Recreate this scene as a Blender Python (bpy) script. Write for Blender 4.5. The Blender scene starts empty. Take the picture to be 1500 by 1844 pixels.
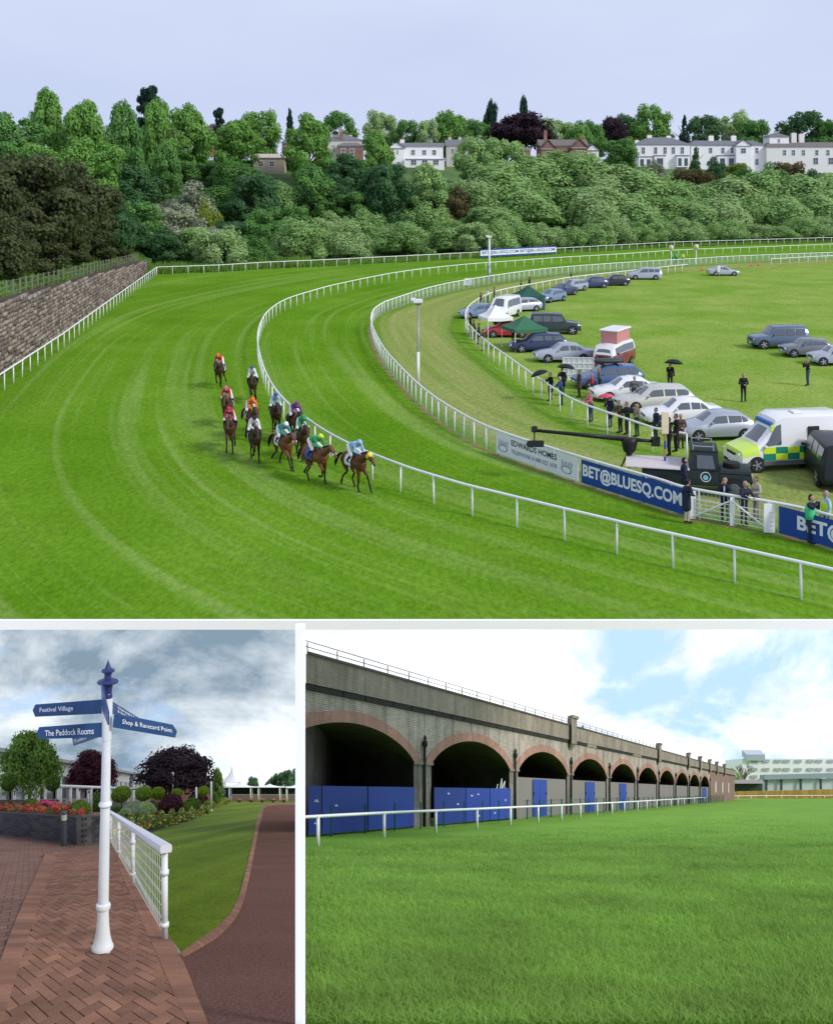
import bpy, bmesh, math, random
import numpy as np
from mathutils import Vector, Matrix
random.seed(7); RNG = np.random.default_rng(11)
SC = bpy.context.scene; COL = SC.collection
PI = math.pi; R = math.radians
# ------------------------------------------------------------------ camera, sky, sun, exposure
FOC, CX, CY = 1800.0, 750.0, 760.0
cd = bpy.data.cameras.new('camera'); cam = bpy.data.objects.new('camera', cd); COL.objects.link(cam)
cam.rotation_euler = (PI / 2, 0, 0)
cd.sensor_fit = 'VERTICAL'; cd.sensor_height = 36.0; cd.lens = 36.0 * FOC / 1844.0
cd.shift_y = (760.0 - 922.0) / 1844.0
cd.clip_start = 0.1; cd.clip_end = 4000
SC.camera = cam
SUN_DIR = Vector((0.70, -0.45, 0.56)).normalized()
w = bpy.data.worlds.new('World'); SC.world = w; w.use_nodes = True
nt = w.node_tree; nt.nodes.clear()
wo = nt.nodes.new('ShaderNodeOutputWorld'); bg = nt.nodes.new('ShaderNodeBackground')
sk = nt.nodes.new('ShaderNodeTexSky'); sk.sky_type = 'NISHITA'; sk.sun_disc = False
sk.sun_elevation = math.asin(SUN_DIR.z); sk.sun_rotation = math.atan2(SUN_DIR.x, SUN_DIR.y)
sk.air_density = 1.0; sk.dust_density = 2.0
tc = nt.nodes.new('ShaderNodeTexCoord'); mp = nt.nodes.new('ShaderNodeMapping'); mp.inputs['Scale'].default_value = (1, 1, 3.5)
nz = nt.nodes.new('ShaderNodeTexNoise'); nz.inputs['Scale'].default_value = 2.0; nz.inputs['Detail'].default_value = 4
cr = nt.nodes.new('ShaderNodeValToRGB')
cr.color_ramp.elements[0].position = 0.3; cr.color_ramp.elements[0].color = (4.7, 5.35, 7.3, 1)
cr.color_ramp.elements[1].position = 0.72; cr.color_ramp.elements[1].color = (5.7, 6.3, 8.0, 1)
mx = nt.nodes.new('ShaderNodeMix'); mx.data_type = 'RGBA'; mx.inputs['Factor'].default_value = 0.93
nt.links.new(tc.outputs['Generated'], mp.inputs['Vector']); nt.links.new(mp.outputs[0], nz.inputs['Vector'])
nt.links.new(nz.outputs['Fac'], cr.inputs[0]); nt.links.new(sk.outputs[0], mx.inputs['A']); nt.links.new(cr.outputs[0], mx.inputs['B'])
nt.links.new(mx.outputs['Result'], bg.inputs[0]); bg.inputs[1].default_value = 0.1; nt.links.new(bg.outputs[0], wo.inputs[0])
sl = bpy.data.lights.new('sun', 'SUN'); sl.energy = 2.0; sl.angle = R(12); sl.color = (1.0, 0.965, 0.9)
so = bpy.data.objects.new('sun', sl); COL.objects.link(so); so.location = (60, -40, 90)
so.rotation_euler = SUN_DIR.to_track_quat('Z', 'Y').to_euler()
vs = SC.view_settings; vs.view_transform = 'Standard'; vs.look = 'None'; vs.exposure = 0.32; vs.gamma = 1.0; vs.use_curve_mapping = False
SC.cycles.max_bounces = 6; SC.cycles.transparent_max_bounces = 8

# ------------------------------------------------------------------ the three grounds (each tilted to its image horizon by its own grade)
class Site:
    def __init__(s, yh, H): s.yh, s.H, s.k = yh, H, (CY - yh) / FOC  # k shears level ground so its horizon meets image row yh
    def at(s, x, d, h=0.0): return Vector((x, d, -s.H + s.k * d + h))
    def g(s, px, py, h=0.0):
        d = FOC * (s.H - h) / (py - s.yh); return s.at((px - CX) / FOC * d, d, h)
    def pd(s, px, d, h=0.0): return s.at((px - CX) / FOC * d, d, h)
    def hy(s, py, d): return (s.yh - py) * d / FOC + s.H        # height of the point seen at row py at distance d
S1 = Site(330, 13.5); S2 = Site(1432, 1.4); S3 = Site(1428, 1.7)

# ------------------------------------------------------------------ helpers
def srgb(r, g, b):
    f = lambda c: (c / 255 / 12.92) if c / 255 <= 0.04045 else ((c / 255 + 0.055) / 1.055) ** 2.4
    return (f(r), f(g), f(b))
MATS = {}
def newmat(name):
    m = bpy.data.materials.new(name); m.use_nodes = True; MATS[name] = m
    t = m.node_tree; b = t.nodes['Principled BSDF']; return m, t, b
def N(t, typ, **kw):
    n = t.nodes.new(typ)
    for k, v in kw.items():
        if k.startswith('i_'):
            key = k[2:]; n.inputs[int(key) if key.isdigit() else key.replace('_', ' ')].default_value = v
        else: setattr(n, k, v)
    return n
def L(t, a, b): t.links.new(a, b)
def ramp(t, fac, stops):
    r = t.nodes.new('ShaderNodeValToRGB'); e = r.color_ramp.elements
    while len(e) < len(stops): e.new(0.5)
    for i, (p, c) in enumerate(stops): e[i].position = p; e[i].color = (*c[:3], 1)
    L(t, fac, r.inputs[0]); return r.outputs[0]
def mixc(t, f, a, b, blend='MIX'):
    m = N(t, 'ShaderNodeMix', data_type='RGBA', blend_type=blend)
    for s, v in (('Factor', f), ('A', a), ('B', b)):
        if hasattr(v, 'is_linked') or hasattr(v, 'links'): L(t, v, m.inputs[s])
        else: m.inputs[s].default_value = v if s == 'Factor' else (*v[:3], 1)
    return m.outputs['Result']
def noise(t, scale, detail=4, rough=0.55, vec=None, dist=0.0):
    n = N(t, 'ShaderNodeTexNoise'); n.inputs['Scale'].default_value = scale; n.inputs['Detail'].default_value = detail
    n.inputs['Roughness'].default_value = rough; n.inputs['Distortion'].default_value = dist
    if vec is None: vec = N(t, 'ShaderNodeTexCoord').outputs['Object']
    L(t, vec, n.inputs['Vector']); return n.outputs['Fac']
def bumpn(t, b, fac, strength, dist=0.02):
    n = N(t, 'ShaderNodeBump'); n.inputs['Strength'].default_value = strength; n.inputs['Distance'].default_value = dist
    L(t, fac, n.inputs['Height']); L(t, n.outputs[0], b.inputs['Normal'])
def M(name, col, rough=0.6, var=0.12, scale=4.0, bump=0.0, bscale=30.0, metal=0.0, spec=0.3, coat=0.0):
    if name in MATS: return MATS[name]
    m, t, b = newmat(name)
    c = mixc(t, noise(t, scale), [x * (1 - var) for x in col], [min(1, x * (1 + var)) for x in col])
    L(t, c, b.inputs['Base Color']); b.inputs['Roughness'].default_value = rough; b.inputs['Metallic'].default_value = metal
    b.inputs['Specular IOR Level'].default_value = spec; b.inputs['Coat Weight'].default_value = coat; b.inputs['Coat Roughness'].default_value = 0.08
    if bump: bumpn(t, b, noise(t, bscale), bump)
    return m
def leafmat(name, col, var=0.45, scale=0.35, tip=None):
    """leaves: broad clump-to-clump change of hue plus fine leaf-to-leaf change, a little light passing through"""
    m, t, b = newmat(name)
    lo = [x * (1 - var) for x in col]; hi = [x * (1 + var) for x in col]
    c1 = mixc(t, ramp(t, noise(t, scale, 3), [(0.3, (0, 0, 0)), (0.7, (1, 1, 1))]), lo, hi)
    g = N(t, 'ShaderNodeNewGeometry')
    c2 = mixc(t, g.outputs['Random Per Island'], c1, tip or [x * 1.25 for x in col]); c2 = mixc(t, 0.55, c1, c2)
    tr = N(t, 'ShaderNodeBsdfTranslucent'); L(t, c2, tr.inputs[0]); L(t, c2, b.inputs['Base Color'])
    b.inputs['Roughness'].default_value = 0.65; b.inputs['Specular IOR Level'].default_value = 0.2
    ms = N(t, 'ShaderNodeMixShader'); ms.inputs[0].default_value = 0.38
    L(t, b.outputs[0], ms.inputs[1]); L(t, tr.outputs[0], ms.inputs[2]); L(t, ms.outputs[0], t.nodes['Material Output'].inputs[0])
    return m
def brickmat(name, c1, c2, mortar, a, bv, bw=0.225, bh=0.075, stain=0.35, msize=0.012, rough=0.85, soot=None):
    """bricks laid along direction a with height read along bv"""
    m, t, b = newmat(name)
    P = N(t, 'ShaderNodeTexCoord').outputs['Object']
    def dot(v):
        n = N(t, 'ShaderNodeVectorMath', operation='DOT_PRODUCT'); L(t, P, n.inputs[0]); n.inputs[1].default_value = v; return n.outputs['Value']
    cx = N(t, 'ShaderNodeCombineXYZ'); L(t, dot(a), cx.inputs[0]); L(t, dot(bv), cx.inputs[1])
    br = N(t, 'ShaderNodeTexBrick'); L(t, cx.outputs[0], br.inputs['Vector']); br.inputs['Scale'].default_value = 1.0
    br.inputs['Brick Width'].default_value = bw; br.inputs['Row Height'].default_value = bh; br.inputs['Mortar Size'].default_value = msize
    br.inputs['Color1'].default_value = (*c1, 1); br.inputs['Color2'].default_value = (*c2, 1); br.inputs['Mortar'].default_value = (*mortar, 1); br.inputs['Bias'].default_value = -0.1
    st = ramp(t, noise(t, 0.45, 6, 0.65), [(0.3, (1 - stain,) * 3), (0.7, (1.15,) * 3)])
    c = mixc(t, 1.0, br.outputs['Color'], st, 'MULTIPLY')
    if soot:
        mpn = N(t, 'ShaderNodeMapping'); L(t, cx.outputs[0], mpn.inputs['Vector']); mpn.inputs['Scale'].default_value = (1.6, 0.12, 1)
        c = mixc(t, ramp(t, noise(t, 1.0, 5, 0.6, mpn.outputs[0]), [(0.5, (0, 0, 0)), (0.72, (0.7, 0.7, 0.7))]), c, soot)
    L(t, c, b.inputs['Base Color']); b.inputs['Roughness'].default_value = rough; b.inputs['Specular IOR Level'].default_value = 0.15
    bumpn(t, b, br.outputs['Fac'], -0.4, 0.01)
    return m

def mesh_obj(name, me, mats, parent=None, loc=None):
    o = bpy.data.objects.new(name, me); COL.objects.link(o)
    if mats is not None:
        for m in (mats if isinstance(mats, (list, tuple)) else [mats]): me.materials.append(m)
    if parent is not None: o.parent = parent
    if loc is not None: o.location = loc
    return o
def inst(name, me, parent=None, loc=None, rot=None, scale=None, mat=None):
    """another object on the same mesh data"""
    o = bpy.data.objects.new(name, me); COL.objects.link(o); o.parent = parent
    if loc is not None: o.location = loc
    if rot is not None: o.rotation_euler = rot
    if scale is not None: o.scale = scale
    if mat is not None:
        o.material_slots[0].link = 'OBJECT'; o.material_slots[0].material = mat
    return o
class MB:
    def __init__(s): s.v, s.f, s.m = [], [], []
    def add(s, vs, fs, mi=0):
        o = len(s.v); s.v += [Vector(p) for p in vs]; s.f += [[i + o for i in f] for f in fs]; s.m += [mi] * len(fs); return s
    def quad(s, a, b, c, d, mi=0): return s.add([a, b, c, d], [[0, 1, 2, 3]], mi)
    def box(s, c, size, mi=0, rot=None, taper=1.0, bev=0.0):
        hx, hy, hz = [q / 2 for q in size]; c = Vector(c)
        if bev:
            pts = []
            for z, sh in ((-hz, bev), (-hz + bev, 0), (hz - bev, 0), (hz, bev)):
                tp = 1 if z < 0 else taper
                for x, y in ((-1, -1), (1, -1), (1, 1), (-1, 1)): pts.append(Vector((x * (hx * tp - sh), y * (hy * tp - sh), z)))
            fs = [[3, 2, 1, 0], [12, 13, 14, 15]] + [[r * 4 + i, r * 4 + (i + 1) % 4, r * 4 + 4 + (i + 1) % 4, r * 4 + 4 + i] for r in range(3) for i in range(4)]
        else:
            pts = [Vector((x * hx * (taper if z > 0 else 1), y * hy * (taper if z > 0 else 1), z * hz)) for z in (-1, 1) for x, y in ((-1, -1), (1, -1), (1, 1), (-1, 1))]
            fs = [[3, 2, 1, 0], [4, 5, 6, 7], [0, 1, 5, 4], [1, 2, 6, 5], [2, 3, 7, 6], [3, 0, 4, 7]]
        if rot is not None: pts = [rot @ p for p in pts]
        return s.add([p + c for p in pts], fs, mi)
    def tube(s, pts, rad, n=8, mi=0, cap=True):
        pts = [Vector(p) for p in pts]; rr = rad if isinstance(rad, (list, tuple)) else [rad] * len(pts); o = len(s.v); up = None
        for i, p in enumerate(pts):
            d = (pts[min(i + 1, len(pts) - 1)] - pts[max(i - 1, 0)]); d = d.normalized() if d.length > 1e-9 else Vector((0, 0, 1))
            if up is None: up = Vector((0, 0, 1)) if abs(d.z) < 0.9 else Vector((0, 1, 0))
            a = d.cross(up).normalized(); b = a.cross(d)
            for j in range(n):
                q = 2 * PI * j / n; s.v.append(p + (a * math.cos(q) + b * math.sin(q)) * rr[i])
        for i in range(len(pts) - 1):
            for j in range(n):
                s.f.append([o + i * n + j, o + i * n + (j + 1) % n, o + (i + 1) * n + (j + 1) % n, o + (i + 1) * n + j]); s.m.append(mi)
        if cap:
            s.f.append([o + j for j in range(n)][::-1]); s.f.append([o + (len(pts) - 1) * n + j for j in range(n)]); s.m += [mi, mi]
        return s
    def lathe(s, prof, n=16, c=(0, 0, 0), mi=0, axis=None):
        """prof: (radius, height) pairs going up"""
        q = axis or Matrix.Identity(3); c = Vector(c); o = len(s.v)
        for r, h in prof:
            for j in range(n):
                a = 2 * PI * j / n; s.v.append(c + q @ Vector((r * math.cos(a), r * math.sin(a), h)))
        for i in range(len(prof) - 1):
            for j in range(n):
                s.f.append([o + i * n + j, o + i * n + (j + 1) % n, o + (i + 1) * n + (j + 1) % n, o + (i + 1) * n + j]); s.m.append(mi)
        s.f.append([o + j for j in range(n)][::-1]); s.f.append([o + (len(prof) - 1) * n + j for j in range(n)]); s.m += [mi, mi]
        return s
    def prism(s, poly, back, mi=0):
        n = len(poly); b = Vector(back); pts = [Vector(p) for p in poly] + [Vector(p) + b for p in poly]
        fs = [list(range(n)), list(range(n, 2 * n))[::-1]] + [[i, i + n, (i + 1) % n + n, (i + 1) % n] for i in range(n)]
        return s.add(pts, fs, mi)
    def grid(s, rows, mi=0):
        o = len(s.v); m = len(rows[0])
        for r in rows: s.v += [Vector(p) for p in r]
        for i in range(len(rows) - 1):
            for j in range(m - 1): s.f.append([o + i * m + j, o + i * m + j + 1, o + (i + 1) * m + j + 1, o + (i + 1) * m + j]); s.m.append(mi)
        return s
    def xf(s, mat, start=0):
        for i in range(start, len(s.v)): s.v[i] = mat @ s.v[i]
        return s
    def mesh(s, name, smooth=False, sub=None, grade=None):
        """sub: a point subtracted; grade: (heading, slope) turns about Z, then follows the ground's slope"""
        vs = s.v
        if sub is not None: vs = [p - sub for p in vs]
        if grade is not None:
            q = Matrix.Rotation(grade[0], 3, 'Z'); vs = [q @ p for p in vs]; vs = [Vector((p.x, p.y, p.z + grade[1] * p.y)) for p in vs]
        me = bpy.data.meshes.new(name); me.from_pydata([tuple(p) for p in vs], [], s.f)
        if any(s.m): me.polygons.foreach_set('material_index', s.m)
        if smooth:
            me.polygons.foreach_set('use_smooth', [True] * len(me.polygons))
            if smooth is not True: me.set_sharp_from_angle(angle=R(smooth))
        me.update(); return me
    def build(s, name, mats, parent=None, smooth=False, sub=None, grade=None, loc=None):
        return mesh_obj(name, s.mesh(name, smooth, sub, grade), mats, parent, loc)
def quads(name, V, smooth=False):
    """V: (n,4,3) array -> one mesh of loose quads"""
    n = len(V); me = bpy.data.meshes.new(name); me.vertices.add(n * 4); me.vertices.foreach_set('co', V.reshape(-1).astype(np.float32))
    me.loops.add(n * 4); me.loops.foreach_set('vertex_index', np.arange(n * 4, dtype=np.int32)); me.polygons.add(n)
    me.polygons.foreach_set('loop_start', np.arange(0, n * 4, 4, dtype=np.int32)); me.polygons.foreach_set('loop_total', np.full(n, 4, dtype=np.int32))
    me.update(calc_edges=True); return me
def empty(name, loc=(0, 0, 0), rot=(0, 0, 0)):
    o = bpy.data.objects.new(name, None); COL.objects.link(o); o.location = loc; o.rotation_euler = rot; o.empty_display_size = 0.2; return o
def tag(o, label, cat, group=None, kind=None):
    if label: o['label'] = label
    if cat: o['category'] = cat
    if group: o['group'] = group
    if kind: o['kind'] = kind
    return o
def thing(name, label, cat, loc=(0, 0, 0), rot=(0, 0, 0), group=None): return tag(empty(name, loc, rot), label, cat, group)
def struct(o): o['kind'] = 'structure'; return o
def stuffo(o): o['kind'] = 'stuff'; return o
def text_mesh(body, width, height, depth=0.006, bold=0.0):
    """flat lettering filling width x height, in the XZ plane from the origin, facing -Y"""
    c = bpy.data.curves.new('t', 'FONT'); c.body = body; c.size = 1; c.extrude = 0.0; c.offset = bold; c.resolution_u = 3
    o = bpy.data.objects.new('t', c); COL.objects.link(o); dg = bpy.context.evaluated_depsgraph_get(); dg.update()
    me = bpy.data.meshes.new_from_object(o.evaluated_get(dg)); bpy.data.objects.remove(o); bpy.data.curves.remove(c)
    vs = [v.co.copy() for v in me.vertices]; fs = [list(p.vertices) for p in me.polygons]; bpy.data.meshes.remove(me)
    x0 = min(v.x for v in vs); x1 = max(v.x for v in vs); y0 = min(v.y for v in vs); y1 = max(v.y for v in vs)
    return [Vector(((v.x - x0) / (x1 - x0) * width, -depth, (v.y - y0) / (y1 - y0) * height)) for v in vs], fs
def lettering(name, body, A, B, h0, h1, mat, parent, sub, up, off, bold=0.0, u0=0.0, u1=1.0):
    """letters on a board whose foot runs A to B; h0..h1 is the height range of the letters, off lifts them off the face"""
    vs, fs = text_mesh(body, 1, 1, 0, bold); A = Vector(A); D = Vector(B) - A
    m = MB(); m.add([A + D * (u0 + (u1 - u0) * v.x) + up * (h0 + (h1 - h0) * v.z) + off for v in vs], fs)
    return m.build(name, mat, parent, sub=sub)
def smoothstep(a, b, x): t = np.clip((x - a) / (b - a), 0, 1); return t * t * (3 - 2 * t)
def resample(pts, step):
    out = [pts[0]]; acc = 0.0
    for a, b in zip(pts, pts[1:]):
        l = (b - a).length; pos = step - acc
        while pos <= l: out.append(a.lerp(b, pos / l)); pos += step
        acc = (acc + l) % step
    return out
def spline(pts, n=6):
    """Catmull-Rom through Vectors"""
    P = [pts[0] * 2 - pts[1]] + pts + [pts[-1] * 2 - pts[-2]]; out = []
    for i in range(1, len(P) - 2):
        a, b, c, d = P[i - 1:i + 3]
        for j in range(n):
            t = j / n; out.append(0.5 * ((2 * b) + (c - a) * t + (2 * a - 5 * b + 4 * c - d) * t * t + (3 * b - a - 3 * c + d) * t ** 3))
    return out + [pts[-1]]
# ------------------------------------------------------------------ common materials
WHITE = M('white_paint', (0.78, 0.78, 0.76), 0.45, 0.05, 2.0)
RAILW = M('rail_white', (0.80, 0.81, 0.80), 0.4, 0.05, 0.7)
BLACK = M('black_plastic', (0.015, 0.015, 0.016), 0.5, 0.2)
GLASS = M('car_glass', (0.07, 0.085, 0.095), 0.06, 0.3, 1.0, spec=1.0, coat=0.5)
TYRE = M('tyre', (0.02, 0.02, 0.021), 0.8, 0.2)
RIM = M('rim', (0.5, 0.51, 0.53), 0.3, 0.1, metal=0.7)
CHROME = M('bright_metal', (0.6, 0.6, 0.62), 0.25, 0.05, metal=0.9)
GREYM = M('grey_metal', (0.33, 0.35, 0.37), 0.45, 0.1, metal=0.4)
REDL = M('red_lens', (0.4, 0.02, 0.02), 0.2, 0.1)
LAMPG = M('lamp_glass', (0.7, 0.72, 0.74), 0.12, 0.1, spec=0.7)
BLUEB = M('board_blue', srgb(22, 66, 140), 0.45, 0.06, 1.0)
WHITEB = M('board_white', (0.74, 0.76, 0.78), 0.5, 0.05, 1.0)
BARK = M('bark', (0.09, 0.065, 0.045), 0.9, 0.35, 3.0, 0.5, 12)
# ================================================================== RACECOURSE: ground, dividing strip, rails
def rail_line(pts, h, site=S1): return [site.g(x, y, h) - Vector((0, 0, h)) for x, y in pts]
LEFT_T = [(-70, 720), (17, 664), (112, 602), (196, 542), (283, 481)]
FAR_T = [(283, 481), (400, 477), (480, 472), (600, 467), (722, 461), (861, 454), (1001, 447), (1205, 436), (1483, 428), (1570, 426)]
R1_T = [(1570, 1043), (1484, 1022), (1272, 975), (1168, 952), (1080, 931), (1020, 917), (950, 900), (893, 886), (840, 873), (785, 857), (737, 842), (673, 818), (632, 800), (590, 778), (555, 755), (520, 727), (495, 699), (478, 668), (468, 637), (464, 610), (467, 588), (477, 567), (494, 551), (517, 538), (560, 524), (619, 509), (723, 489), (827, 477), (931, 469), (1000, 464), (1119, 457), (1223, 450), (1327, 446), (1483, 440), (1570, 437)]
R2_T = [(1570, 950), (1484, 925), (1400, 906), (1245, 880), (1180, 861), (1043, 822), (894, 774), (820, 738), (765, 701), (722, 661), (692, 627), (674, 595), (668, 572), (674, 556), (690, 545), (705, 539), (775, 517), (844, 503), (931, 490), (1000, 482), (1119, 473), (1243, 466), (1327, 461), (1483, 455), (1570, 452)]
R3_T = [(1236, 781), (1183, 772), (1140, 758), (1043, 724), (988, 693), (916, 643), (868, 608), (842, 581), (838, 566), (844, 551), (868, 534), (902, 522), (964, 510), (1036, 498), (1108, 490), (1170, 483), (1238, 476)]
LEFTG = rail_line(LEFT_T, 1.2); FARG = rail_line(FAR_T, 1.2)
R1G = spline(rail_line(R1_T, 1.2), 5); R2G = spline(rail_line(R2_T, 1.2), 5); R3G = spline(rail_line(R3_T, 1.2), 5)
def onplane(P): return Vector((P.x, P.y, S1.at(P.x, P.y).z))
R1G = [onplane(p) for p in R1G]; R2G = [onplane(p) for p in R2G]; R3G = [onplane(p) for p in R3G]
_c = sorted([(750 + 1800 * p.x / p.y, p.y) for p in LEFTG + FARG[1:]])
def rail_d(px): return float(np.interp(px, [a for a, b in _c], [b for a, b in _c]))
WALLTOP = lambda px: 549.7 - 0.293 * px + (0 if px < 255 else 0)
_rd = Vector((LEFTG[-1].x - LEFTG[0].x, LEFTG[-1].y - LEFTG[0].y, 0)).normalized()
def wall_off(px, perp):
    """how far along the ray of column px one goes to stand perp metres behind the straight rail"""
    q = Vector(((px - CX) / FOC, 1, 0)).normalized(); return perp / abs(q.x * _rd.y - q.y * _rd.x)
def wall_h(px, d=None):
    if px >= 283: return 0.0
    d = d or rail_d(px) + wall_off(px, 1.7); return max(0.4, S1.hy(WALLTOP(px), d))
def hill_h(px, d):
    if px < 283:
        s = d - rail_d(px) - wall_off(px, 2.3); return wall_h(px) + 17 * float(smoothstep(0, 150, s)) * (1 - 0.2 * (283 - px) / 283)
    s = d - rail_d(px) - 8
    return 19 * float(smoothstep(14, 115, s)) + 4 * float(smoothstep(110, 260, s))
def hill(px, d): return S1.pd(px, d, hill_h(px, d))
D0 = FOC * 13.5 / (1115 - 330)
# --- turf
cols = np.linspace(-75, 1575, 290); V = []; nr = 230
for i in range(nr):
    u = i / (nr - 1); row = []
    for px in cols:
        d1 = rail_d(px) + 9; d = 1 / ((1 - u) / D0 + u / d1); row.append(S1.pd(px, d))
    V.append(row)
mb = MB().grid(V); me = mb.mesh('turf', True)
P = np.array([(v.x, v.y) for v in mb.v])
def inpoly(P, poly):
    x, y = P[:, 0], P[:, 1]; c = np.zeros(len(P), bool); n = len(poly)
    for i in range(n):
        x0, y0 = poly[i]; x1, y1 = poly[(i + 1) % n]
        if y0 == y1: continue
        m = ((y0 > y) != (y1 > y)) & (x < (x1 - x0) * (y - y0) / (y1 - y0) + x0); c ^= m
    return c
def pdist(P, line):
    best = np.full(len(P), 1e9)
    for a, b in zip(line, line[1:]):
        a = np.array(a); b = np.array(b); ab = b - a; t = np.clip(((P - a) @ ab) / (ab @ ab), 0, 1)
        best = np.minimum(best, np.hypot(*(P - a - t[:, None] * ab).T))
    return best
xy = lambda G: [(p.x, p.y) for p in G]
r3poly = [tuple(S1.g(1600, 880)[:2])] + [tuple(S1.g(1330, 812)[:2])] + xy(R3G)[::2] + [tuple(S1.g(1600, 468)[:2])]
r2poly = xy(R2G)[::2]; r1poly = xy(R1G)[::2]
in3 = inpoly(P, r3poly); in2 = inpoly(P, r2poly); in1 = inpoly(P, r1poly)
d3 = pdist(P, xy(R3G)[::2]); d2 = pdist(P, xy(R2G)[::2]); d1 = pdist(P, xy(R1G)[::2])
sg = lambda inside, d: np.where(inside, d, -d)
infield = smoothstep(-0.6, 0.9, sg(in3, d3)); strip = smoothstep(0.1, 1.6, sg(in2, d2)) * (1 - infield) * smoothstep(0.5, 3.0, d3)
lane = np.where(in1, 0.5 + d1 / 200, 0.5 - d1 / 200)
ca = me.color_attributes.new('zone', 'FLOAT_COLOR', 'POINT')
ca.data.foreach_set('color', np.stack([strip, infield, lane, np.ones(len(P))], 1).astype(np.float32).reshape(-1))
m, t, b = newmat('racecourse_turf')
at = N(t, 'ShaderNodeAttribute', attribute_name='zone'); sp = N(t, 'ShaderNodeSeparateColor'); L(t, at.outputs['Color'], sp.inputs[0])
ob = N(t, 'ShaderNodeTexCoord').outputs['Object']; ox = N(t, 'ShaderNodeSeparateXYZ'); L(t, ob, ox.inputs[0])
def lanevec(a, bb):
    c = N(t, 'ShaderNodeCombineXYZ'); q = N(t, 'ShaderNodeMath', operation='MULTIPLY', i_1=a); L(t, sp.outputs[2], q.inputs[0]); L(t, q.outputs[0], c.inputs[0])
    q2 = N(t, 'ShaderNodeMath', operation='MULTIPLY', i_1=bb); L(t, ox.outputs[1], q2.inputs[0]); L(t, q2.outputs[0], c.inputs[1]); return c.outputs[0]
g0 = mixc(t, ramp(t, noise(t, 0.10, 5, 0.6, ob), [(0.35, (0, 0, 0)), (0.65, (1, 1, 1))]), (0.098, 0.232, 0.010), (0.148, 0.300, 0.022))
g1 = mixc(t, ramp(t, noise(t, 1.0, 2, 0.6, lanevec(150, 0.012)), [(0.52, (0, 0, 0)), (0.63, (0.46, 0.46, 0.46))]), g0, (0.27, 0.385, 0.10))
g1 = mixc(t, ramp(t, noise(t, 1.0, 3, 0.7, lanevec(520, 0.02)), [(0.55, (0, 0, 0)), (0.68, (0.26, 0.26, 0.26))]), g1, (0.27, 0.385, 0.11))
g1 = mixc(t, ramp(t, noise(t, 0.35, 6, 0.7, ob), [(0.5, (0, 0, 0)), (0.72, (0.4, 0.4, 0.4))]), g1, (0.155, 0.235, 0.03))
g1 = mixc(t, ramp(t, noise(t, 1.0, 1, 0.5, lanevec(38, 0.02)), [(0.35, (0.30, 0.30, 0.30)), (0.6, (0, 0, 0))]), g1, (0.072, 0.190, 0.007))
ks = mixc(t, ramp(t, noise(t, 1.0, 3, 0.6, lanevec(190, 0.03)), [(0.35, (0, 0, 0)), (0.7, (1, 1, 1))]), (0.20, 0.285, 0.060), (0.34, 0.355, 0.125))
kn = mixc(t, ramp(t, noise(t, 0.16, 6, 0.65, ob), [(0.35, (0, 0, 0)), (0.65, (1, 1, 1))]), (0.165, 0.305, 0.035), (0.285, 0.375, 0.085))
c = mixc(t, sp.outputs[0], g1, ks); c = mixc(t, sp.outputs[1], c, kn)
sc2 = N(t, 'ShaderNodeMapping'); L(t, ob, sc2.inputs['Vector']); sc2.inputs['Scale'].default_value = (1, 0.45, 1)
fine = noise(t, 5.5, 5, 0.75, sc2.outputs[0]); c = mixc(t, 1.0, c, ramp(t, fine, [(0.25, (0.60, 0.62, 0.56)), (0.75, (1.34, 1.30, 1.40))]), 'MULTIPLY')
L(t, c, b.inputs['Base Color']); b.inputs['Roughness'].default_value = 0.9; b.inputs['Specular IOR Level'].default_value = 0.0
bumpn(t, b, fine, 0.5, 0.12)
struct(mesh_obj('turf', me, m))
# --- white strip dividing the course from the two lower scenes, built as a kerb
ke = MB(); a = S1.pd(-75, D0); bb = S1.pd(1575, D0)
ke.prism([a + Vector((0, 0, 0.004)), a + Vector((0, 0, -0.275)), bb + Vector((0, 0, -0.275)), bb + Vector((0, 0, 0.004))], Vector((0, -0.25, 0)))
tag(ke.build('terrace_kerb', M('white_concrete', (0.96, 0.94, 0.87), 0.7, 0.02, 1.5, spec=0.0)), 'long white concrete kerb closing the near end of the racecourse', 'kerb')
# --- hillside beyond the course
m, t, b = newmat('hill_ground')
c = mixc(t, ramp(t, noise(t, 0.12, 5), [(0.35, (0, 0, 0)), (0.65, (1, 1, 1))]), (0.045, 0.09, 0.018), (0.085, 0.17, 0.03))
L(t, c, b.inputs['Base Color']); b.inputs['Roughness'].default_value = 1.0; bumpn(t, b, noise(t, 1.5), 0.6, 0.3)
hm = MB(); ss = [0, 1.0, 3, 6, 10, 15, 22, 30, 40, 52, 66, 82, 100, 120, 150, 190, 240, 320]
hm.grid([[hill(px, rail_d(px) + (8.6 if px > 283 else wall_off(px, 2.6))) - Vector((0, 0, 5)) for px in np.linspace(-75, 1575, 140)]] + [[hill(px, rail_d(px) + (8.6 if px > 283 else wall_off(px, 2.3)) + s) - Vector((0, 0, 0.05)) for px in np.linspace(-75, 1575, 140)] for s in ss])
struct(hm.build('hillside', m, smooth=True))
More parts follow.
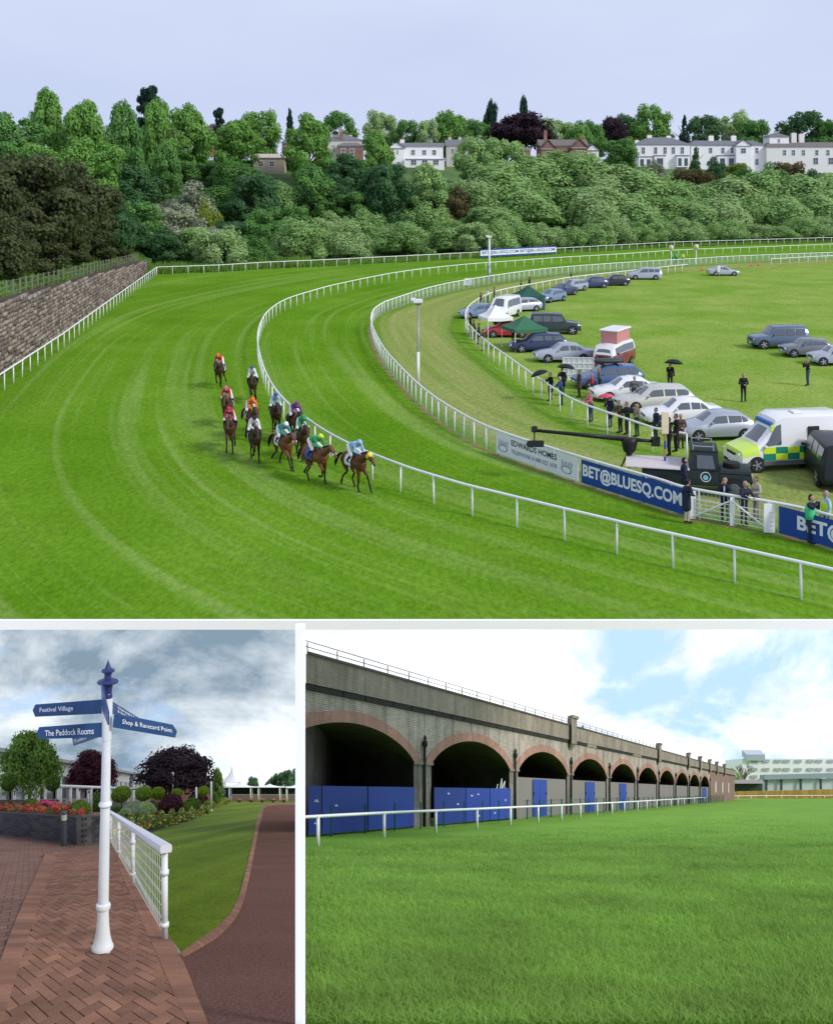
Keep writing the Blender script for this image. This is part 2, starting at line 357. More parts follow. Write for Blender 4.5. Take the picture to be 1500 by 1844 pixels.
# --- running rails
post_m = MB(); post_m.tube([(0, 0, -0.05), (0, 0, 1.16)], 0.042, 8).tube([(0, 0, 1.05), (0, 0, 1.21)], [0.03, 0.055], 8)
POST = post_m.mesh('post', True); POST.materials.append(RAILW)
def running_rail(name, label, G, step, group=None, lo=None, beam=(0.062, 0.055), posts=True, h=1.2, pm=POST):
    root = thing(name, label, 'rail', G[0], group=group); bm = MB()
    n = 8; rows = []
    for i, p in enumerate(G):
        q = G[min(i + 1, len(G) - 1)] - G[max(i - 1, 0)]; side = Vector((q.y, -q.x, 0)).normalized()
        rows.append([p + Vector((0, 0, h)) + side * beam[1] * math.cos(2 * PI * j / n) + Vector((0, 0, beam[0] * math.sin(2 * PI * j / n))) for j in range(n + 1)])
    bm.grid(rows).build('top_rail', RAILW, root, True, sub=root.location)
    if lo: MB().tube([p + Vector((0, 0, lo)) for p in G], 0.022, 6).build('lower_rail', RAILW, root, True, sub=root.location)
    if posts:
        for p in resample(G, step): inst('post', pm, root, p - root.location, (random.uniform(-.02, .02), random.uniform(-.02, .02), random.uniform(0, 3)))
    return root
running_rail('running_rail', 'white plastic rail with posts bending close round the galloping horses', R1G, 2.2, 'white rails of the course')
running_rail('running_rail', 'white straight rail running below the stone wall', LEFTG, 2.2, 'white rails of the course')
running_rail('running_rail', 'farthest white rail along the foot of the bushes and willows', FARG, 2.3, 'white rails of the course')
r2 = running_rail('running_rail', 'white inner rail with mesh infill carrying the advertising boards', R2G, 1.35, 'white rails of the course')
running_rail('running_rail', 'white public rail curving in front of the parked cars', R3G, 1.9, 'white rails of the course')
S4G = [onplane(p) for p in rail_line([(1388, 466), (1484, 461), (1570, 457)], 1.2)]
running_rail('running_rail', 'short separate white rail at the far end of the infield', S4G, 2.2, 'white rails of the course')
wires = MB()
for p, q in zip(*(lambda g: (g[:-1], g[1:]))(resample(R2G, 0.16))):
    if p.y < 31.5: continue
    dv = (q - p); wv = dv.normalized() * 0.03
    wires.quad(p + Vector((0, 0, .06)), p + wv + Vector((0, 0, .06)), p + wv + Vector((0, 0, 1.12)), p + Vector((0, 0, 1.12)))
o = stuffo(wires.build('mesh_infill', M('mesh_grey', (0.42, 0.45, 0.47), 0.5), r2, sub=r2.location))
# worn earth line below the inner rail
we = MB(); rows = [[], []]
for i, p in enumerate(R2G):
    q = R2G[min(i + 1, len(R2G) - 1)] - R2G[max(i - 1, 0)]; s = Vector((q.y, -q.x, 0)).normalized()
    rows[0].append(onplane(p + s * 0.05) + Vector((0, 0, .006))); rows[1].append(onplane(p - s * 0.30) + Vector((0, 0, .006)))
mm, t, b = newmat('worn_earth'); L(t, mixc(t, ramp(t, noise(t, 1.2, 5), [(0.4, (0, 0, 0)), (0.6, (1, 1, 1))]), (0.10, 0.17, 0.025), (0.26, 0.17, 0.07)), b.inputs['Base Color']); b.inputs['Roughness'].default_value = 1
struct(we.grid(rows).build('worn_path', mm))
# --- advertising boards
UPZ = Vector((0, 0, 1))
def board(label, pa, pb, mat, h0=0.08, h1=1.12, fwd=0.09, site=S1, ha=1.2, frame=None):
    A = site.g(*pa, ha) - UPZ * ha; B = site.g(*pb, ha) - UPZ * ha; D = (B - A); nrm = Vector((D.y, -D.x, 0)).normalized()
    if nrm.y > 0: nrm = -nrm
    A += nrm * fwd; B += nrm * fwd; r = thing('advertising_board', label, 'board', A)
    MB().prism([A + UPZ * h0, B + UPZ * h0, B + UPZ * h1, A + UPZ * h1], nrm * -0.03).build('panel', mat, r, sub=A)
    return r, A, B, nrm
r, A, B, nrm = board('white advertising board with grey crests and dark lettering on the rail', (896, 775), (1043, 822), WHITEB)
INK = M('ink_dark', (0.03, 0.035, 0.045), 0.6); INKG = M('ink_grey', (0.18, 0.22, 0.26), 0.6)
lettering('lettering', 'EDWARDS HOMES', A, B, 0.70, 0.98, INK, r, A, UPZ, nrm * .008, 0.02, 0.20, 0.76)
lettering('lettering', 'TELEPHONE 01080 022 1678', A, B, 0.32, 0.52, INKG, r, A, UPZ, nrm * .008, 0.015, 0.20, 0.76)
for u in (0.09, 0.87):
    cm = MB(); c0 = A.lerp(B, u); du = (B - A).normalized()
    for k in range(24):
        a0 = 2 * PI * k / 24; a1 = 2 * PI * (k + 1) / 24
        e = lambda a, s: c0 + du * math.cos(a) * 0.36 * s + UPZ * (0.42 + 0.17 * math.sin(a) * s) + nrm * .008
        cm.quad(e(a0, 1), e(a1, 1), e(a1, .8), e(a0, .8))
    for k in range(6):
        x = -0.33 + 0.13 * k; hh = [0.30, 0.22, 0.26, 0.2, 0.28, 0.24][k]
        q = [c0 + du * (x + dx) + UPZ * z + nrm * .009 for dx, z in ((0, .55), (.05, .55), (.09, .55 + hh), (.04, .55 + hh))]; cm.quad(*q)
    cm.build('crest', INKG, r, sub=A)
r, A, B, nrm = board('long blue betting board with big white letters beside the gate', (1049, 824), (1233, 877), BLUEB)
lettering('lettering', 'BET@BLUESQ.COM', A, B, 0.27, 0.97, WHITEB, r, A, UPZ, nrm * .008, 0.035, 0.015, 0.985)
r, A, B, nrm = board('blue betting board half hidden by the steward in green vest', (1404, 907), (1570, 950), BLUEB)
lettering('lettering', 'BET@BLUE', A, B, 0.27, 0.97, WHITEB, r, A, UPZ, nrm * .008, 0.035, 0.21, 1.2)
r, A, B, nrm = board('far blue and white betting board hung on the distant rail', (864, 454), (1000, 447), BLUEB, 0.25, 1.65, 0.15)
MB().prism([A + UPZ * .5 + nrm * .006, B + UPZ * .5 + nrm * .006, B + UPZ * 1.42 + nrm * .006, A + UPZ * 1.42 + nrm * .006], nrm * -0.004).build('white_band', WHITEB, r, sub=A)
lettering('lettering', 'BET@BLUESQ.COM BET@BLUESQ.COM', A, B, 0.62, 1.30, BLUEB, r, A, UPZ, nrm * .012, 0.02, 0.02, 0.98)
# --- white gate in the inner rail
A = S1.g(1246, 881, 1.2) - UPZ * 1.2; B = S1.g(1392, 905, 1.2) - UPZ * 1.2; gr = thing('rail_gate', 'white wooden gate with diagonal braces beside the betting board', 'gate', A)
nrm = Vector(((B - A).y, -(B - A).x, 0)).normalized(); nrm = -nrm if nrm.y > 0 else nrm; off = nrm * 0.06
for u, wd in ((0.015, .22), (0.5, .12), (0.955, .42)):
    p = A.lerp(B, u) + off; MB().box(p + UPZ * .58, (wd, .05, 1.12), bev=.01).build('stile', RAILW, gr, sub=A)
for h in (0.15, 0.32, 0.49, 0.66, 0.83): MB().tube([A + off + UPZ * h, B + off + UPZ * h], .016, 6).build('bar', RAILW, gr, sub=A)
for a, b2 in ((0.02, 0.5), (0.95, 0.5)): MB().tube([A.lerp(B, a) + off * 1.4 + UPZ * .12, A.lerp(B, b2) + off * 1.4 + UPZ * 1.02], .035, 6).build('brace', RAILW, gr, sub=A)
# --- poles beside the inner rail
def cam_pole(label, foot, ytop, mat, w0, band):
    p = S1.g(*foot); d = p.y; H = S1.hy(ytop, d); r = thing('camera_pole', label, 'pole', p)
    MB().tube([(0, 0, 0), (0, 0, H - .35)], [w0, w0 * .75], 10).build('pole', mat, r, True)
    MB().tube([(0, 0, 0), (0, 0, 2.2)], [w0 * 1.35, w0 * 1.35], 10).build('pole_sleeve', WHITE if band else GREYM, r, True)
    MB().box((0, 0, H - .22), (.62, .42, .3), bev=.05).box((-.34, -.05, H - .12), (.3, .3, .26), bev=.05).build('housing', WHITE, r)
    MB().tube([(-.2, 0, H - .42), (.2, 0, H - .42)], .05, 6).build('bracket', GREYM, r)
    return r
cam_pole('grey camera pole with white housing beside the inner rail bend', (753, 693), 537, GREYM, .075, True)
cam_pole('distant white camera pole beside the far stretch of inner rail', (881, 507), 424, WHITE, .16, False)
b2 = S1.g(843, 516); r = thing('rail_sign', 'small white square sign fixed on the inner rail bend', 'sign', b2)
MB().box((0, -.12, .62), (.95, .03, .9), bev=.01).build('panel', WHITEB, r); MB().box((-.1, -.14, .62), (.1, .01, .55)).box((.18, -.14, .62), (.1, .01, .55)).build('marking', INKG, r)
for i, (x, y) in enumerate([(1208, 478), (1253, 476)]):
    p = S1.g(x, y); r = thing('marker_post', ['cream topped marker post beside the stewards at the far rail', 'cream topped marker post just past the end of the public rail'][i], 'post', p)
    MB().tube([(0, 0, 0), (0, 0, 2.6)], .08, 8).build('post', RAILW, r); MB().lathe([(.0, 2.45), (.38, 2.55), (.4, 3.2), (.1, 3.35)], 12).build('head', M('cream', (.7, .6, .4), .6), r, True)
p = S1.g(500, 466); r = thing('marker_post', 'white post with small red disc in the verge bushes', 'post', p); MB().tube([(0, 0, 0), (0, 0, 2.4)], .07, 8).build('post', RAILW, r); MB().box((0, -.1, 2.4), (.55, .06, .6), bev=.05).build('disc', M('red_sign', (.6, .1, .06), .5), r)
CONE = MB().lathe([(.26, 0), (.26, .04), (.17, .05), (.05, .6), (.03, .62)], 12).mesh('cone_body', True); CONE.materials.append(M('cone_red', (.75, .12, .05), .5))
for i, (x, y) in enumerate([(1263, 487), (1300, 484), (1352, 479), (1365, 478)]):
    r = thing('traffic_cone', ['red cone nearest the end of the public rail', 'red cone behind the far silver saloon', 'left one of the paired red cones by the far rail gap', 'right one of the paired red cones by the far rail gap'][i], 'cone', S1.g(x, y), group='cones on the infield')
    inst('cone_body', CONE, r); MB().lathe([(.125, .25), (.085, .42)], 12).build('band', WHITEB, r, True)

# --- rough stone wall on the bank, with a wire fence along its top
SM = [M('stone_a', (.25, .195, .16), .95, .4, 1.2, .8, 6), M('stone_b', (.16, .13, .115), .95, .4, 1.2, .8, 6), M('stone_c', (.32, .265, .225), .95, .35, 1.2, .8, 6)]
A = LEFTG[0]; B = LEFTG[-1]; dirw = (B - A); dirw.z = 0; LW = dirw.length; dirw.normalize(); nout = Vector((-dirw.y, dirw.x, 0)); rz = math.atan2(dirw.y, dirw.x)
wroot = thing('stone_wall', 'rough brown stone retaining wall rising behind the straight white rail', 'wall', A)
vars_ = []
for k in range(6):
    sb = MB().box((0, 0, 0), (1, .5, 1), bev=.09)
    for i in range(len(sb.v)): sb.v[i] += Vector((random.uniform(-.07, .07), random.uniform(-.06, .06), random.uniform(-.07, .07)))
    me = sb.mesh('stone', True); me.materials.append(SM[k % 3]); vars_.append(me)
stones = []; s = 0.0
def wall_pt(u): p = onplane(A + dirw * u + nout * 1.5); px_ = 750 + 1800 * p.x / p.y; return p, max(.4, S1.hy(WALLTOP(px_), p.y))
nc = 22
for c in range(nc):
    u = random.uniform(0, .5)
    while u < LW + 1:
        lw = random.uniform(.3, .95); p, hh = wall_pt(min(u, LW)); rowh = .32; z = rowh * (c + .5)
        if z < hh + .05: stones.append((p.y, u + lw / 2, z, lw, rowh, p))
        u += lw
stones.sort(key=lambda q: q[0]); rest = MB(); nst = 0
for i, (dd, u, z, lw, rowh, p) in enumerate(stones):
    q = onplane(A + dirw * u + nout * (1.5 + .10 * z + random.uniform(-.08, .08))) + UPZ * z; scl = (lw * .97, .55, rowh * .97 + random.uniform(-.03, .10))
    rot = (0, math.atan(-dirw.y * S1.k), rz)
    if 750 + 1800 * q.x / q.y > -5 and nst < 300:
        nst += 1; inst('stone', vars_[random.randrange(6)], wroot, q - A, rot, scl)
    else:
        s0 = len(rest.v); rest.box((0, 0, 0), (1, .5, 1), random.randrange(3), bev=.09)
        for j in range(s0, len(rest.v)): rest.v[j] += Vector((random.uniform(-.06, .06), random.uniform(-.06, .06), random.uniform(-.06, .06)))
        rest.xf(Matrix.LocRotScale(q, None, None) @ Matrix.Rotation(rz, 4, 'Z') @ Matrix.Rotation(math.atan(-dirw.y * S1.k), 4, 'Y') @ Matrix.Diagonal((*scl, 1)), s0)
stuffo(rest.build('stone_courses', SM, wroot, True, sub=A))
core = MB(); core.grid([[wall_pt(u)[0] + nout * .22 + UPZ * -.2 for u in np.linspace(0, LW, 30)], [wall_pt(u)[0] + nout * (.2 + .1 * wall_pt(u)[1]) + UPZ * (wall_pt(u)[1] + .1) for u in np.linspace(0, LW, 30)], [wall_pt(u)[0] + nout * 1.6 + UPZ * (wall_pt(u)[1] + .15) for u in np.linspace(0, LW, 30)]])
core.build('wall_core', M('earth', (.07, .055, .04), 1.0, .3, 1.0), wroot, sub=A)
wf = thing('wire_fence', 'thin wooden post and wire fence along the top of the stone wall', 'fence', A)
fp = MB().box((0, 0, .6), (.09, .09, 1.3), bev=.01).mesh('post'); fp.materials.append(M('old_wood', (.22, .2, .17), .9, .3)); line = []
for u in np.arange(0, LW, 2.0):
    p, hh = wall_pt(u); q = p + nout * 1.2 + UPZ * (hh + .1); inst('post', fp, wf, q - A, (0, random.uniform(-.05, .05), 0)); line.append(q)
for h in (.35, .75, 1.15): MB().tube([q + UPZ * h for q in line], .012, 4).build('wire', GREYM, wf, sub=A)

# ================================================================== TREES
def rnd_dirs(n): v = RNG.normal(size=(n, 3)); return v / np.linalg.norm(v, axis=1)[:, None]
def leaf_quads(c, nrm, s, asp=1.7):
    n = len(c); r = rnd_dirs(n); a = np.cross(nrm, r); a /= (np.linalg.norm(a, axis=1)[:, None] + 1e-9); b = np.cross(nrm, a)
    s = s[:, None]; return np.stack([c - a * s * asp, c - b * s, c + a * s * asp, c + b * s], 1)
def crown(kind, asp=1.0, n=13000, leaf=.0155):
    """a crown of leaf clumps; the tree is 1 high, about 1 wide; asp keeps the clumps round when the tree is stretched"""
    K = 130 if kind == 'umbrella' else 60; C = []; RC = []
    while len(C) < K:
        p = RNG.uniform(-1, 1, 3); rr = RNG.uniform(.06, .135)
        if kind == 'round':
            q = p * np.array([.41, .41, .42]) + [0, 0, .50]; ok = .35 < (p ** 2).sum() < 1
        elif kind == 'tall':
            z = (p[2] + 1) / 2; wr = .43 * math.sin(PI * (0.12 + .80 * z)) ** .8 * (1 - .25 * z); q = np.array([p[0] * wr, p[1] * wr, .05 + .87 * z]); ok = .2 < p[0] ** 2 + p[1] ** 2 < 1; rr *= .9
        elif kind == 'cone':
            z = ((p[2] + 1) / 2) ** 1.3; wr = .42 * (1 - z) + .02; q = np.array([p[0] * wr, p[1] * wr, .06 + .86 * z]); ok = p[0] ** 2 + p[1] ** 2 < 1; rr = .04 + .08 * (1 - z)
        elif kind == 'willow':
            z = (p[2] + 1) / 2; wr = .44 * math.sqrt(max(0, 1 - z ** 2.4)) + .04; q = np.array([p[0] * wr, p[1] * wr, .04 + .84 * z]); ok = .15 < p[0] ** 2 + p[1] ** 2 < 1
        elif kind == 'bush':
            q = p * np.array([.43, .43, .82]); q[2] = abs(q[2]) + .02; ok = .25 < (p ** 2).sum() < 1
        elif kind == 'cedar':
            z = [.45, .6, .74, .86, .94][RNG.integers(5)]; wr = .46 * (1.15 - z) / .7 + .04; q = np.array([p[0] * wr, p[1] * wr, z + p[2] * .02]); ok = p[0] ** 2 + p[1] ** 2 < 1; rr = RNG.uniform(.06, .11)
        elif kind == 'umbrella':
            z = (p[2] + 1) / 2; wr = .44 * math.sqrt(max(0, 1 - z ** 2)); q = np.array([p[0] * wr, p[1] * wr, .42 + .47 * z]); ok = p[0] ** 2 + p[1] ** 2 < 1
        if ok: C.append(q); RC.append(rr)
    C = np.array(C); RC = np.array(RC); idx = RNG.choice(K, n, p=RC ** 2 / (RC ** 2).sum()); d = rnd_dirs(n); d[:, 2] = np.abs(d[:, 2]) * np.where(RNG.random(n) < .72, 1, -1)
    fl = .5 if kind == 'cedar' else .95 * asp
    pos = C[idx] + d * RC[idx][:, None] * RNG.uniform(.6, 1.3, n)[:, None] * np.array([1, 1, fl])
    if kind in ('cone', 'willow'): pos[:, 2] -= (.9 if kind == 'willow' else .25) * RNG.random(n) * RC[idx] * asp
    if kind == 'willow':                      # a soft veil of fine foliage over the clumps
        h_ = n * 6 // 10; z = RNG.random(h_) ** .8; ph = RNG.uniform(0, 2 * PI, h_); lob = 1 + .13 * np.sin(ph * 3 + z * 4) + .08 * np.sin(ph * 7 - z * 9) + RNG.normal(0, .05, h_); rad = (.47 * np.sqrt(np.clip(1 - z ** 2.4, 0, 1)) + .03) * lob
        pos[:h_] = np.stack([rad * np.cos(ph), rad * np.sin(ph), z * .96 * (1 + .04 * np.sin(ph * 5))], 1); d[:h_] = np.stack([np.cos(ph), np.sin(ph), .2 + z], 1) / 1.3
    pos[:, 2] = np.clip(pos[:, 2], 0.0, 1.05)
    nr = d + RNG.normal(size=(n, 3)) * .5 + (pos - [0, 0, .4]) * .8; nr /= np.linalg.norm(nr, axis=1)[:, None]
    return quads('crown', leaf_quads(pos, nr, leaf * RNG.uniform(.7, 1.35, n), 1.2 if kind != 'willow' else 2.0))
def ball(n=2600, leaf=.035, rough=.04):
    d = rnd_dirs(n); pos = d * (.5 - rough * RNG.random(n))[:, None] * (1 + .05 * np.sin(d[:, :1] * 7) * np.sin(d[:, 1:2] * 6)); nr = d + RNG.normal(size=(n, 3)) * .5; nr /= np.linalg.norm(nr, axis=1)[:, None]
    return quads('foliage', leaf_quads(pos, nr, leaf * RNG.uniform(.6, 1.2, n), 1.3))
LM = {k: leafmat('leaf_' + k, c, v, 4.0) for k, c, v in [('lime', (.180, .360, .075), .32), ('mid', (.138, .300, .075), .32), ('dark', (.078, .178, .066), .36), ('willow', (.315, .485, .175), .20), ('pale', (.36, .50, .21), .20), ('copper', (.045, .024, .034), .5), ('conifer', (.026, .065, .036), .45), ('brown', (.090, .110, .042), .45), ('may', (.2, .26, .12), .4), ('yellow', (.23, .30, .040), .35), ('rust', (.15, .125, .055), .4), ('fresh', (.165, .285, .05), .35), ('shrub', (.09, .17, .02), .4), ('purple', (.075, .018, .032), .5), ('box', (.10, .18, .02), .4), ('acid', (.20, .31, .02), .35)]}  # greens lightened to put some distance haze into the leaf colour
LM['may'] = leafmat('leaf_may_blossom', (.2, .26, .13), .5, 4.0, (.75, .75, .62))
CR = {k: [crown(k) for _ in range(2)] for k in ('round', 'tall', 'cone', 'willow', 'bush', 'cedar', 'umbrella')}
for k in ('round', 'willow', 'bush', 'umbrella'): CR[k + '_wide'] = [crown(k, 2.1) for _ in range(2)]
for l in CR.values():
    for me in l: me.materials.append(LM['mid'])
BALL = ball(); BALL.materials.append(LM['box'])
TR = []
for k in range(3):
    tm = MB().tube([(0, 0, -.12), (0, 0, 0), (.006, .0, .15), (-.004, .006, .35), (.005, 0, .6)], [.034, .028, .022, .018, .008], 8)
    for j in range(6):
        a = j * 1.05 + k; z = .2 + .06 * j; tm.tube([(0, 0, z), (.12 * math.cos(a), .12 * math.sin(a), z + .12), (.24 * math.cos(a), .24 * math.sin(a), z + .22)], [.012, .008, .003], 5)
    me = tm.mesh('trunk', True); me.materials.append(BARK); TR.append(me)
_tn = [0]
def tree_at(p, H, W, kind, mat, label, group=None, name='tree', trunk=True, cat='tree'):
    _tn[0] += 1; i = _tn[0]; r = thing(name, label, cat, p, group=group); rz = random.uniform(0, 6.28)
    kk = kind + '_wide' if W / H > 1.45 and kind + '_wide' in CR else kind
    inst('crown', CR[kk][i % 2], r, (0, 0, 0), (0, 0, rz), (W, W, H), LM[mat])
    if trunk: inst('trunk', TR[i % 3], r, (0, 0, 0), (0, 0, rz), (max(H, W) * .9,) * 2 + (H,))
    return r
def hill_tree(px, ytop, d, wpx, kind, mat, label, group=None, name='tree', cat='tree'):
    p = hill(px, d); H = (p.z - (CY - ytop) * d / FOC) * -1; W = wpx * d / FOC * 1.12
    return tree_at(p, max(H, 1.0) / .97, W, kind, mat, label, group, name, True, cat)
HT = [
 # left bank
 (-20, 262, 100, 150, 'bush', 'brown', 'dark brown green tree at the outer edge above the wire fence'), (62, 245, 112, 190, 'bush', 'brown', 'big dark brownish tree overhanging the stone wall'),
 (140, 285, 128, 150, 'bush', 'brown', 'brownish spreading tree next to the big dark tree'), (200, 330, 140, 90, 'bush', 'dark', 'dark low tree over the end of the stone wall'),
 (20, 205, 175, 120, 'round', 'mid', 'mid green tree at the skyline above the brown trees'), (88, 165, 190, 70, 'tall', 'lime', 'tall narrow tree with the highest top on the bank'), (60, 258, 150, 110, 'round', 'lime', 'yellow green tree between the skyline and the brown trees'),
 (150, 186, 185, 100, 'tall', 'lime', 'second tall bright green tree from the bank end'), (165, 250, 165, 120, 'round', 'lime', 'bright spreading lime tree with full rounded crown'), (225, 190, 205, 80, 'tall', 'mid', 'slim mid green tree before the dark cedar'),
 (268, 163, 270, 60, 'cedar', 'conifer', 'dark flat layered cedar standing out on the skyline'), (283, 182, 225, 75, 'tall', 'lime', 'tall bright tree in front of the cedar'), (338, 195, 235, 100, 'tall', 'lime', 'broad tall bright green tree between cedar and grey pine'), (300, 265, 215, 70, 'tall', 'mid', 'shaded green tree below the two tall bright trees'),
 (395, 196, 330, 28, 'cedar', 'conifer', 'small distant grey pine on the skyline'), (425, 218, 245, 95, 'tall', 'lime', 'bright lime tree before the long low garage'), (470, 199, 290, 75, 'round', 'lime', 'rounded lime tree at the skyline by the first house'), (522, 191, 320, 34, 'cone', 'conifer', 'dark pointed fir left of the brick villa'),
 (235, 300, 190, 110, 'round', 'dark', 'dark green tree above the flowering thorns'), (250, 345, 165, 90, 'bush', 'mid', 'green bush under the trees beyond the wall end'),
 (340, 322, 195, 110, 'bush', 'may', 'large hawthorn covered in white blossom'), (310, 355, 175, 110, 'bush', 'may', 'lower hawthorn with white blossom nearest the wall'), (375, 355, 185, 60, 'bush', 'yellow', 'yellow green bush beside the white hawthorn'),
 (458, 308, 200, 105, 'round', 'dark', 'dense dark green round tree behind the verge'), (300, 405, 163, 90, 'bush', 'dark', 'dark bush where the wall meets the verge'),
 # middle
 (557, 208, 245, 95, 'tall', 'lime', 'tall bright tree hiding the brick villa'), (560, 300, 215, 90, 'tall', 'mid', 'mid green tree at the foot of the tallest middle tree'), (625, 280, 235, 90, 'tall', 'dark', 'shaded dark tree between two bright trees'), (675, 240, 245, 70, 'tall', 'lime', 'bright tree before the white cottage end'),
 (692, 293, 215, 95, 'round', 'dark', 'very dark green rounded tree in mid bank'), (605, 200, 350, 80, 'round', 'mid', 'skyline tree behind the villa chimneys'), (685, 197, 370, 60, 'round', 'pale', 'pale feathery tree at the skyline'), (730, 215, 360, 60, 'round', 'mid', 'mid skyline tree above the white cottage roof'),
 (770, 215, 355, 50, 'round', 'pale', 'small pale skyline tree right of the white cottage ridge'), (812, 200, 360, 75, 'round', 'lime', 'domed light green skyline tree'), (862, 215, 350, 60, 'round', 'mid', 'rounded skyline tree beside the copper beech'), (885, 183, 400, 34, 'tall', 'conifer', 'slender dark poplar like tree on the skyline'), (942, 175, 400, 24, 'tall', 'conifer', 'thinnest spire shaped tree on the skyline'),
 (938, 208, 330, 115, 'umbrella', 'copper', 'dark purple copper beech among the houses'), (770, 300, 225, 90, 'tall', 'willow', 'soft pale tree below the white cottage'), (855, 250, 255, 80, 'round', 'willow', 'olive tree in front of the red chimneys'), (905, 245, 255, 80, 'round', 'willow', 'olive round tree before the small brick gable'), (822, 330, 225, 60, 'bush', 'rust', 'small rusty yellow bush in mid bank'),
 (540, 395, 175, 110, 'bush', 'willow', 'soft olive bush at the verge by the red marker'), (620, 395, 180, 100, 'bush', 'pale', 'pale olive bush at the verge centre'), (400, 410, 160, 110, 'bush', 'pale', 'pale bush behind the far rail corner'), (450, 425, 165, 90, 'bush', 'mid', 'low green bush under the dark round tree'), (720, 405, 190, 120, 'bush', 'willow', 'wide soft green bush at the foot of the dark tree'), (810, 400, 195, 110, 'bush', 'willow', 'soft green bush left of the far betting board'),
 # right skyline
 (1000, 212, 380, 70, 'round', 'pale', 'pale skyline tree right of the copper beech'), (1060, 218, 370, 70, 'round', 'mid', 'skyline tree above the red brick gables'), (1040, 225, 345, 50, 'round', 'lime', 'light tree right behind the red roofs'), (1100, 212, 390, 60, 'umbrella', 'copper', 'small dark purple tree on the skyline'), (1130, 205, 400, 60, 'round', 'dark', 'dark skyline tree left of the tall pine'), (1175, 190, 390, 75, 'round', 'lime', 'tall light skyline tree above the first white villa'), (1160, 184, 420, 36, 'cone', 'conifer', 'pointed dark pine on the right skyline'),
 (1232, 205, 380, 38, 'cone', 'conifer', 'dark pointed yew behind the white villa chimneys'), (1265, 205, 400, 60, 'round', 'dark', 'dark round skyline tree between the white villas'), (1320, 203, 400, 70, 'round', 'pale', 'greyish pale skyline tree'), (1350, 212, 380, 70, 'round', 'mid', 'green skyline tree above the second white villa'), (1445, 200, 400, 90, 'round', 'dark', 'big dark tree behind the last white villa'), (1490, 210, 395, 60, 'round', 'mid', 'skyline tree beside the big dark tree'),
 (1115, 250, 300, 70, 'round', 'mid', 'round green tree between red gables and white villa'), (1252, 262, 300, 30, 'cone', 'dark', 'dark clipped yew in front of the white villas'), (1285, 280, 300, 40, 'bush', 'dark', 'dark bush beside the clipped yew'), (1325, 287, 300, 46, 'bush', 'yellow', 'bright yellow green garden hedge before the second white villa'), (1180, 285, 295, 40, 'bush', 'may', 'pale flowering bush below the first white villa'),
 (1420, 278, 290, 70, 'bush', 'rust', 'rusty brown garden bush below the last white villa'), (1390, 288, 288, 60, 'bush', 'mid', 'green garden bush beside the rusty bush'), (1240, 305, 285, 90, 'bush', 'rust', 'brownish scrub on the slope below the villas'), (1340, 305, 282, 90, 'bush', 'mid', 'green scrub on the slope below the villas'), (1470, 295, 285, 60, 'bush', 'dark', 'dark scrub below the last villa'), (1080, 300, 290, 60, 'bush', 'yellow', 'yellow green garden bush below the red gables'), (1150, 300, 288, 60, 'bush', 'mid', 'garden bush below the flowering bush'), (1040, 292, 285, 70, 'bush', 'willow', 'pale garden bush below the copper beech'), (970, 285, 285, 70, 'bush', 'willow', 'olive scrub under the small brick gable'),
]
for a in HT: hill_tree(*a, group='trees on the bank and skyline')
ORDN = ['first', 'second', 'third', 'fourth', 'fifth', 'sixth', 'seventh', 'eighth', 'ninth', 'tenth', 'eleventh', 'twelfth', 'thirteenth', 'fourteenth', 'fifteenth', 'sixteenth', 'seventeenth']
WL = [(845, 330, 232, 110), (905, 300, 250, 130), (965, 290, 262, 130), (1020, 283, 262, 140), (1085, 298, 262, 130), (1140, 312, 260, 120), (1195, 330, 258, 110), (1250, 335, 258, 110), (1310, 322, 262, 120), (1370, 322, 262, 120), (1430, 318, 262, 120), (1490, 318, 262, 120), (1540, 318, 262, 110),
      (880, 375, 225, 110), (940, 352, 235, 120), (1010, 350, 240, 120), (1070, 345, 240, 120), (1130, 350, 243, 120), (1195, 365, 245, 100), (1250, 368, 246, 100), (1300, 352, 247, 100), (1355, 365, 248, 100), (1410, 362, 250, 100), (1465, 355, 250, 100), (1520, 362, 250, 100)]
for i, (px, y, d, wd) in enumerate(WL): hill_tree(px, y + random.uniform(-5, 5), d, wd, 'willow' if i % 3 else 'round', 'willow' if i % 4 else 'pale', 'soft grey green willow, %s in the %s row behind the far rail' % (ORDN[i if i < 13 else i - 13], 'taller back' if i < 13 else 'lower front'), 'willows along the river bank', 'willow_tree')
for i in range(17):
    px = 850 + i * 42; hill_tree(px, 402 + random.uniform(-10, 8), rail_d(px) + 14, 80, 'bush', 'willow' if i % 3 else 'pale', 'low willow bush, %s along the far rail from the camera pole side' % ORDN[i], 'low bushes along the river bank', 'willow_bush', 'bush')
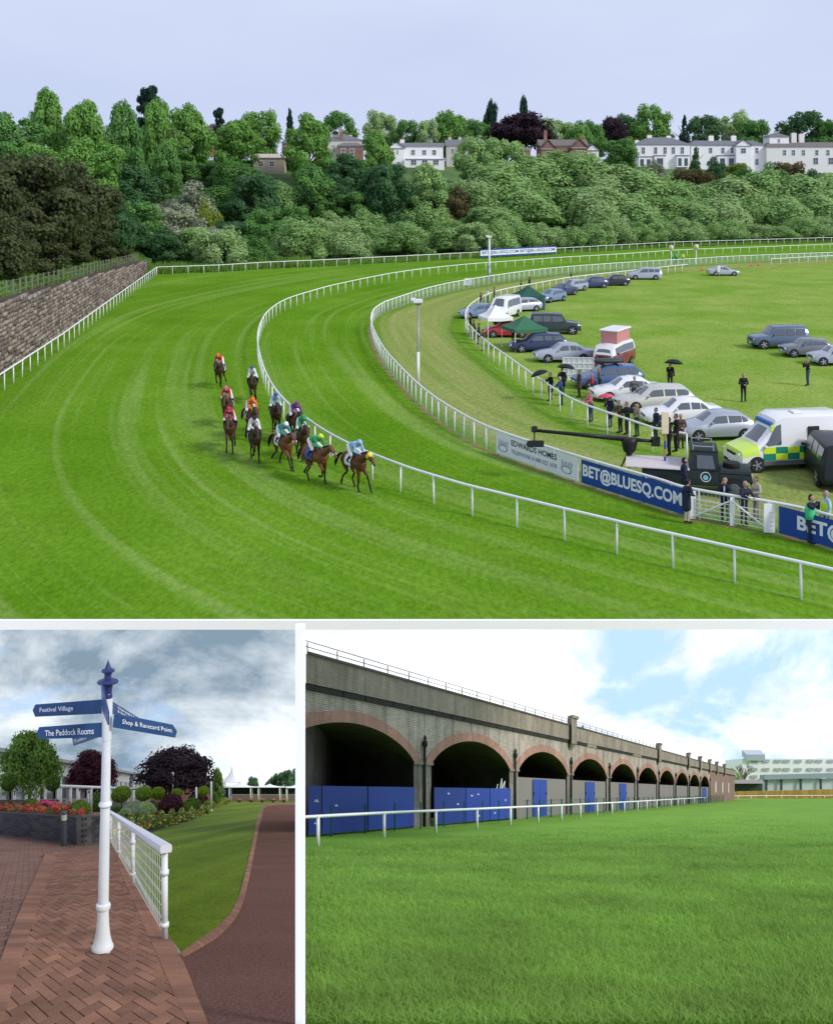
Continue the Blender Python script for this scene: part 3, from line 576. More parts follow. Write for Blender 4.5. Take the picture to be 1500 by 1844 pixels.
FB = [(395, 345, 205, 95, 'mid'), (430, 300, 225, 90, 'mid'), (500, 330, 215, 90, 'willow'), (520, 370, 195, 90, 'mid'), (595, 330, 220, 95, 'dark'), (640, 345, 215, 80, 'mid'), (660, 380, 200, 90, 'willow'), (735, 340, 228, 90, 'mid'), (770, 370, 212, 100, 'willow'), (800, 345, 232, 90, 'mid'), (590, 375, 195, 80, 'pale'), (470, 380, 180, 80, 'mid'), (370, 390, 172, 80, 'may'), (415, 385, 178, 70, 'dark'), (345, 400, 166, 80, 'willow'), (275, 380, 172, 80, 'mid'), (230, 385, 160, 80, 'dark'), (185, 375, 150, 70, 'dark'), (110, 330, 135, 110, 'mid'), (40, 330, 108, 130, 'brown'), (110, 350, 118, 100, 'brown'), (640, 290, 262, 60, 'mid'), (700, 300, 262, 60, 'mid'), (520, 290, 262, 60, 'mid'), (460, 300, 262, 60, 'mid'), (330, 275, 232, 80, 'mid'), (390, 285, 232, 70, 'dark'), (200, 250, 205, 90, 'mid'), (120, 230, 200, 90, 'mid'), (10, 260, 150, 90, 'mid'), (-15, 372, 86, 130, 'brown'), (55, 380, 97, 120, 'brown'), (115, 392, 112, 100, 'brown'), (168, 398, 126, 90, 'brown'), (205, 415, 140, 70, 'brown')]
CW = dict(mid='mid green', willow='olive', dark='dark green', pale='pale olive', may='white flowering', brown='brownish'); cnt = {}
for px, y, dd, wd, mt in sorted(FB):
    k_ = cnt[mt] = cnt.get(mt, 0) + 1; hill_tree(px, y, dd, wd, 'bush' if mt != 'mid' else 'round', mt, '%s undergrowth shrub on the bank, %s of its colour from the stone wall' % (CW[mt], ORDN[k_ - 1]), 'undergrowth of the bank', 'bank_shrub', 'bush')
# verge of long grass beyond the far rail
n = 26000; px = RNG.uniform(262, 1560, n); dd = np.array([rail_d(x) for x in px]) + RNG.uniform(1.5, 13, n); base = np.array([S1.pd(x, d)[:] for x, d in zip(px, dd)]); hh = RNG.uniform(.3, 1.0, n) * np.where(px < 560, 1.3, .5); a = RNG.uniform(0, PI, n)
sx = np.stack([np.cos(a), np.sin(a), np.zeros(n)], 1) * .10; tip = base + np.stack([RNG.normal(0, .15, n), RNG.normal(0, .15, n), hh], 1)
stuffo(mesh_obj('verge_grass', quads('verge_grass', np.stack([base - sx, base + sx, tip + sx * .3, tip - sx * .3], 1)), leafmat('leaf_verge', (.15, .27, .045), .35, .15)))
n = 9000; px = RNG.uniform(-60, 262, n); dd = np.array([rail_d(x) for x in px]) + np.array([wall_off(x, 2.6) for x in px]) + RNG.uniform(0, 26, n); base = np.array([hill(x, d)[:] for x, d in zip(px, dd)]); hh = RNG.uniform(.15, .45, n); a = RNG.uniform(0, PI, n)
sx = np.stack([np.cos(a), np.sin(a), np.zeros(n)], 1) * .09; tip = base + np.stack([RNG.normal(0, .15, n), RNG.normal(0, .15, n), hh], 1)
stuffo(mesh_obj('bank_grass', quads('bank_grass', np.stack([base - sx, base + sx, tip + sx * .3, tip - sx * .3], 1)), MATS['leaf_verge']))

# ================================================================== HOUSES on the hill
SLATE = M('slate', (.16, .165, .18), .7, .2, 1.5); SLATE2 = M('brown_slate', (.17, .145, .13), .8, .2, 1.5); STUCCO = M('white_stucco', (.80, .80, .78), .8, .05, .6); CREAMW = M('cream_stucco', (.62, .58, .48), .8, .08, .6); WPANE = M('window_pane', (.06, .075, .09), .1, .3, .5, spec=.6); WFR = M('window_frame', (.72, .72, .7), .5, .05)
HBR = brickmat('house_brick', (.30, .12, .08), (.24, .09, .06), (.3, .25, .2), (1, 0, 0), (0, 0, 1)); POTM = M('chimney_pot', (.4, .2, .13), .9, .2)
def house(label, px0, px1, d, ybase, yeave, yridge, wall, roof, wins, chim=(), hd=0.0, depth=9.0, gable=False, ridge=(.25, .75), bays=(), name='house', extra=None):
    s = d / FOC; W = (px1 - px0) * s; pc = (px0 + px1) / 2; base = Vector(((pc - CX) * s, d, (CY - ybase) * s)); he = (ybase - yeave) * s; hr = (ybase - yridge) * s; g = (hd, S1.k); r = thing(name, label, 'house', base, group='houses on the hill')
    X = lambda px: (px - pc) * s; Z = lambda py: (ybase - py) * s
    MB().prism([(-W / 2, 0, -4), (W / 2, 0, -4), (W / 2, 0, he), (-W / 2, 0, he)], (0, depth, 0)).build('wall', wall, r, grade=g)
    MB().box((0, -.06, he - .12), (W + .2, .12, .25)).build('cornice', WFR if wall is not HBR else WFR, r, grade=g)
    o = .35; rm = MB()
    if gable == 'front':
        rm.add([(-W / 2 - o, -o, he - .1), (W / 2 + o, -o, he - .1), (0, -o, hr), (-W / 2 - o, depth, he - .1), (W / 2 + o, depth, he - .1), (0, depth, hr)], [[0, 2, 5, 3], [1, 4, 5, 2], [0, 3, 4, 1]])
        MB().prism([(-W / 2, 0, he), (W / 2, 0, he), (0, 0, hr - .2)], (0, .3, 0)).build('gable', wall, r, grade=g)
    else:
        xa, xb = (-W / 2 - o, W / 2 + o); ra, rb = (xa, xb) if gable else (xa + (xb - xa) * ridge[0], xa + (xb - xa) * ridge[1])
        rm.add([(xa, -o, he), (xb, -o, he), (xb, depth + o, he), (xa, depth + o, he), (ra, depth / 2, hr), (rb, depth / 2, hr)], [[0, 1, 5, 4], [1, 2, 5], [2, 3, 4, 5], [3, 0, 4], [3, 2, 1, 0]])
        if gable: MB().prism([(-W / 2, depth, he), (-W / 2, 0, he), (-W / 2, depth / 2, hr - .25)], (W, 0, 0)).build('gable', wall, r, grade=g)
    rf = rm.build('roof', roof, r, grade=g)
    for cx, ct, cw in chim:
        MB().box((X(cx), depth * .5, (Z(ct) + he) / 2), (cw * s, .9, Z(ct) - he + .6), bev=.05).build('chimney', STUCCO if wall is STUCCO else (HBR if wall is HBR else wall), rf, grade=g)
        MB().tube([(X(cx) - .25, depth * .5, Z(ct) + .2), (X(cx) - .25, depth * .5, Z(ct) + .75)], .14, 8).tube([(X(cx) + .25, depth * .5, Z(ct) + .2), (X(cx) + .25, depth * .5, Z(ct) + .75)], .14, 8).build('chimney_pot', POTM, rf, grade=g)
    for x, y0, y1, wp in wins:
        f = MB(); ww = wp * s; zz = (Z(y0) + Z(y1)) / 2; hh = (y1 - y0) * s; fr = .12
        for bx in ((X(x) - ww / 2, zz, fr, hh), (X(x) + ww / 2, zz, fr, hh)): f.box((bx[0], -.04, bx[1]), (bx[2], .1, bx[3]))
        for bz in (zz - hh / 2, zz + hh / 2, zz): f.box((X(x), -.04, bz), (ww + fr, .09, fr * (.6 if bz == zz else 1)))
        f.box((X(x), -.04, zz), (fr * .6, .09, hh)); fo = f.build('window', WFR, r, grade=g)
        MB().box((X(x), -.012, zz), (ww, .03, hh)).build('pane', WPANE, fo, grade=g)
    for x0, x1, y0, y1, dp in bays:
        MB().box(((X(x0) + X(x1)) / 2, -dp / 2, (Z(y0) + Z(y1)) / 2), ((x1 - x0) * s, dp, (y1 - y0) * s)).build('porch', wall, r, grade=g)
        MB().box(((X(x0) + X(x1)) / 2, -dp / 2, Z(y0) + .12), ((x1 - x0) * s + .3, dp + .3, .25)).build('porch_roof', roof, r, grade=g)
        nb = max(1, int((x1 - x0) / 11))
        for k in range(nb):
            cx = x0 + (x1 - x0) * (k + .5) / nb; MB().box((X(cx), -dp - .01, Z((y0 + y1) / 2 + 1)), ((x1 - x0) / nb * .55 * s, .05, (y1 - y0) * .68 * s)).build('porch_pane', WPANE, r, grade=g)
    return r
W4 = lambda xs, y0, y1, w: [(x, y0, y1, w) for x in xs]
house('grand white stucco villa with slate hipped roof and columned bays', 1145, 1242, 320, 301, 260, 246, STUCCO, SLATE, W4((1158, 1180, 1197, 1212, 1228), 265, 277, 6), [(1176, 244, 8), (1211, 245, 8), (1153, 253, 7)], bays=[(1148, 1172, 283, 301, 1.2), (1176, 1196, 281, 301, 1.5), (1216, 1238, 281, 301, 1.5)], ridge=(.3, .7), depth=11)
house('long white villa with two white chimneys beside the clipped yew', 1244, 1376, 322, 301, 261, 252, STUCCO, SLATE, W4((1255, 1279, 1301, 1318, 1341, 1362), 266, 276, 6) + W4((1345, 1362), 286, 297, 6), [(1287, 245, 9), (1328, 245, 9)], bays=[(1290, 1322, 281, 301, 1.4)], ridge=(.1, .9))
house('white gabled wing standing forward of the long white villa', 1325, 1352, 319, 301, 262, 251, STUCCO, SLATE, W4((1338,), 267, 276, 9), gable='front', depth=5)
house('cream white villa with square lookout tower at the outer end', 1380, 1520, 320, 297, 264, 255, M('off_white', (.70, .69, .64), .8, .05), SLATE2, W4((1412, 1428, 1446, 1470, 1490), 270, 280, 6) + W4((1468, 1495), 284, 296, 9), [(1438, 240, 9), (1452, 242, 9)], ridge=(.1, .9))
house('square white tower rising above the cream white villa', 1385, 1420, 323, 297, 246, 238, STUCCO, SLATE2, W4((1402,), 250, 257, 4), ridge=(.45, .55), depth=6)
house('red brick house with steep gables under the copper beech', 972, 1058, 310, 298, 262, 250, HBR, SLATE2, W4((985, 1040), 268, 280, 7), [(1050, 247, 5), (985, 237, 6)], gable=True)
house('red brick front gable with white framed windows', 1029, 1058, 306, 302, 266, 250, HBR, SLATE2, W4((1043,), 271, 280, 9) + W4((1043,), 286, 296, 9), gable='front', depth=6)
house('red brick front gable nearest the copper beech', 974, 1000, 307, 300, 268, 251, HBR, SLATE2, W4((987,), 273, 282, 8), gable='front', depth=6)
house('small black and white gabled house beside the red brick row', 1056, 1078, 312, 300, 270, 259, STUCCO, SLATE, W4((1066,), 275, 283, 6), gable='front', depth=6)
house('white cottage with long slate roof in the middle of the hill', 708, 798, 285, 296, 263, 256, STUCCO, SLATE, W4((744, 764, 782), 270, 279, 7), [(724, 252, 8)], gable=True)
house('white gable end attached to the long white cottage', 700, 728, 283, 298, 266, 255, STUCCO, SLATE, W4((716,), 270, 278, 3), gable='front', depth=6)
house('white low sunroom below the long white cottage', 730, 800, 279, 300, 286, 281, STUCCO, WFR, W4((745, 765, 785), 288, 297, 10), depth=4)
house('brick villa with cream front and grey hipped roof', 590, 652, 290, 297, 252, 241, CREAMW, SLATE, W4((600, 602), 262, 272, 5) + W4((616, 634), 268, 280, 7), [(611, 236, 7), (629, 244, 7)], ridge=(.2, .5))
house('brick wing with red front beside the cream villa', 608, 652, 286, 297, 262, 255, HBR, SLATE, W4((618, 634), 268, 280, 8), [(612, 237, 6)])
house('red brick house end left of the tallest middle tree', 508, 535, 292, 290, 257, 248, HBR, SLATE, W4((518,), 262, 270, 5))
house('brick cottages with red chimneys behind the olive trees', 804, 870, 292, 298, 262, 250, M('grey_render', (.5, .47, .44), .8), SLATE, W4((815, 850), 268, 276, 6), [(811, 248, 6), (829, 248, 6)], gable=True)
house('small brick house with white gable by the copper beech', 932, 955, 290, 293, 270, 265, HBR, SLATE2, W4((942,), 275, 283, 5))
house('white garden house half hidden under the olive trees', 875, 912, 280, 297, 282, 275, STUCCO, SLATE, W4((885, 900), 285, 292, 5))
house('long pale flat roofed garage block by the first houses', 457, 512, 255, 305, 284, 276, M('pale_render', (.42, .34, .27), .8), M('flat_roof', (.5, .43, .36), .8), W4((470, 490), 290, 300, 9), gable=True)
house('brown tiled roof peeping over the trees on the skyline', 372, 392, 330, 260, 232, 221, HBR, SLATE2, W4((382,), 236, 243, 5))
# ================================================================== VEHICLES
def lerp(a, b, t): return a + (b - a) * t
WHL = {}
def wheel_meshes(rad, wid):
    k = (rad, wid)
    if k not in WHL:
        ax = Matrix.Rotation(PI / 2, 3, 'X')
        ty = MB().lathe([(rad * .72, -wid / 2), (rad * .96, -wid / 2), (rad, -wid / 2 + .03), (rad, wid / 2 - .03), (rad * .96, wid / 2), (rad * .72, wid / 2)], 20, axis=ax).mesh('tyre', 40); ty.materials.append(TYRE)
        rm = MB(); rm.lathe([(rad * .66, -wid / 2 + .01), (rad * .70, -wid / 2 - .004), (rad * .70, wid / 2 + .004), (rad * .66, wid / 2 - .01)], 20, axis=ax)
        for sgn in (-1, 1):
            for j in range(5):
                a = j * 2 * PI / 5; rm.box((math.cos(a) * rad * .38, sgn * (wid / 2 + .002), math.sin(a) * rad * .38), (rad * .62, .012, rad * .17), rot=Matrix.Rotation(-a, 3, 'Y'))
            rm.lathe([(rad * .16, 0), (rad * .14, .02)], 10, c=(0, sgn * (wid / 2), 0), axis=Matrix.Rotation(-sgn * PI / 2, 3, 'X'))
        rme = rm.mesh('rim', 40); rme.materials.append(RIM)
        WHL[k] = (ty, rme)
    return WHL[k]
# stations: (x fraction, bottom, belt, top, half-width factor at belt, half-width factor at top)
TYPES = {
 'saloon': dict(L=4.5, W=1.74, st=[(0, .38, .58, .62, .80, .70), (.03, .24, .66, .70, .93, .82), (.12, .2, .74, .80, 1, .86), (.29, .2, .86, .92, 1, .86), (.43, .2, .90, 1.38, 1, .66), (.56, .2, .91, 1.43, 1, .68), (.70, .2, .92, 1.38, 1, .66), (.84, .2, .93, .99, 1, .82), (.96, .24, .90, .95, .95, .82), (1, .4, .8, .86, .85, .75)], win=(.31, .44, .56, .69, .81), wr=.31, ax=(.19, .79)),
 'hatch': dict(L=4.0, W=1.70, st=[(0, .38, .58, .62, .80, .70), (.03, .24, .68, .72, .93, .82), (.12, .2, .78, .84, 1, .86), (.27, .2, .88, .96, 1, .86), (.43, .2, .92, 1.40, 1, .66), (.58, .2, .94, 1.45, 1, .68), (.80, .2, .97, 1.40, 1, .66), (.95, .24, .98, 1.05, .96, .80), (1, .4, .85, .92, .88, .76)], win=(.30, .44, .60, .79, .91), wr=.30, ax=(.19, .82)),
 'estate': dict(L=4.6, W=1.75, st=[(0, .38, .58, .62, .80, .70), (.03, .24, .68, .72, .93, .82), (.12, .2, .76, .82, 1, .86), (.28, .2, .88, .94, 1, .86), (.42, .2, .91, 1.42, 1, .68), (.60, .2, .93, 1.47, 1, .70), (.88, .2, .95, 1.42, 1, .68), (.97, .24, .96, 1.06, .96, .80), (1, .4, .85, .92, .88, .78)], win=(.30, .43, .58, .74, .92), wr=.31, ax=(.19, .80)),
 'suv': dict(L=4.6, W=1.85, st=[(0, .45, .80, .86, .84, .78), (.02, .35, .90, .98, .94, .86), (.1, .32, 1.0, 1.06, 1, .90), (.27, .32, 1.08, 1.14, 1, .90), (.37, .32, 1.10, 1.78, 1, .76), (.60, .32, 1.10, 1.84, 1, .78), (.95, .32, 1.12, 1.82, 1, .78), (.99, .36, 1.12, 1.3, .97, .85), (1, .45, 1.0, 1.1, .93, .85)], win=(.29, .40, .57, .74, .93), wr=.37, ax=(.17, .79)),
 'mpv': dict(L=4.6, W=1.82, st=[(0, .4, .66, .72, .82, .74), (.04, .26, .82, .88, .94, .84), (.14, .22, .96, 1.02, 1, .86), (.22, .22, 1.0, 1.08, 1, .86), (.40, .22, 1.02, 1.66, 1, .70), (.62, .22, 1.03, 1.72, 1, .72), (.92, .22, 1.05, 1.66, 1, .70), (.98, .26, 1.05, 1.2, .96, .82), (1, .4, .95, 1.02, .9, .8)], win=(.25, .41, .58, .76, .94), wr=.33, ax=(.18, .80)),
 'mini': dict(L=3.65, W=1.68, st=[(0, .38, .66, .72, .82, .72), (.04, .26, .78, .84, .95, .84), (.14, .2, .86, .92, 1, .88), (.29, .2, .92, .98, 1, .88), (.40, .2, .95, 1.36, 1, .74), (.60, .2, .96, 1.40, 1, .76), (.90, .2, .98, 1.34, 1, .74), (.98, .26, .95, 1.05, .96, .84), (1, .4, .8, .9, .9, .8)], win=(.31, .41, .60, .78, .93), wr=.31, ax=(.18, .84)),
 'camper': dict(L=4.4, W=1.75, st=[(0, .45, 1.10, 1.16, .80, .70), (.015, .3, 1.14, 1.3, .92, .80), (.05, .28, 1.16, 1.55, .98, .84), (.09, .28, 1.17, 1.80, 1, .82), (.5, .28, 1.18, 1.93, 1, .84), (.93, .28, 1.18, 1.85, 1, .82), (.98, .3, 1.16, 1.6, .97, .82), (1, .4, 1.05, 1.3, .9, .8)], win=(.07, .15, .36, .62, .90), wr=.33, ax=(.17, .76)),
 'van': dict(L=5.6, W=1.95, st=[(0, .42, .70, .76, .84, .76), (.02, .32, .92, 1.0, .95, .86), (.13, .3, 1.12, 1.20, 1, .90), (.17, .3, 1.14, 1.28, 1, .88), (.30, .3, 1.18, 2.02, 1, .84), (.33, .3, 1.2, 2.45, 1, .88), (.40, .3, 1.2, 2.62, 1, .90), (.97, .3, 1.2, 2.60, 1, .90), (1, .35, 1.2, 2.5, .97, .88)], win=(.17, .27, .385, .0, .0), wr=.35, ax=(.15, .78)),
 'minibus': dict(L=5.0, W=1.9, st=[(0, .42, .75, .8, .84, .76), (.02, .32, .95, 1.02, .95, .86), (.12, .3, 1.1, 1.18, 1, .90), (.16, .3, 1.12, 1.24, 1, .88), (.29, .3, 1.15, 2.05, 1, .80), (.5, .3, 1.18, 2.15, 1, .82), (.96, .3, 1.18, 2.12, 1, .82), (1, .35, 1.15, 2.0, .97, .80)], win=(.19, .30, .50, .72, .93), wr=.35, ax=(.15, .78)),
 'pickup': dict(L=4.7, W=1.75, st=[(0, .6, .95, 1.0, .95, .92), (.01, .5, 1.08, 1.14, 1, .92), (.20, .5, 1.12, 1.17, 1, .92), (.29, .5, 1.14, 1.19, 1, .92), (.315, .5, 1.18, 1.86, 1, .88), (.40, .5, 1.18, 1.94, 1, .90), (.50, .5, 1.18, 1.92, 1, .90), (.515, .5, 1.15, 1.2, 1, .92), (.97, .5, 1.0, 1.05, 1, .95), (1, .55, .95, 1.0, .98, .95)], win=(.305, .33, .49, .0, .0), wr=.40, ax=(.14, .80)),
}
def paint(name, col, metal=.25): return M('paint_' + name, col, .32, .04, .8, metal=metal, spec=.5, coat=.6)
PAINT = dict(silver=paint('silver', (.42, .45, .50), .5), white=paint('white', (.78, .78, .77), 0), black=paint('black', (.013, .014, .017)), navy=paint('navy', (.022, .035, .10)), blue=paint('blue', (.05, .11, .24)), ltblue=paint('light_blue', (.17, .26, .38)), green=paint('green', (.020, .038, .028)), red=paint('red', (.42, .018, .03), 0), cream=paint('cream', (.55, .54, .47)), grey=paint('grey', (.16, .175, .20)), steel=paint('steel_blue', (.085, .13, .20)), maroon=paint('maroon', (.20, .02, .03), 0), dkgreen=M('paint_dark_green', (.010, .016, .014), .4, .1, .8, spec=.35))
def vehicle(name, label, cat, typ, col, px, py, hd, scale=1.0, group='cars parked on the infield', two=None, wheels=True, front=None):
    """nose towards +X before turning by hd; px,py: the point on the ground under the middle of the car"""
    T = TYPES[typ]; Lg, Wd = T['L'] * scale, T['W'] * scale; base = S1.g(px, py); r = thing(name, label, cat, base, group=group); g = (hd, S1.k); pm = PAINT[col]
    hw = Wd / 2; X = lambda f: Lg * (.5 - f); rows = []
    for f, zb, zbe, zt, wb, wt in T['st']:
        x = X(f); zb, zbe, zt = zb * scale, zbe * scale, zt * scale; a = hw * wb; c = hw * wt; tall = zt - zbe > .2
        prof = [(0, zb), (a * .86, zb), (a * .97, zb + .06), (a, lerp(zb, zbe, .35)), (a * 1.005, lerp(zb, zbe, .62)), (a * .97, zbe), (lerp(a * .95, c, .5 if not tall else .45), lerp(zbe, zt, .5)), (c, zt - (.035 if not tall else .07)), (c * .86, zt), (0, zt + (.015 if not tall else .03))]
        rows.append([(x, -y, z) for y, z in prof] + [(x, y, z) for y, z in prof[::-1]])
    bm = MB(); ro = [[Vector(p) for p in rr] for rr in rows]
    for i in range(len(ro) - 1):
        for j in range(len(ro[0]) - 1):
            mid = (ro[i][j] + ro[i + 1][j + 1]) / 2
            bm.quad(ro[i][j], ro[i][j + 1], ro[i + 1][j + 1], ro[i + 1][j], 1 if (two and (mid.z > two[1] if front is None else front(mid))) else 0)
    for rr, fl in ((ro[0], 1), (ro[-1], -1)):
        n = len(rr); bm.add(rr, [list(range(n))[::-fl]])
    bmh = bmesh.new(); me0 = bm.mesh('body'); bmh.from_mesh(me0); bmesh.ops.remove_doubles(bmh, verts=bmh.verts, dist=.002); bmesh.ops.recalc_face_normals(bmh, faces=bmh.faces)
    q = Matrix.Rotation(hd, 3, 'Z')
    for v in bmh.verts: c = q @ v.co; v.co = Vector((c.x, c.y, c.z + S1.k * c.y))
    bmh.to_mesh(me0); bmh.free(); me0.polygons.foreach_set('use_smooth', [True] * len(me0.polygons)); me0.set_sharp_from_angle(angle=R(38))
    body = mesh_obj('body', me0, [pm, PAINT[two[0]]] if two else pm, r)
    fr = [s[0] for s in T['st']]
    def surf(f, k):
        i = max(0, min(len(fr) - 2, sum(1 for q2 in fr if q2 <= f) - 1)); u = (f - fr[i]) / (fr[i + 1] - fr[i]); return ro[i][k].lerp(ro[i + 1][k], u)
    def pane(nm, f0, f1, side, lo=.07, hi=.82, f0t=None, f1t=None):
        n = 4; A = []
        for k in range(n + 1):
            u = k / n; fb = lerp(f0, f1, u); ft = lerp(f0 if f0t is None else f0t, f1 if f1t is None else f1t, u)
            b0 = surf(fb, 5); t0 = surf(ft, 7); p0 = b0.lerp(t0, lo); p1 = surf(ft, 5).lerp(t0, hi); m0 = surf((fb + ft) / 2, 6)
            row = [p0, m0 + (Vector((0, -.0, 0))), p1]; A.append([Vector((p.x, (p.y - .03) * -side, p.z)) for p in row])
        mb = MB().grid(A if side > 0 else A[::-1]); return mb.build(nm, GLASS, r, True, grade=g)
    wc = T['win']
    ws = [i for i in range(len(fr) - 1) if T['st'][i + 1][3] - T['st'][i][3] > (.25 if typ != 'camper' else .2)][0]
    for sd in (-1, 1):
        f0t = max(wc[0], fr[ws + 1] + .005) if typ not in ('camper',) else wc[0] + .02
        pane('window', wc[0] + .035, wc[2] - .012, sd, f0t=f0t + .01, f1t=wc[2] - .012)
        if wc[3]:
            last = wc[4] > wc[3] + .04
            pane('window', wc[2] + .012, wc[3] - .008, sd)
            if last and typ not in ('saloon', 'hatch', 'mini'): pane('window', wc[3] + .012, wc[4] - .01, sd)
            elif last: pane('window', wc[3] + .005, wc[4] - .02, sd, f1t=wc[3] + .035)
    def screen(nm, i0, i1, lo=.10, hi=.93, up=.012):
        a0, a1 = ro[i0], ro[i1]; n = len(a0); rowsP = []
        for u in (lo, .5, hi):
            l = a0[7].lerp(a1[7], u); c = a0[9].lerp(a1[9], u); dn = .9; A = []
            for k in (-1, -.5, 0, .5, 1):
                y = l.y * -1 * k * dn; z = lerp(c.z, l.z, k * k); A.append(Vector((lerp(c.x, l.x, abs(k)), y, z + up)))
            rowsP.append(A)
        sh = .012 if a0[9].x > a1[9].x else -.012
        for A in rowsP:
            for p in A: p.x += sh
        return MB().grid(rowsP).build(nm, GLASS, r, True, grade=g)
    screen('windscreen', ws, ws + 1)
    bs = [i for i in range(ws + 1, len(fr) - 1) if T['st'][i][3] - T['st'][i + 1][3] > .25]
    if bs: screen('rear_window', bs[0], bs[0] + 1, .08, .9)
    zf = T['st'][1][2] * scale; zh = zf - .10
    for sd in (-1, 1):
        MB().box((Lg / 2 - .075, sd * hw * .66, zh), (.12, .34 * scale, .15), bev=.03, rot=Matrix.Rotation(-sd * .35, 3, 'Z')).build('headlight', LAMPG, r, grade=g)
        MB().box((-Lg / 2 + .06, sd * hw * .74, T['st'][-1][2] * scale - .08), (.1, .2, .22), bev=.02).build('tail_light', REDL, r, grade=g)
        xm = X(wc[0]) - .28; MB().box((xm, sd * (hw + .06), T['st'][ws][2] * scale + .1), (.1, .18, .13), bev=.03).build('mirror', pm if typ != 'pickup' else BLACK, r, grade=g)
    MB().box((Lg / 2 - .01, 0, zf - .14), (.05, hw * .85, .12), bev=.01).build('grille', BLACK, r, grade=g)
    MB().box((Lg / 2 - .005, 0, .36 * scale), (.06, hw * 1.45, .14), bev=.02).build('bumper', BLACK if typ in ('suv', 'pickup', 'van', 'minibus') else pm, r, grade=g)
    MB().box((Lg / 2 + .03, 0, .45 * scale), (.01, .5, .11)).build('number_plate', WHITEB, r, grade=g)
    if wheels:
        rad = T['wr'] * scale; ty, rm = wheel_meshes(rad, .2); q = Matrix.Rotation(hd, 3, 'Z')
        for fx in T['ax']:
            for sd in (-1, 1):
                p = q @ Vector((X(fx), sd * (hw - .065), rad)); p.z += S1.k * p.y; e = Matrix.Rotation(hd, 3, 'Z')
                MB().lathe([(rad * 1.2, 0), (rad * 1.2, .012)], 18, c=(X(fx), sd * (hw + .012) - .006, rad + .01), axis=Matrix.Rotation(PI / 2, 3, 'X')).build('wheel_arch', BLACK, r, grade=g)
                wo_ = inst('wheel', ty, r, p, (math.atan(S1.k * q.col[1].y) if False else 0, 0, hd)); inst('rim', rm, wo_)
    return r, (lambda *p: Vector(p)), g, Lg, hw
LF = PI  # nose to the left
VEH = [
 ('parked_car', 'silver people carrier standing last at the far end of the car row', 'car', 'mpv', 'silver', 1160, 503, LF), ('parked_car', 'black hatchback between the silver people carrier and a navy car', 'car', 'hatch', 'black', 1105, 514, LF + .12), ('parked_car', 'dark navy hatchback next to the black one at the far curve', 'car', 'hatch', 'navy', 1066, 518, LF + .2),
 ('parked_car', 'silver estate with a spectator standing behind its roof', 'car', 'estate', 'silver', 1030, 524, LF + .75), ('parked_car', 'dark blue saloon beside the silver estate at the curve', 'car', 'saloon', 'navy', 1012, 532, LF + .8), ('parked_car', 'light blue hatchback right beside the dark green tent', 'car', 'hatch', 'ltblue', 992, 543, LF + .8),
 ('parked_car', 'white and blue car between white van and green tent', 'car', 'hatch', 'silver', 940, 560, LF + .3), ('parked_minibus', 'white high roofed minibus behind the white gazebo', 'van', 'minibus', 'white', 908, 572, LF + 1.1), ('parked_car', 'pale blue car half hidden behind the white gazebo', 'car', 'hatch', 'ltblue', 862, 572, LF + .2),
 ('parked_car', 'bright red hatchback between the two gazebos', 'car', 'hatch', 'red', 912, 606, LF), ('parked_pickup', 'dark green off roader with canopy behind the green gazebo', 'off-roader', 'suv', 'green', 998, 600, -.05), ('parked_car', 'navy estate parked behind the silver blue saloon', 'car', 'estate', 'navy', 968, 632, LF + .05), ('parked_car', 'silver blue saloon facing the public rail', 'car', 'saloon', 'silver', 1015, 650, LF + .08),
 ('parked_car', 'blue estate with black roof box behind the spectators', 'car', 'estate', 'blue', 1093, 696, LF + .15), ('parked_car', 'white saloon behind the pink umbrella', 'car', 'saloon', 'white', 1128, 719, LF + .12), ('parked_car', 'cream silver estate with red tail light third from the ambulance', 'car', 'estate', 'cream', 1176, 737, LF + .15), ('parked_car', 'white saloon second from the ambulance', 'car', 'saloon', 'white', 1226, 761, LF + .1), ('parked_car', 'silver hatchback next to the ambulance', 'car', 'hatch', 'silver', 1287, 788, LF + .12),
 ('parked_car', 'steel blue boxy off roader standing alone on the infield', 'off-roader', 'suv', 'steel', 1400, 626, LF + .05), ('parked_car', 'dark grey small car next to the boxy off roader', 'car', 'mini', 'grey', 1449, 641, LF), ('parked_car', 'silver small car cut by the picture edge', 'car', 'mini', 'silver', 1502, 656, LF), ('parked_car', 'silver saloon standing alone near the far rail gap', 'car', 'saloon', 'silver', 1301, 496, 0.0),
]
for v in VEH: vehicle(*v[:8])
# roof box of the blue estate
p = S1.g(1093, 696); g = (LF + .15, S1.k); r = thing('roof_box', 'black rounded roof box on top of the blue estate', 'roof box', p)
MB().lathe([(.05, -1.0), (.26, -.95), (.33, -.5), (.34, .3), (.28, .8), (.1, 1.0)], 14, c=(-.1, 0, 1.72), axis=Matrix.Rotation(PI / 2, 3, 'Y') @ Matrix.Diagonal((.55, 1.1, 1))).build('shell', M('roofbox_grey', (.05, .055, .06), .5), r, True, grade=g)
MB().box((.35, 0, 1.5), (.06, 1.2, .12)).box((-.55, 0, 1.5), (.06, 1.2, .12)).build('bars', BLACK, r, grade=g)
# camper with raised roof
r, *_ = vehicle('camper_van', 'red and white camper van with raised pink roof', 'camper', 'camper', 'maroon', 1106, 660, LF + 1.0, two=('white', 1.12)); g = (LF + 1.0, S1.k)
MB().box((-.15, 0, 2.3), (2.5, 1.25, .85)).build('pop_top', M('pink_canvas', (.55, .24, .23), .8, .1), r, grade=g); MB().box((-.15, 0, 2.78), (2.7, 1.45, .14), bev=.05).build('roof_lid', PAINT['white'], r, grade=g)
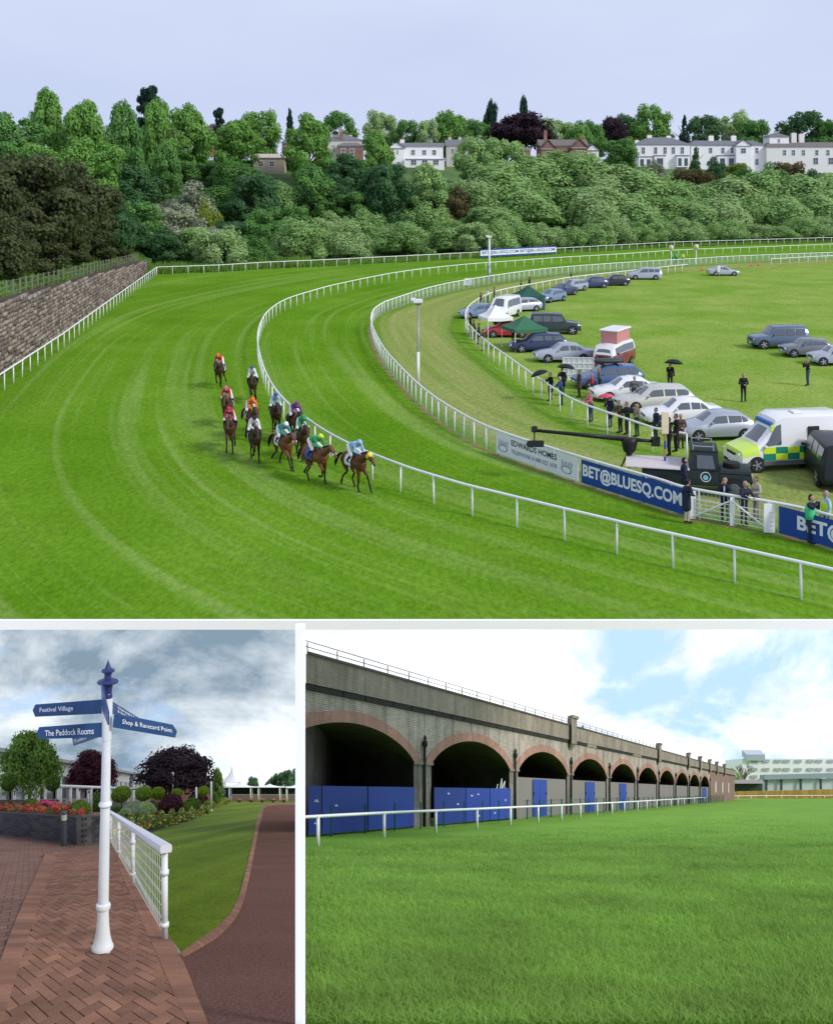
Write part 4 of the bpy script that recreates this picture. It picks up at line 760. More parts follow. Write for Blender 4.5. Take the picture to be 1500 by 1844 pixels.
# ambulance
PAINT['hivis'] = paint('hi_vis', (.58, .78, .06), 0)
hdA = LF + .17; r, *_ = vehicle('ambulance', 'white ambulance with yellow and green chequers', 'ambulance', 'van', 'white', 1412, 838, hdA, .98, None, two=('hivis', 0), front=lambda m_: m_.x > 1.75 and .7 < m_.z < 1.32); g = (hdA, S1.k)
YEL = M('hi_vis_yellow', (.60, .80, .03), .45, .05); GRN = M('amb_green', (.01, .22, .14), .45, .05); BLU = M('amb_blue', (.03, .16, .5), .3, .1)
for sd in (-1, 1):
    for row in range(2):
        for k in range(7):
            x0 = 1.30 - k * .60; MB().box((x0, sd * .975, .72 + .30 * row), (.595, .03, .295)).build('chequer', YEL if (k + row) % 2 else GRN, r, grade=g)
    MB().box((-.95, sd * .92, 1.75), (.55, .07, .62), bev=.02).build('side_window', BLACK, r, grade=g)
for sd in (-1, 1): MB().box((-.1, sd * .958, .42), (4.9, .03, .2)).build('sill', M('sill_grey', (.10, .11, .12), .6), r, grade=g); MB().box((.92, sd * .80, 2.0), (.46, .06, .3)).build('cab_marking', YEL, r, grade=g)
MB().box((.98, 0, 2.16), (.30, 1.4, .2), bev=.04).build('light_bar', BLU, r, grade=g); MB().box((-.4, .3, 2.62), (.5, .5, .1), bev=.03).build('roof_vent', WHITE, r, grade=g); 
# land rover with camera platform
hdL = -.22; r = thing('camera_truck', 'dark green off road truck with bonnet spare wheel and flat camera deck', 'truck', S1.g(1250, 884)); g = (hdL, S1.k)
DG = M('truck_green', (.012, .024, .020), .45, .15, 2, spec=.35)
def bx_(nm, c_, s_, mat=DG, bev=.04, taper=1.0): return MB().box(c_, s_, bev=bev, taper=taper).build(nm, mat, r, 40, grade=g)
bx_('bonnet', (1.62, 0, .98), (1.36, 1.40, .36)); bx_('lower_body', (.02, 0, .80), (2.0, 1.66, .62)); bx_('cab', (.38, 0, 1.52), (1.22, 1.60, .86), taper=.9); bx_('cab_roof', (.36, 0, 1.95), (1.20, 1.48, .08), bev=.03); bx_('rear_tub', (-1.45, 0, .86), (1.6, 1.66, .5)); bx_('bumper', (2.36, 0, .58), (.14, 1.66, .18), BLACK); bx_('grille', (2.31, 0, .92), (.04, .72, .36), BLACK, .01); bx_('chassis', (0, 0, .46), (4.4, .9, .16), BLACK)
for sd in (-1, 1):
    bx_('wing', (1.66, sd * .70, .90), (1.30, .30, .34)); bx_('wing_top', (1.66, sd * .70, 1.085), (1.30, .32, .03), BLACK, .01); MB().lathe([(.10, 0), (.10, .03)], 14, c=(2.32, sd * .52, .94), axis=Matrix.Rotation(PI / 2, 3, 'Y')).build('headlight', LAMPG, r, grade=g)
    MB().prism([(.06, sd * .79, 1.22), (.82, sd * .79, 1.22), (.70, sd * .745, 1.78), (.06, sd * .745, 1.78)], (0, sd * .02, 0)).build('window', GLASS, r, grade=g); bx_('mirror', (1.0, sd * .95, 1.35), (.06, .16, .24), BLACK, .02)
    for x in (1.58, -1.30):
        MB().lathe([(.47, 0), (.47, .02)], 20, c=(x, sd * .845, .44), axis=Matrix.Rotation(-sd * PI / 2, 3, 'X')).build('wheel_arch', BLACK, r, grade=g); ty, rm = wheel_meshes(.39, .22); q = Matrix.Rotation(hdL, 3, 'Z') @ Vector((x, sd * .80, .39)); q.z += S1.k * q.y; w_ = inst('wheel', ty, r, q, (0, 0, hdL)); MB().lathe([(.25, 0), (.27, .02), (.08, .05)], 16, c=(0, sd * .1, 0), axis=Matrix.Rotation(-sd * PI / 2, 3, 'X')).build('rim', M('truck_rim', (.10, .11, .11), .5), w_)
    em = MB()
    for k in range(20):
        a0, a1 = 2 * PI * k / 20, 2 * PI * (k + 1) / 20; E_ = lambda a_, s_: (.42 + .22 * s_ * math.cos(a_), sd * .845, .88 + .22 * s_ * math.sin(a_)); em.quad(E_(a0, 1), E_(a1, 1), E_(a1, .84), E_(a0, .84))
    em.build('door_emblem', WHITEB, r, grade=g); MB().lathe([(.11, 0), (.11, .01)], 14, c=(.42, sd * .842, .85), axis=Matrix.Rotation(-sd * PI / 2, 3, 'X')).build('emblem_drop', M('emblem_blue', (.25, .6, .7), .5), r, grade=g)
MB().prism([(1.0, -.70, 1.16), (1.0, .70, 1.16), (.88, .64, 1.82), (.88, -.64, 1.82)], (.03, 0, .0)).build('windscreen', GLASS, r, grade=g); bx_('deck', (-1.6, 0, 1.16), (2.7, 1.9, .06), M('pale_deck', (.55, .50, .50), .7), .01)
ty, rm = wheel_meshes(.36, .2); q = Matrix.Rotation(hdL, 3, 'Z') @ Vector((1.55, 0, 1.26)); q.z += S1.k * q.y; w_ = inst('spare_wheel', ty, r, q, (PI / 2 + .2, 0, 0))
MB().tube([(.75, -.7, 1.95), (.75, -.7, 2.15), (.75, .7, 2.15), (.75, .7, 1.95)], .025, 6).tube([(-.1, -.7, 1.95), (-.1, -.7, 2.15), (-.1, .7, 2.15), (-.1, .7, 1.95)], .025, 6).tube([(.75, -.7, 2.15), (-.1, -.7, 2.15)], .025, 6).tube([(.75, .7, 2.15), (-.1, .7, 2.15)], .025, 6).build('roof_rack', GREYM, r, grade=g)
vehicle('dark_truck', 'black off road vehicle cut by the picture edge beside the ambulance', 'truck', 'suv', 'dkgreen', 1498, 860, PI / 2 - .15, 1.12, None)
# camera jib
pb = S1.g(1132, 868) + UPZ * 1.2; d = pb.y; s = d / FOC; J = thing('camera_crane', 'black television camera crane reaching over the rail from the truck deck', 'camera crane', pb)
def jp(px, py, dd=0): return Vector(((px - CX) / FOC * (d + dd), d + dd, (CY - py) / FOC * (d + dd))) - pb
for px in (1117, 1132, 1146): MB().tube([jp(1132, 812), jp(px, 843, -.3 if px == 1132 else .25)], [.05, .03], 6).build('tripod_leg', BLACK, J)
MB().lathe([(.10, -.45), (.28, -.3), (.36, .05), (.36, .22), (.2, .3)], 12, c=jp(1133, 800)).build('head', BLACK, J, True)
MB().tube([jp(963, 775), jp(1130, 791)], [.07, .12], 8).build('arm', BLACK, J, True); MB().tube([jp(1130, 791), jp(1182, 795)], [.1, .07], 8).build('rear_arm', BLACK, J, True)
MB().box(jp(1180, 795), (.35, .3, .45), bev=.04).build('counterweight', BLACK, J); MB().box(jp(962, 773), (.25, .25, .3), bev=.05).build('pan_head', BLACK, J); MB().tube([jp(962, 777), jp(962, 795)], .03, 6).build('drop_bracket', BLACK, J)
MB().box(jp(964, 799), (.72, .4, .3), bev=.04).tube([jp(955, 799), jp(948, 801)], .08, 8).build('camera', BLACK, J)
pp = S1.g(1192, 872); r = thing('ranging_pole', 'blue and yellow banded pole with cream top beside the camera crane', 'pole', pp); s = pp.y / FOC
for k in range(6): MB().tube([(0, -.5, k * .35 + .2), (0, -.5, k * .35 + .55)], .05, 8).build('band', [M('pole_blue', (.03, .06, .4), .5), M('pole_ochre', (.35, .25, .1), .6)][k % 2], r)
MB().box((0, -.5, 2.75), (.3, .12, 1.0), bev=.03).build('pole_top', M('cream', (.7, .6, .4), .6), r)
# gazebos, tent and windbreak
def canopy(label, px, ybase, yeave, ytop, wpx, mat, legm, name='gazebo'):
    p = S1.g(px, ybase); s = p.y / FOC; W = wpx * s; he = (ybase - yeave) * s * .98; ht = (ybase - ytop) * s * .97; r = thing(name, label, 'gazebo', p); g = (.3, S1.k); a = W / 2 / 1.2
    n = 6; m = MB(); pts = [(-a, -a), (a, -a), (a, a), (-a, a)]
    for k in range(4):
        A, B = pts[k], pts[(k + 1) % 4]; rows = []
        for i in range(n + 1):
            u = i / n; z = he + (ht - he) * (u ** 1.35); rows.append([((A[0] + (B[0] - A[0]) * v) * (1 - u), (A[1] + (B[1] - A[1]) * v) * (1 - u), z - .06 * math.sin(PI * v) * (1 - u)) for v in (0, .25, .5, .75, 1)])
        m.grid(rows); m.grid([[(x, y, z - .28) for x, y, z in rows[0]], rows[0]])
    m.build('canopy', mat, r, 50, grade=g)
    for x, y in pts: MB().tube([(x * .97, y * .97, 0), (x * .97, y * .97, he)], .035, 6).build('leg', legm, r, grade=g)
    return r, a, he, g
GTENT = M('green_canvas', (.035, .15, .075), .7, .12); GT2 = M('dark_green_canvas', (.016, .085, .06), .7, .15); WC = M('white_canvas', (.78, .78, .76), .7, .05)
canopy('white open gazebo with pointed canopy near the public rail', 892, 606, 568, 547, 58, WC, WHITE)
canopy('bright green open gazebo beside the red hatchback', 944, 628, 587, 566, 76, GTENT, WHITE)
r, a, he, g = canopy('dark green closed tent with printed side behind the minibus', 951, 556, 530, 512, 56, GT2, GREYM, 'closed_tent')
for x0, y0, x1, y1 in ((-a, -a, a, -a), (a, -a, a, a), (a, a, -a, a), (-a, a, -a, -a)):
    rows = [[(lerp(x0, x1, u), lerp(y0, y1, u) + .05 * math.sin(u * 20), z) for u in np.linspace(0, 1, 12)] for z in (0, he)]; MB().grid(rows).build('side_sheet', GT2, r, grade=g)
MB().box((-.3, -a - .06, he * .55), (a * .9, .02, he * .4)).build('print', M('tent_print', (.10, .17, .17), .7, .5, 3.0), r, grade=g)
p = S1.g(1041, 684); r = thing('lattice_screen', 'white lattice panel screen standing before the blue estate', 'screen', p); s = p.y / FOC; w_, h_ = 55 * s, 40 * s; g = (-.1, S1.k)
MB().box((0, 0, h_ / 2), (w_, .03, h_)).build('sheet', M('screen_sheet', (.55, .6, .55), .7, .15, 2), r, grade=g)
for k in range(7): MB().box((-w_ / 2 + w_ * k / 6, -.03, h_ / 2), (.05, .04, h_)).build('upright', WHITE, r, grade=g)
for k in range(5): MB().box((0, -.035, h_ * k / 4), (w_, .04, .05)).build('crossbar', WHITE, r, grade=g)

# ================================================================== PEOPLE, HORSES
def caps(m, a, b, ra, rb, n=10):
    a = Vector(a); b = Vector(b); d = b - a; l = max(d.length, 1e-4); q = d.to_track_quat('Z', 'Y').to_matrix() if d.length > 1e-4 else Matrix.Identity(3)
    pr = [(ra * math.sin(t), -ra * math.cos(t)) for t in (.25, .7, 1.15)] + [(ra, 0), (rb, l)] + [(rb * math.cos(t), l + rb * math.sin(t)) for t in (.45, .9, 1.35)]
    m.lathe(pr, n, a, axis=q)
def fuse(name, C, vox, mats, smooth_it=3, extra=None):
    """C: capsules (a, b, ra, rb, material); one continuous skin over all of them"""
    m = MB()
    for a, b, ra, rb, mi in C: caps(m, a, b, ra, rb)
    o = m.build(name, None); md = o.modifiers.new('r', 'REMESH'); md.mode = 'VOXEL'; md.voxel_size = vox; md.adaptivity = 0
    s2 = o.modifiers.new('s', 'SMOOTH'); s2.iterations = smooth_it; s2.factor = .5
    dg = bpy.context.evaluated_depsgraph_get(); dg.update(); me = bpy.data.meshes.new_from_object(o.evaluated_get(dg)); old = o.data; bpy.data.objects.remove(o); bpy.data.meshes.remove(old)
    n = len(me.polygons); cen = np.zeros(n * 3, np.float32); me.polygons.foreach_get('center', cen); cen = cen.reshape(-1, 3); best = np.full(n, 1e9); mi_ = np.zeros(n, np.int32)
    for a, b, ra, rb, mi in C:
        a = np.array(a); b = np.array(b); ab = b - a; L2 = max(ab @ ab, 1e-8); t_ = np.clip(((cen - a) @ ab) / L2, 0, 1); dd = np.linalg.norm(cen - a - t_[:, None] * ab, axis=1) - (ra + (rb - ra) * t_); u = dd < best; best[u] = dd[u]; mi_[u] = mi
    me.polygons.foreach_set('material_index', mi_); me.polygons.foreach_set('use_smooth', [True] * n); me.name = name; me.update(); return me
def hand_caps(w, d, side):
    """palm, four fingers of unequal length and a thumb, slightly curled; w wrist, d direction"""
    w = Vector(w); d = Vector(d).normalized(); sx = Vector((side, 0, 0)); sx = (sx - d * sx.dot(d)).normalized() if abs(d.x) < .95 else Vector((0, 0, 1)); nn = d.cross(sx).normalized(); out = [(w, w + d * .07, .026, .034)]
    for k, l in enumerate((.062, .075, .070, .052)):
        b0 = w + d * .085 + sx * (-.03 + .02 * k); m1 = b0 + d * l * .55; out.append((b0, m1, .010, .009)); out.append((m1, m1 + (d + nn * .7).normalized() * l * .5, .009, .007))
    tb = w + d * .03 - sx * .03; out.append((tb, tb + (d - sx * .8).normalized() * .05, .012, .009)); return out
POSE = {}
def person_mesh(pose, coat):
    """faces +Y; materials: 0 trousers 1 top 2 skin 3 hair 4 shoes"""
    k = (pose, coat)
    if k in POSE: return POSE[k]
    C = []; lean = {'lean': .10, 'stand': 0, 'clasp': 0, 'umbrella': 0, 'photo': .02, 'walk': .04, 'arms': .03}[pose]
    for s in (-1, 1):
        st = .12 * s if pose == 'walk' else 0
        hip = (s * .09, 0, .92); kn = (s * .10, .03 + st * .6, .50); an = (s * .105, -.01 + st, .09); C += [(hip, kn, .09, .062, 0), (kn, an, .062, .046, 0), (an, (s * .115, .15 + st, .05), .05, .042, 4)]
        sh = (s * .185, lean, 1.42)
        if pose in ('stand', 'walk'): el = (s * .255, lean - .03 - st * .5, 1.13); wr = (s * .25, lean + .08 - st, .90)
        elif pose == 'clasp': el = (s * .27, .03, 1.14); wr = (s * .07, .22, 1.06)
        elif pose == 'lean': el = (s * .25, .27, 1.20); wr = (s * .14, .48, 1.14)
        elif pose == 'photo': el = (s * .25, .20, 1.28); wr = (s * .09, .28, 1.52)
        elif pose == 'arms': el = (s * .30, .05, 1.15); wr = (s * .16, .24, 1.12)
        else: el = ((.24, .14, 1.20) if s > 0 else (-.255, -.02, 1.13)); wr = ((.13, .26, 1.36) if s > 0 else (-.25, .07, .90))
        C += [(sh, el, .068, .054, 1), (el, wr, .054, .042, 1)]
        dv = Vector(wr) - Vector(el)
        for a, b, ra, rb in hand_caps(wr, dv, s): C.append((tuple(a), tuple(b), ra, rb, 2))
    C += [((-.07, 0, .96), (.07, 0, .96), .125, .125, 0 if not coat else 1), ((-.06, lean * .4, 1.12), (.06, lean * .4, 1.12), .125, .125, 1), ((-.09, lean, 1.33), (.09, lean, 1.33), .125, .125, 1), ((-.13, lean, 1.42), (.13, lean, 1.42), .085, .085, 1), ((0, lean, 1.45), (0, lean + .02, 1.56), .058, .052, 2)]
    if coat: C += [((-.06, 0, 1.0), (-.09, 0, .62), .13, .12, 1), ((.06, 0, 1.0), (.09, 0, .62), .13, .12, 1), ((0, 0, 1.0), (0, -.02, .60), .13, .13, 1)]
    hc = Vector((0, lean + .03, 1.64))
    C += [(tuple(hc + Vector((0, 0, .03))), tuple(hc + Vector((0, .02, -.05))), .092, .066, 2), (tuple(hc + Vector((0, .09, -.005))), tuple(hc + Vector((0, .104, -.03))), .012, .017, 2), (tuple(hc + Vector((-.088, 0, 0))), tuple(hc + Vector((-.09, 0, -.03))), .016, .013, 2), (tuple(hc + Vector((.088, 0, 0))), tuple(hc + Vector((.09, 0, -.03))), .016, .013, 2), (tuple(hc + Vector((0, -.025, .055))), tuple(hc + Vector((0, -.045, -.01))), .092, .078, 3)]
    POSE[k] = fuse('body', C, .0155, None, 2); return POSE[k]
CLO = {}
def cloth(c, nm):
    return M('cloth_' + nm, c, .85, .18, 6, .2, 60)
CC = dict(black=(.013, .013, .015), navy=(.018, .024, .05), brown=(.085, .055, .04), tan=(.30, .24, .17), blue=(.03, .09, .19), pink=(.55, .16, .20), grey=(.12, .12, .13), jeans=(.05, .08, .13), beige=(.45, .40, .31), green=(.03, .30, .13), yellow=(.55, .75, .05), white=(.75, .75, .75), red=(.5, .03, .04), teal=(.04, .28, .26), orange=(.85, .17, .01), purple=(.16, .03, .20), sky=(.30, .50, .72), dgreen=(.03, .07, .05), charcoal=(.03, .03, .035), silkgreen=(.02, .33, .10), royal=(.04, .08, .32), crimson=(.5, .02, .07))
SKIN = M('skin', (.42, .24, .17), .6, .1); HAIR = {k: M('hair_' + k, c, .8, .2, 20) for k, c in dict(dark=(.02, .015, .012), grey=(.30, .29, .28), brown=(.07, .04, .022), fair=(.30, .20, .10)).items()}; SHOE = M('shoes', (.015, .013, .012), .5)
def person(label, px, py, hd, pose='stand', top='black', legs='charcoal', hair='dark', coat=False, scale=1.0, lift=0.0, extras=()):
    base = S1.g(px, py) + UPZ * lift; r = thing('person', label, 'person', base, (0, 0, hd)); me = person_mesh(pose, coat)
    if not len(me.materials):
        for mm_ in (cloth(CC[legs], legs), cloth(CC[top], top), SKIN, HAIR[hair], SHOE): me.materials.append(mm_)
    b = inst('body', me, r, scale=(scale,) * 3)
    for i, mm_ in enumerate((cloth(CC[legs], legs), cloth(CC[top], top), SKIN, HAIR[hair], SHOE)): b.material_slots[i].link = 'OBJECT'; b.material_slots[i].material = mm_
    for e in extras:
        if e == 'vest': MB().lathe([(.20, .92), (.215, 1.1), (.23, 1.3), (.21, 1.44), (.10, 1.5)], 16, axis=Matrix.Diagonal((1.05, .78, 1))).build('vest', M('vest_green', (.06, .52, .22), .6), r, True)
        elif e == 'hivis': MB().lathe([(.20, .92), (.215, 1.1), (.23, 1.3), (.21, 1.44), (.10, 1.5)], 16, axis=Matrix.Diagonal((1.05, .78, 1))).build('vest', M('vest_yellow', (.5, .75, .05), .6), r, True)
        elif e == 'cap': MB().lathe([(.105, 1.66), (.108, 1.70), (.09, 1.76), (.03, 1.785)], 12, c=(0, .02, 0)).build('cap', cloth(CC['navy'], 'navy'), r, True)
        elif e == 'shirt': MB().prism([(-.035, .14, 1.44), (.035, .14, 1.44), (.02, .152, 1.2), (-.02, .152, 1.2)], (0, .008, 0)).build('shirt', cloth(CC['white'], 'white'), r)
    return r
def umbrella(label, px, py, hd, mat, tilt=(0, 0), rad=.58, h=2.02):
    base = S1.g(px, py); r = thing('umbrella', label, 'umbrella', base, (tilt[0], tilt[1], hd)); n = 8; m = MB(); rows = []
    for i in range(7):
        a = i / 6 * 1.12; rr = rad * math.sin(a) / math.sin(1.12); rows.append([(rr * math.cos(2 * PI * j / 32) * (1 - (.05 * i / 6) * abs(math.sin(PI * j / 4))), rr * math.sin(2 * PI * j / 32) * (1 - (.05 * i / 6) * abs(math.sin(PI * j / 4))), h - rad * .75 * (1 - math.cos(a)) / (1 - math.cos(1.12)) * .62) for j in range(33)])
    m.grid(rows).build('canopy', mat, r, True); MB().tube([(0, 0, h - .75), (0, 0, h + .08)], .01, 6).build('shaft', GREYM, r)
    MB().tube([(0, 0, h - .75), (0, 0, h - .86), (.03, 0, h - .90), (.06, 0, h - .86)], .014, 6).build('handle', BLACK, r); return r
UMB = M('umbrella_black', (.012, .012, .014), .6); UMR = M('umbrella_pink', (.62, .07, .13), .6)
fw, bk, lt, rt = PI, 0, PI / 2, -PI / 2     # facing camera, away, left, right
PEO = [
 ('person in black coat at the rail under the left black umbrella', 991, 722, lt + .4, 'umbrella', 'black', 'charcoal', 'dark', True), ('person in dark coat behind the man in blue under the right black umbrella', 1012, 712, fw - .4, 'umbrella', 'black', 'charcoal', 'brown', True), ('man in blue jacket at the public rail', 1011, 731, lt + .3, 'lean', 'blue', 'dgreen', 'grey'), ('person in long brown coat near the blue estate', 1043, 716, lt + .2, 'clasp', 'brown', 'charcoal', 'brown', True),
 ('person in grey jacket beside the blue estate bonnet', 1080, 712, lt, 'arms', 'grey', 'charcoal', 'fair'), ('person in red jacket crouched among cars by the blue estate', 1066, 716, lt, 'arms', 'red', 'charcoal', 'fair', False, .85), ('person in pink top at the rail', 1064, 760, lt + .5, 'lean', 'pink', 'jeans', 'fair'), ('person in navy coat and pink scarf holding the pink umbrella', 1098, 770, lt + .6, 'umbrella', 'navy', 'jeans', 'dark', True),
 ('person in dark jacket behind the white saloon roof', 1142, 730, fw, 'stand', 'grey', 'charcoal', 'fair'), ('person in brown jacket second from the navy coat', 1117, 780, lt + .4, 'lean', 'brown', 'charcoal', 'brown'), ('person in dark jacket with bag leaning on the rail', 1129, 783, lt + .3, 'arms', 'charcoal', 'charcoal', 'brown'), ('person with fair hair and tan jacket at the rail', 1147, 787, lt + .4, 'clasp', 'tan', 'dgreen', 'fair'), ('person in navy jacket before the white saloon', 1181, 795, lt + .3, 'stand', 'navy', 'charcoal', 'dark'), ('person in brown coat beside the silver hatchback', 1225, 808, fw, 'clasp', 'brown', 'charcoal', 'grey', True),
 ('man in black suit alone under a black umbrella on the infield', 1206, 702, fw, 'umbrella', 'black', 'black', 'dark'), ('man dressed in black standing alone mid infield', 1338, 724, fw, 'clasp', 'black', 'black', 'fair'), ('man in black jacket and jeans taking pictures near the small cars', 1454, 695, lt, 'photo', 'black', 'jeans', 'fair'),
 ('official in long navy coat and beige trousers before the betting board', 1236, 943, rt + .4, 'arms', 'navy', 'beige', 'dark', True, 1.0, ('cap',)), ('man in navy jacket behind the official in the long coat', 1231, 905, rt, 'stand', 'navy', 'charcoal', 'dark', False, 1.08, ('cap',)), ('bald man in navy suit and white shirt behind the gate', 1305, 940, fw - .5, 'photo', 'navy', 'navy', 'fair', False, 1.0, ('shirt',)), ('man in dark suit leaning on the gate', 1338, 947, fw + .3, 'lean', 'navy', 'charcoal', 'grey', False, 1.0, ('shirt',)), ('man in beige jacket beside the man leaning on the gate', 1362, 938, lt + .3, 'arms', 'beige', 'tan', 'brown'),
 ('steward in green vest facing the course at the last board', 1458, 980, fw + .8, 'photo', 'navy', 'navy', 'dark', False, 1.05, ('vest',)), ('steward in yellow vest at the picture edge', 1487, 972, lt, 'stand', 'sky', 'navy', 'grey', False, 1.05, ('hivis',)),
 ('first dark figure from the rail end by the white gazebo', 847, 602, lt, 'stand', 'black', 'charcoal', 'dark'), ('person in brown jacket leaning at the rail by the white gazebo', 855, 612, lt, 'lean', 'brown', 'charcoal', 'brown'), ('dark figure at the rail before the red hatchback', 862, 620, lt, 'clasp', 'charcoal', 'charcoal', 'dark'), ('person in red and brown at the rail next to the red hatchback', 871, 632, lt, 'lean', 'brown', 'jeans', 'brown'), ('person standing under the white gazebo in dark clothes', 893, 600, fw, 'stand', 'charcoal', 'charcoal', 'dark'), ('person standing under the green gazebo in dark clothes', 925, 622, fw, 'clasp', 'black', 'charcoal', 'dark'),
 ('person in dark jacket by the pale blue car at the rail', 866, 556, lt, 'stand', 'charcoal', 'jeans', 'brown'), ('person in white top behind the minibus', 878, 548, lt, 'stand', 'white', 'jeans', 'fair'), ('left dark spectator behind the green tent', 890, 545, lt, 'stand', 'grey', 'charcoal', 'dark'), ('dark spectator raised above the green tent roof', 953, 528, lt, 'stand', 'black', 'charcoal', 'dark', False, 1.15), ('spectator beside the raised one behind the green tent', 938, 532, lt, 'stand', 'charcoal', 'charcoal', 'dark'), ('spectator looking over the silver estate at the curve', 1028, 514, lt, 'stand', 'black', 'charcoal', 'dark'),
 ('left one of three far stewards by the rail end', 1209, 474, fw, 'stand', 'dgreen', 'navy', 'dark', False, 1.0, ('vest',)), ('middle one of three far stewards by the rail end', 1217, 474, fw, 'stand', 'dgreen', 'navy', 'dark', False, 1.0, ('vest',)), ('right one of three far stewards in bright yellow', 1229, 474, fw, 'stand', 'yellow', 'navy', 'dark', False, 1.0, ('hivis',)), ('person in white beside the far silver saloon', 1293, 497, fw, 'stand', 'white', 'beige', 'grey', True),
 ('camera operator in black on the truck deck', 1205, 870, lt, 'arms', 'black', 'black', 'dark'), ('second crew member in black behind the camera operator', 1217, 862, lt, 'stand', 'black', 'black', 'dark'),
]
for q in PEO:
    kw = dict(zip(('pose', 'top', 'legs', 'hair', 'coat', 'scale'), q[4:10])); person(q[0], q[1], q[2], q[3], extras=q[10] if len(q) > 10 else (), lift=1.2 if 'truck deck' in q[0] or 'crew member' in q[0] else 0, **kw)
umbrella('black umbrella tilted over the person at the rail', 988, 722, 0, UMB, (.1, -.35)); umbrella('black umbrella held flat behind the man in blue', 1014, 712, 0, UMB, (0, .1)); umbrella('pink umbrella over the person in navy coat', 1096, 770, 0, UMR, (0, -.1), .5, 1.9); umbrella('black umbrella of the lone man on the infield', 1208, 702, 0, UMB, (0, .1), .62)

# ---- horses and jockeys (nose to +Y)
def horse_mesh(ph, coatm):
    C = [((0, -.62, 1.30), (0, -.20, 1.24), .29, .31, 0), ((0, -.20, 1.24), (0, .45, 1.24), .31, .29, 0), ((0, -.72, 1.42), (0, -.1, 1.42), .17, .15, 0), ((0, .40, 1.38), (0, .52, 1.12), .21, .20, 0), ((0, .42, 1.42), (0, .80, 1.62), .24, .165, 0), ((0, .80, 1.62), (0, 1.10, 1.80), .165, .105, 0), ((0, 1.12, 1.83), (0, 1.32, 1.66), .115, .09, 0), ((0, 1.32, 1.66), (0, 1.52, 1.47), .085, .062, 0), ((0, 1.50, 1.49), (0, 1.555, 1.43), .062, .055, 1), ((.05, 1.08, 1.90), (.065, 1.07, 2.02), .03, .012, 1), ((-.05, 1.08, 1.90), (-.065, 1.07, 2.02), .03, .012, 1), ((.13, -.66, 1.25), (.13, -.60, 1.0), .2, .14, 0), ((-.13, -.66, 1.25), (-.13, -.60, 1.0), .2, .14, 0), ((.12, .45, 1.15), (.13, .48, .95), .15, .10, 0), ((-.12, .45, 1.15), (-.13, .48, .95), .15, .10, 0)]
    P = {0: [((.5, .62), (.42, .22), (.50, .0)), ((.78, .78), (.95, .42), (1.08, .12)), ((-.45, .72), (-.82, .42), (-.98, .06)), ((-.25, .66), (-.45, .36), (-.28, .06))],
         1: [((.70, .74), (.62, .42), (.42, .38)), ((.48, .58), (.46, .22), (.50, .02)), ((-.30, .66), (-.55, .38), (-.42, .05)), ((-.50, .72), (-.92, .48), (-1.12, .18))],
         2: [((.82, .80), (1.02, .46), (1.22, .20)), ((.62, .62), (.70, .26), (.80, .02)), ((-.55, .70), (-.95, .46), (-1.2, .22)), ((-.42, .68), (-.72, .40), (-.85, .04))]}[ph]
    for i, (kn, fe, ho) in enumerate(P):
        x = (.13, -.13)[i % 2]; top = (x, .48, .98) if i < 2 else (x, -.60, 1.02); k1 = (x, kn[0], kn[1]); f1 = (x, fe[0], fe[1] if fe[1] > .1 else .1); h1 = (x, ho[0], ho[1] + .03)
        C += [(top, k1, .105 if i < 2 else .13, .062, 0), (k1, f1, .056, .040, 1), (f1, h1, .042, .05, 1), (h1, (x, ho[0] + .04, max(ho[1] - .0, .03)), .055, .058, 2)]
    return fuse('body', C, .026, None, 3)
HM = [horse_mesh(p, None) for p in range(3)]
COATS = [M('coat_bay', (.115, .040, .016), .5, .25, 2), M('coat_chestnut', (.16, .058, .022), .5, .25, 2), M('coat_dark_bay', (.045, .020, .012), .5, .25, 2), M('coat_brown', (.075, .030, .014), .5, .25, 2)]; PTS = M('horse_points', (.012, .009, .008), .6, .2); HOOF = M('hoof', (.05, .04, .03), .6)
for me in HM:
    for mm_ in (COATS[0], PTS, HOOF): me.materials.append(mm_)
mane = MB()
for k in range(9):
    u = k / 8; y = .45 + .62 * u; z = 1.68 + .20 * u + (.02 if k % 2 else 0); mane.add([(0, y, z), (.06, y - .03, z + .05), (.09, y - .06, z - .16), (.05, y + .07, z - .1), (-.03, y + .03, z + .04)], [[0, 1, 2, 3], [0, 4, 1]])
MANE = mane.mesh('mane', True); MANE.materials.append(PTS)
TAIL = MB().tube([(0, -.88, 1.42), (0, -1.06, 1.42), (.02, -1.28, 1.22), (.04, -1.42, .92), (.03, -1.46, .72)], [.045, .06, .08, .07, .01], 8).mesh('tail', True); TAIL.materials.append(PTS)
def sheet_shell(y0, y1, zlow, r_, off, n=10):
    m = MB(); rows = []
    for y in np.linspace(y0, y1, 4):
        row = []
        for a in np.linspace(-2.0, 2.0, n): row.append((math.sin(a) * (r_ + off), y, 1.25 + math.cos(a) * (r_ + off) * 1.03))
        rows.append(row)
    m.grid(rows); return m
SADC = sheet_shell(-.38, .12, 0, .315, .02).mesh('saddle_cloth', True); SADC.materials.append(WHITEB)
SAD = MB().lathe([(.05, -.24), (.16, -.2), (.13, 0), (.17, .18), (.06, .24)], 12, c=(0, -.05, 1.56), axis=Matrix.Rotation(-PI / 2, 3, 'X') @ Matrix.Diagonal((1.1, .45, 1))).mesh('saddle', True); SAD.materials.append(BLACK)
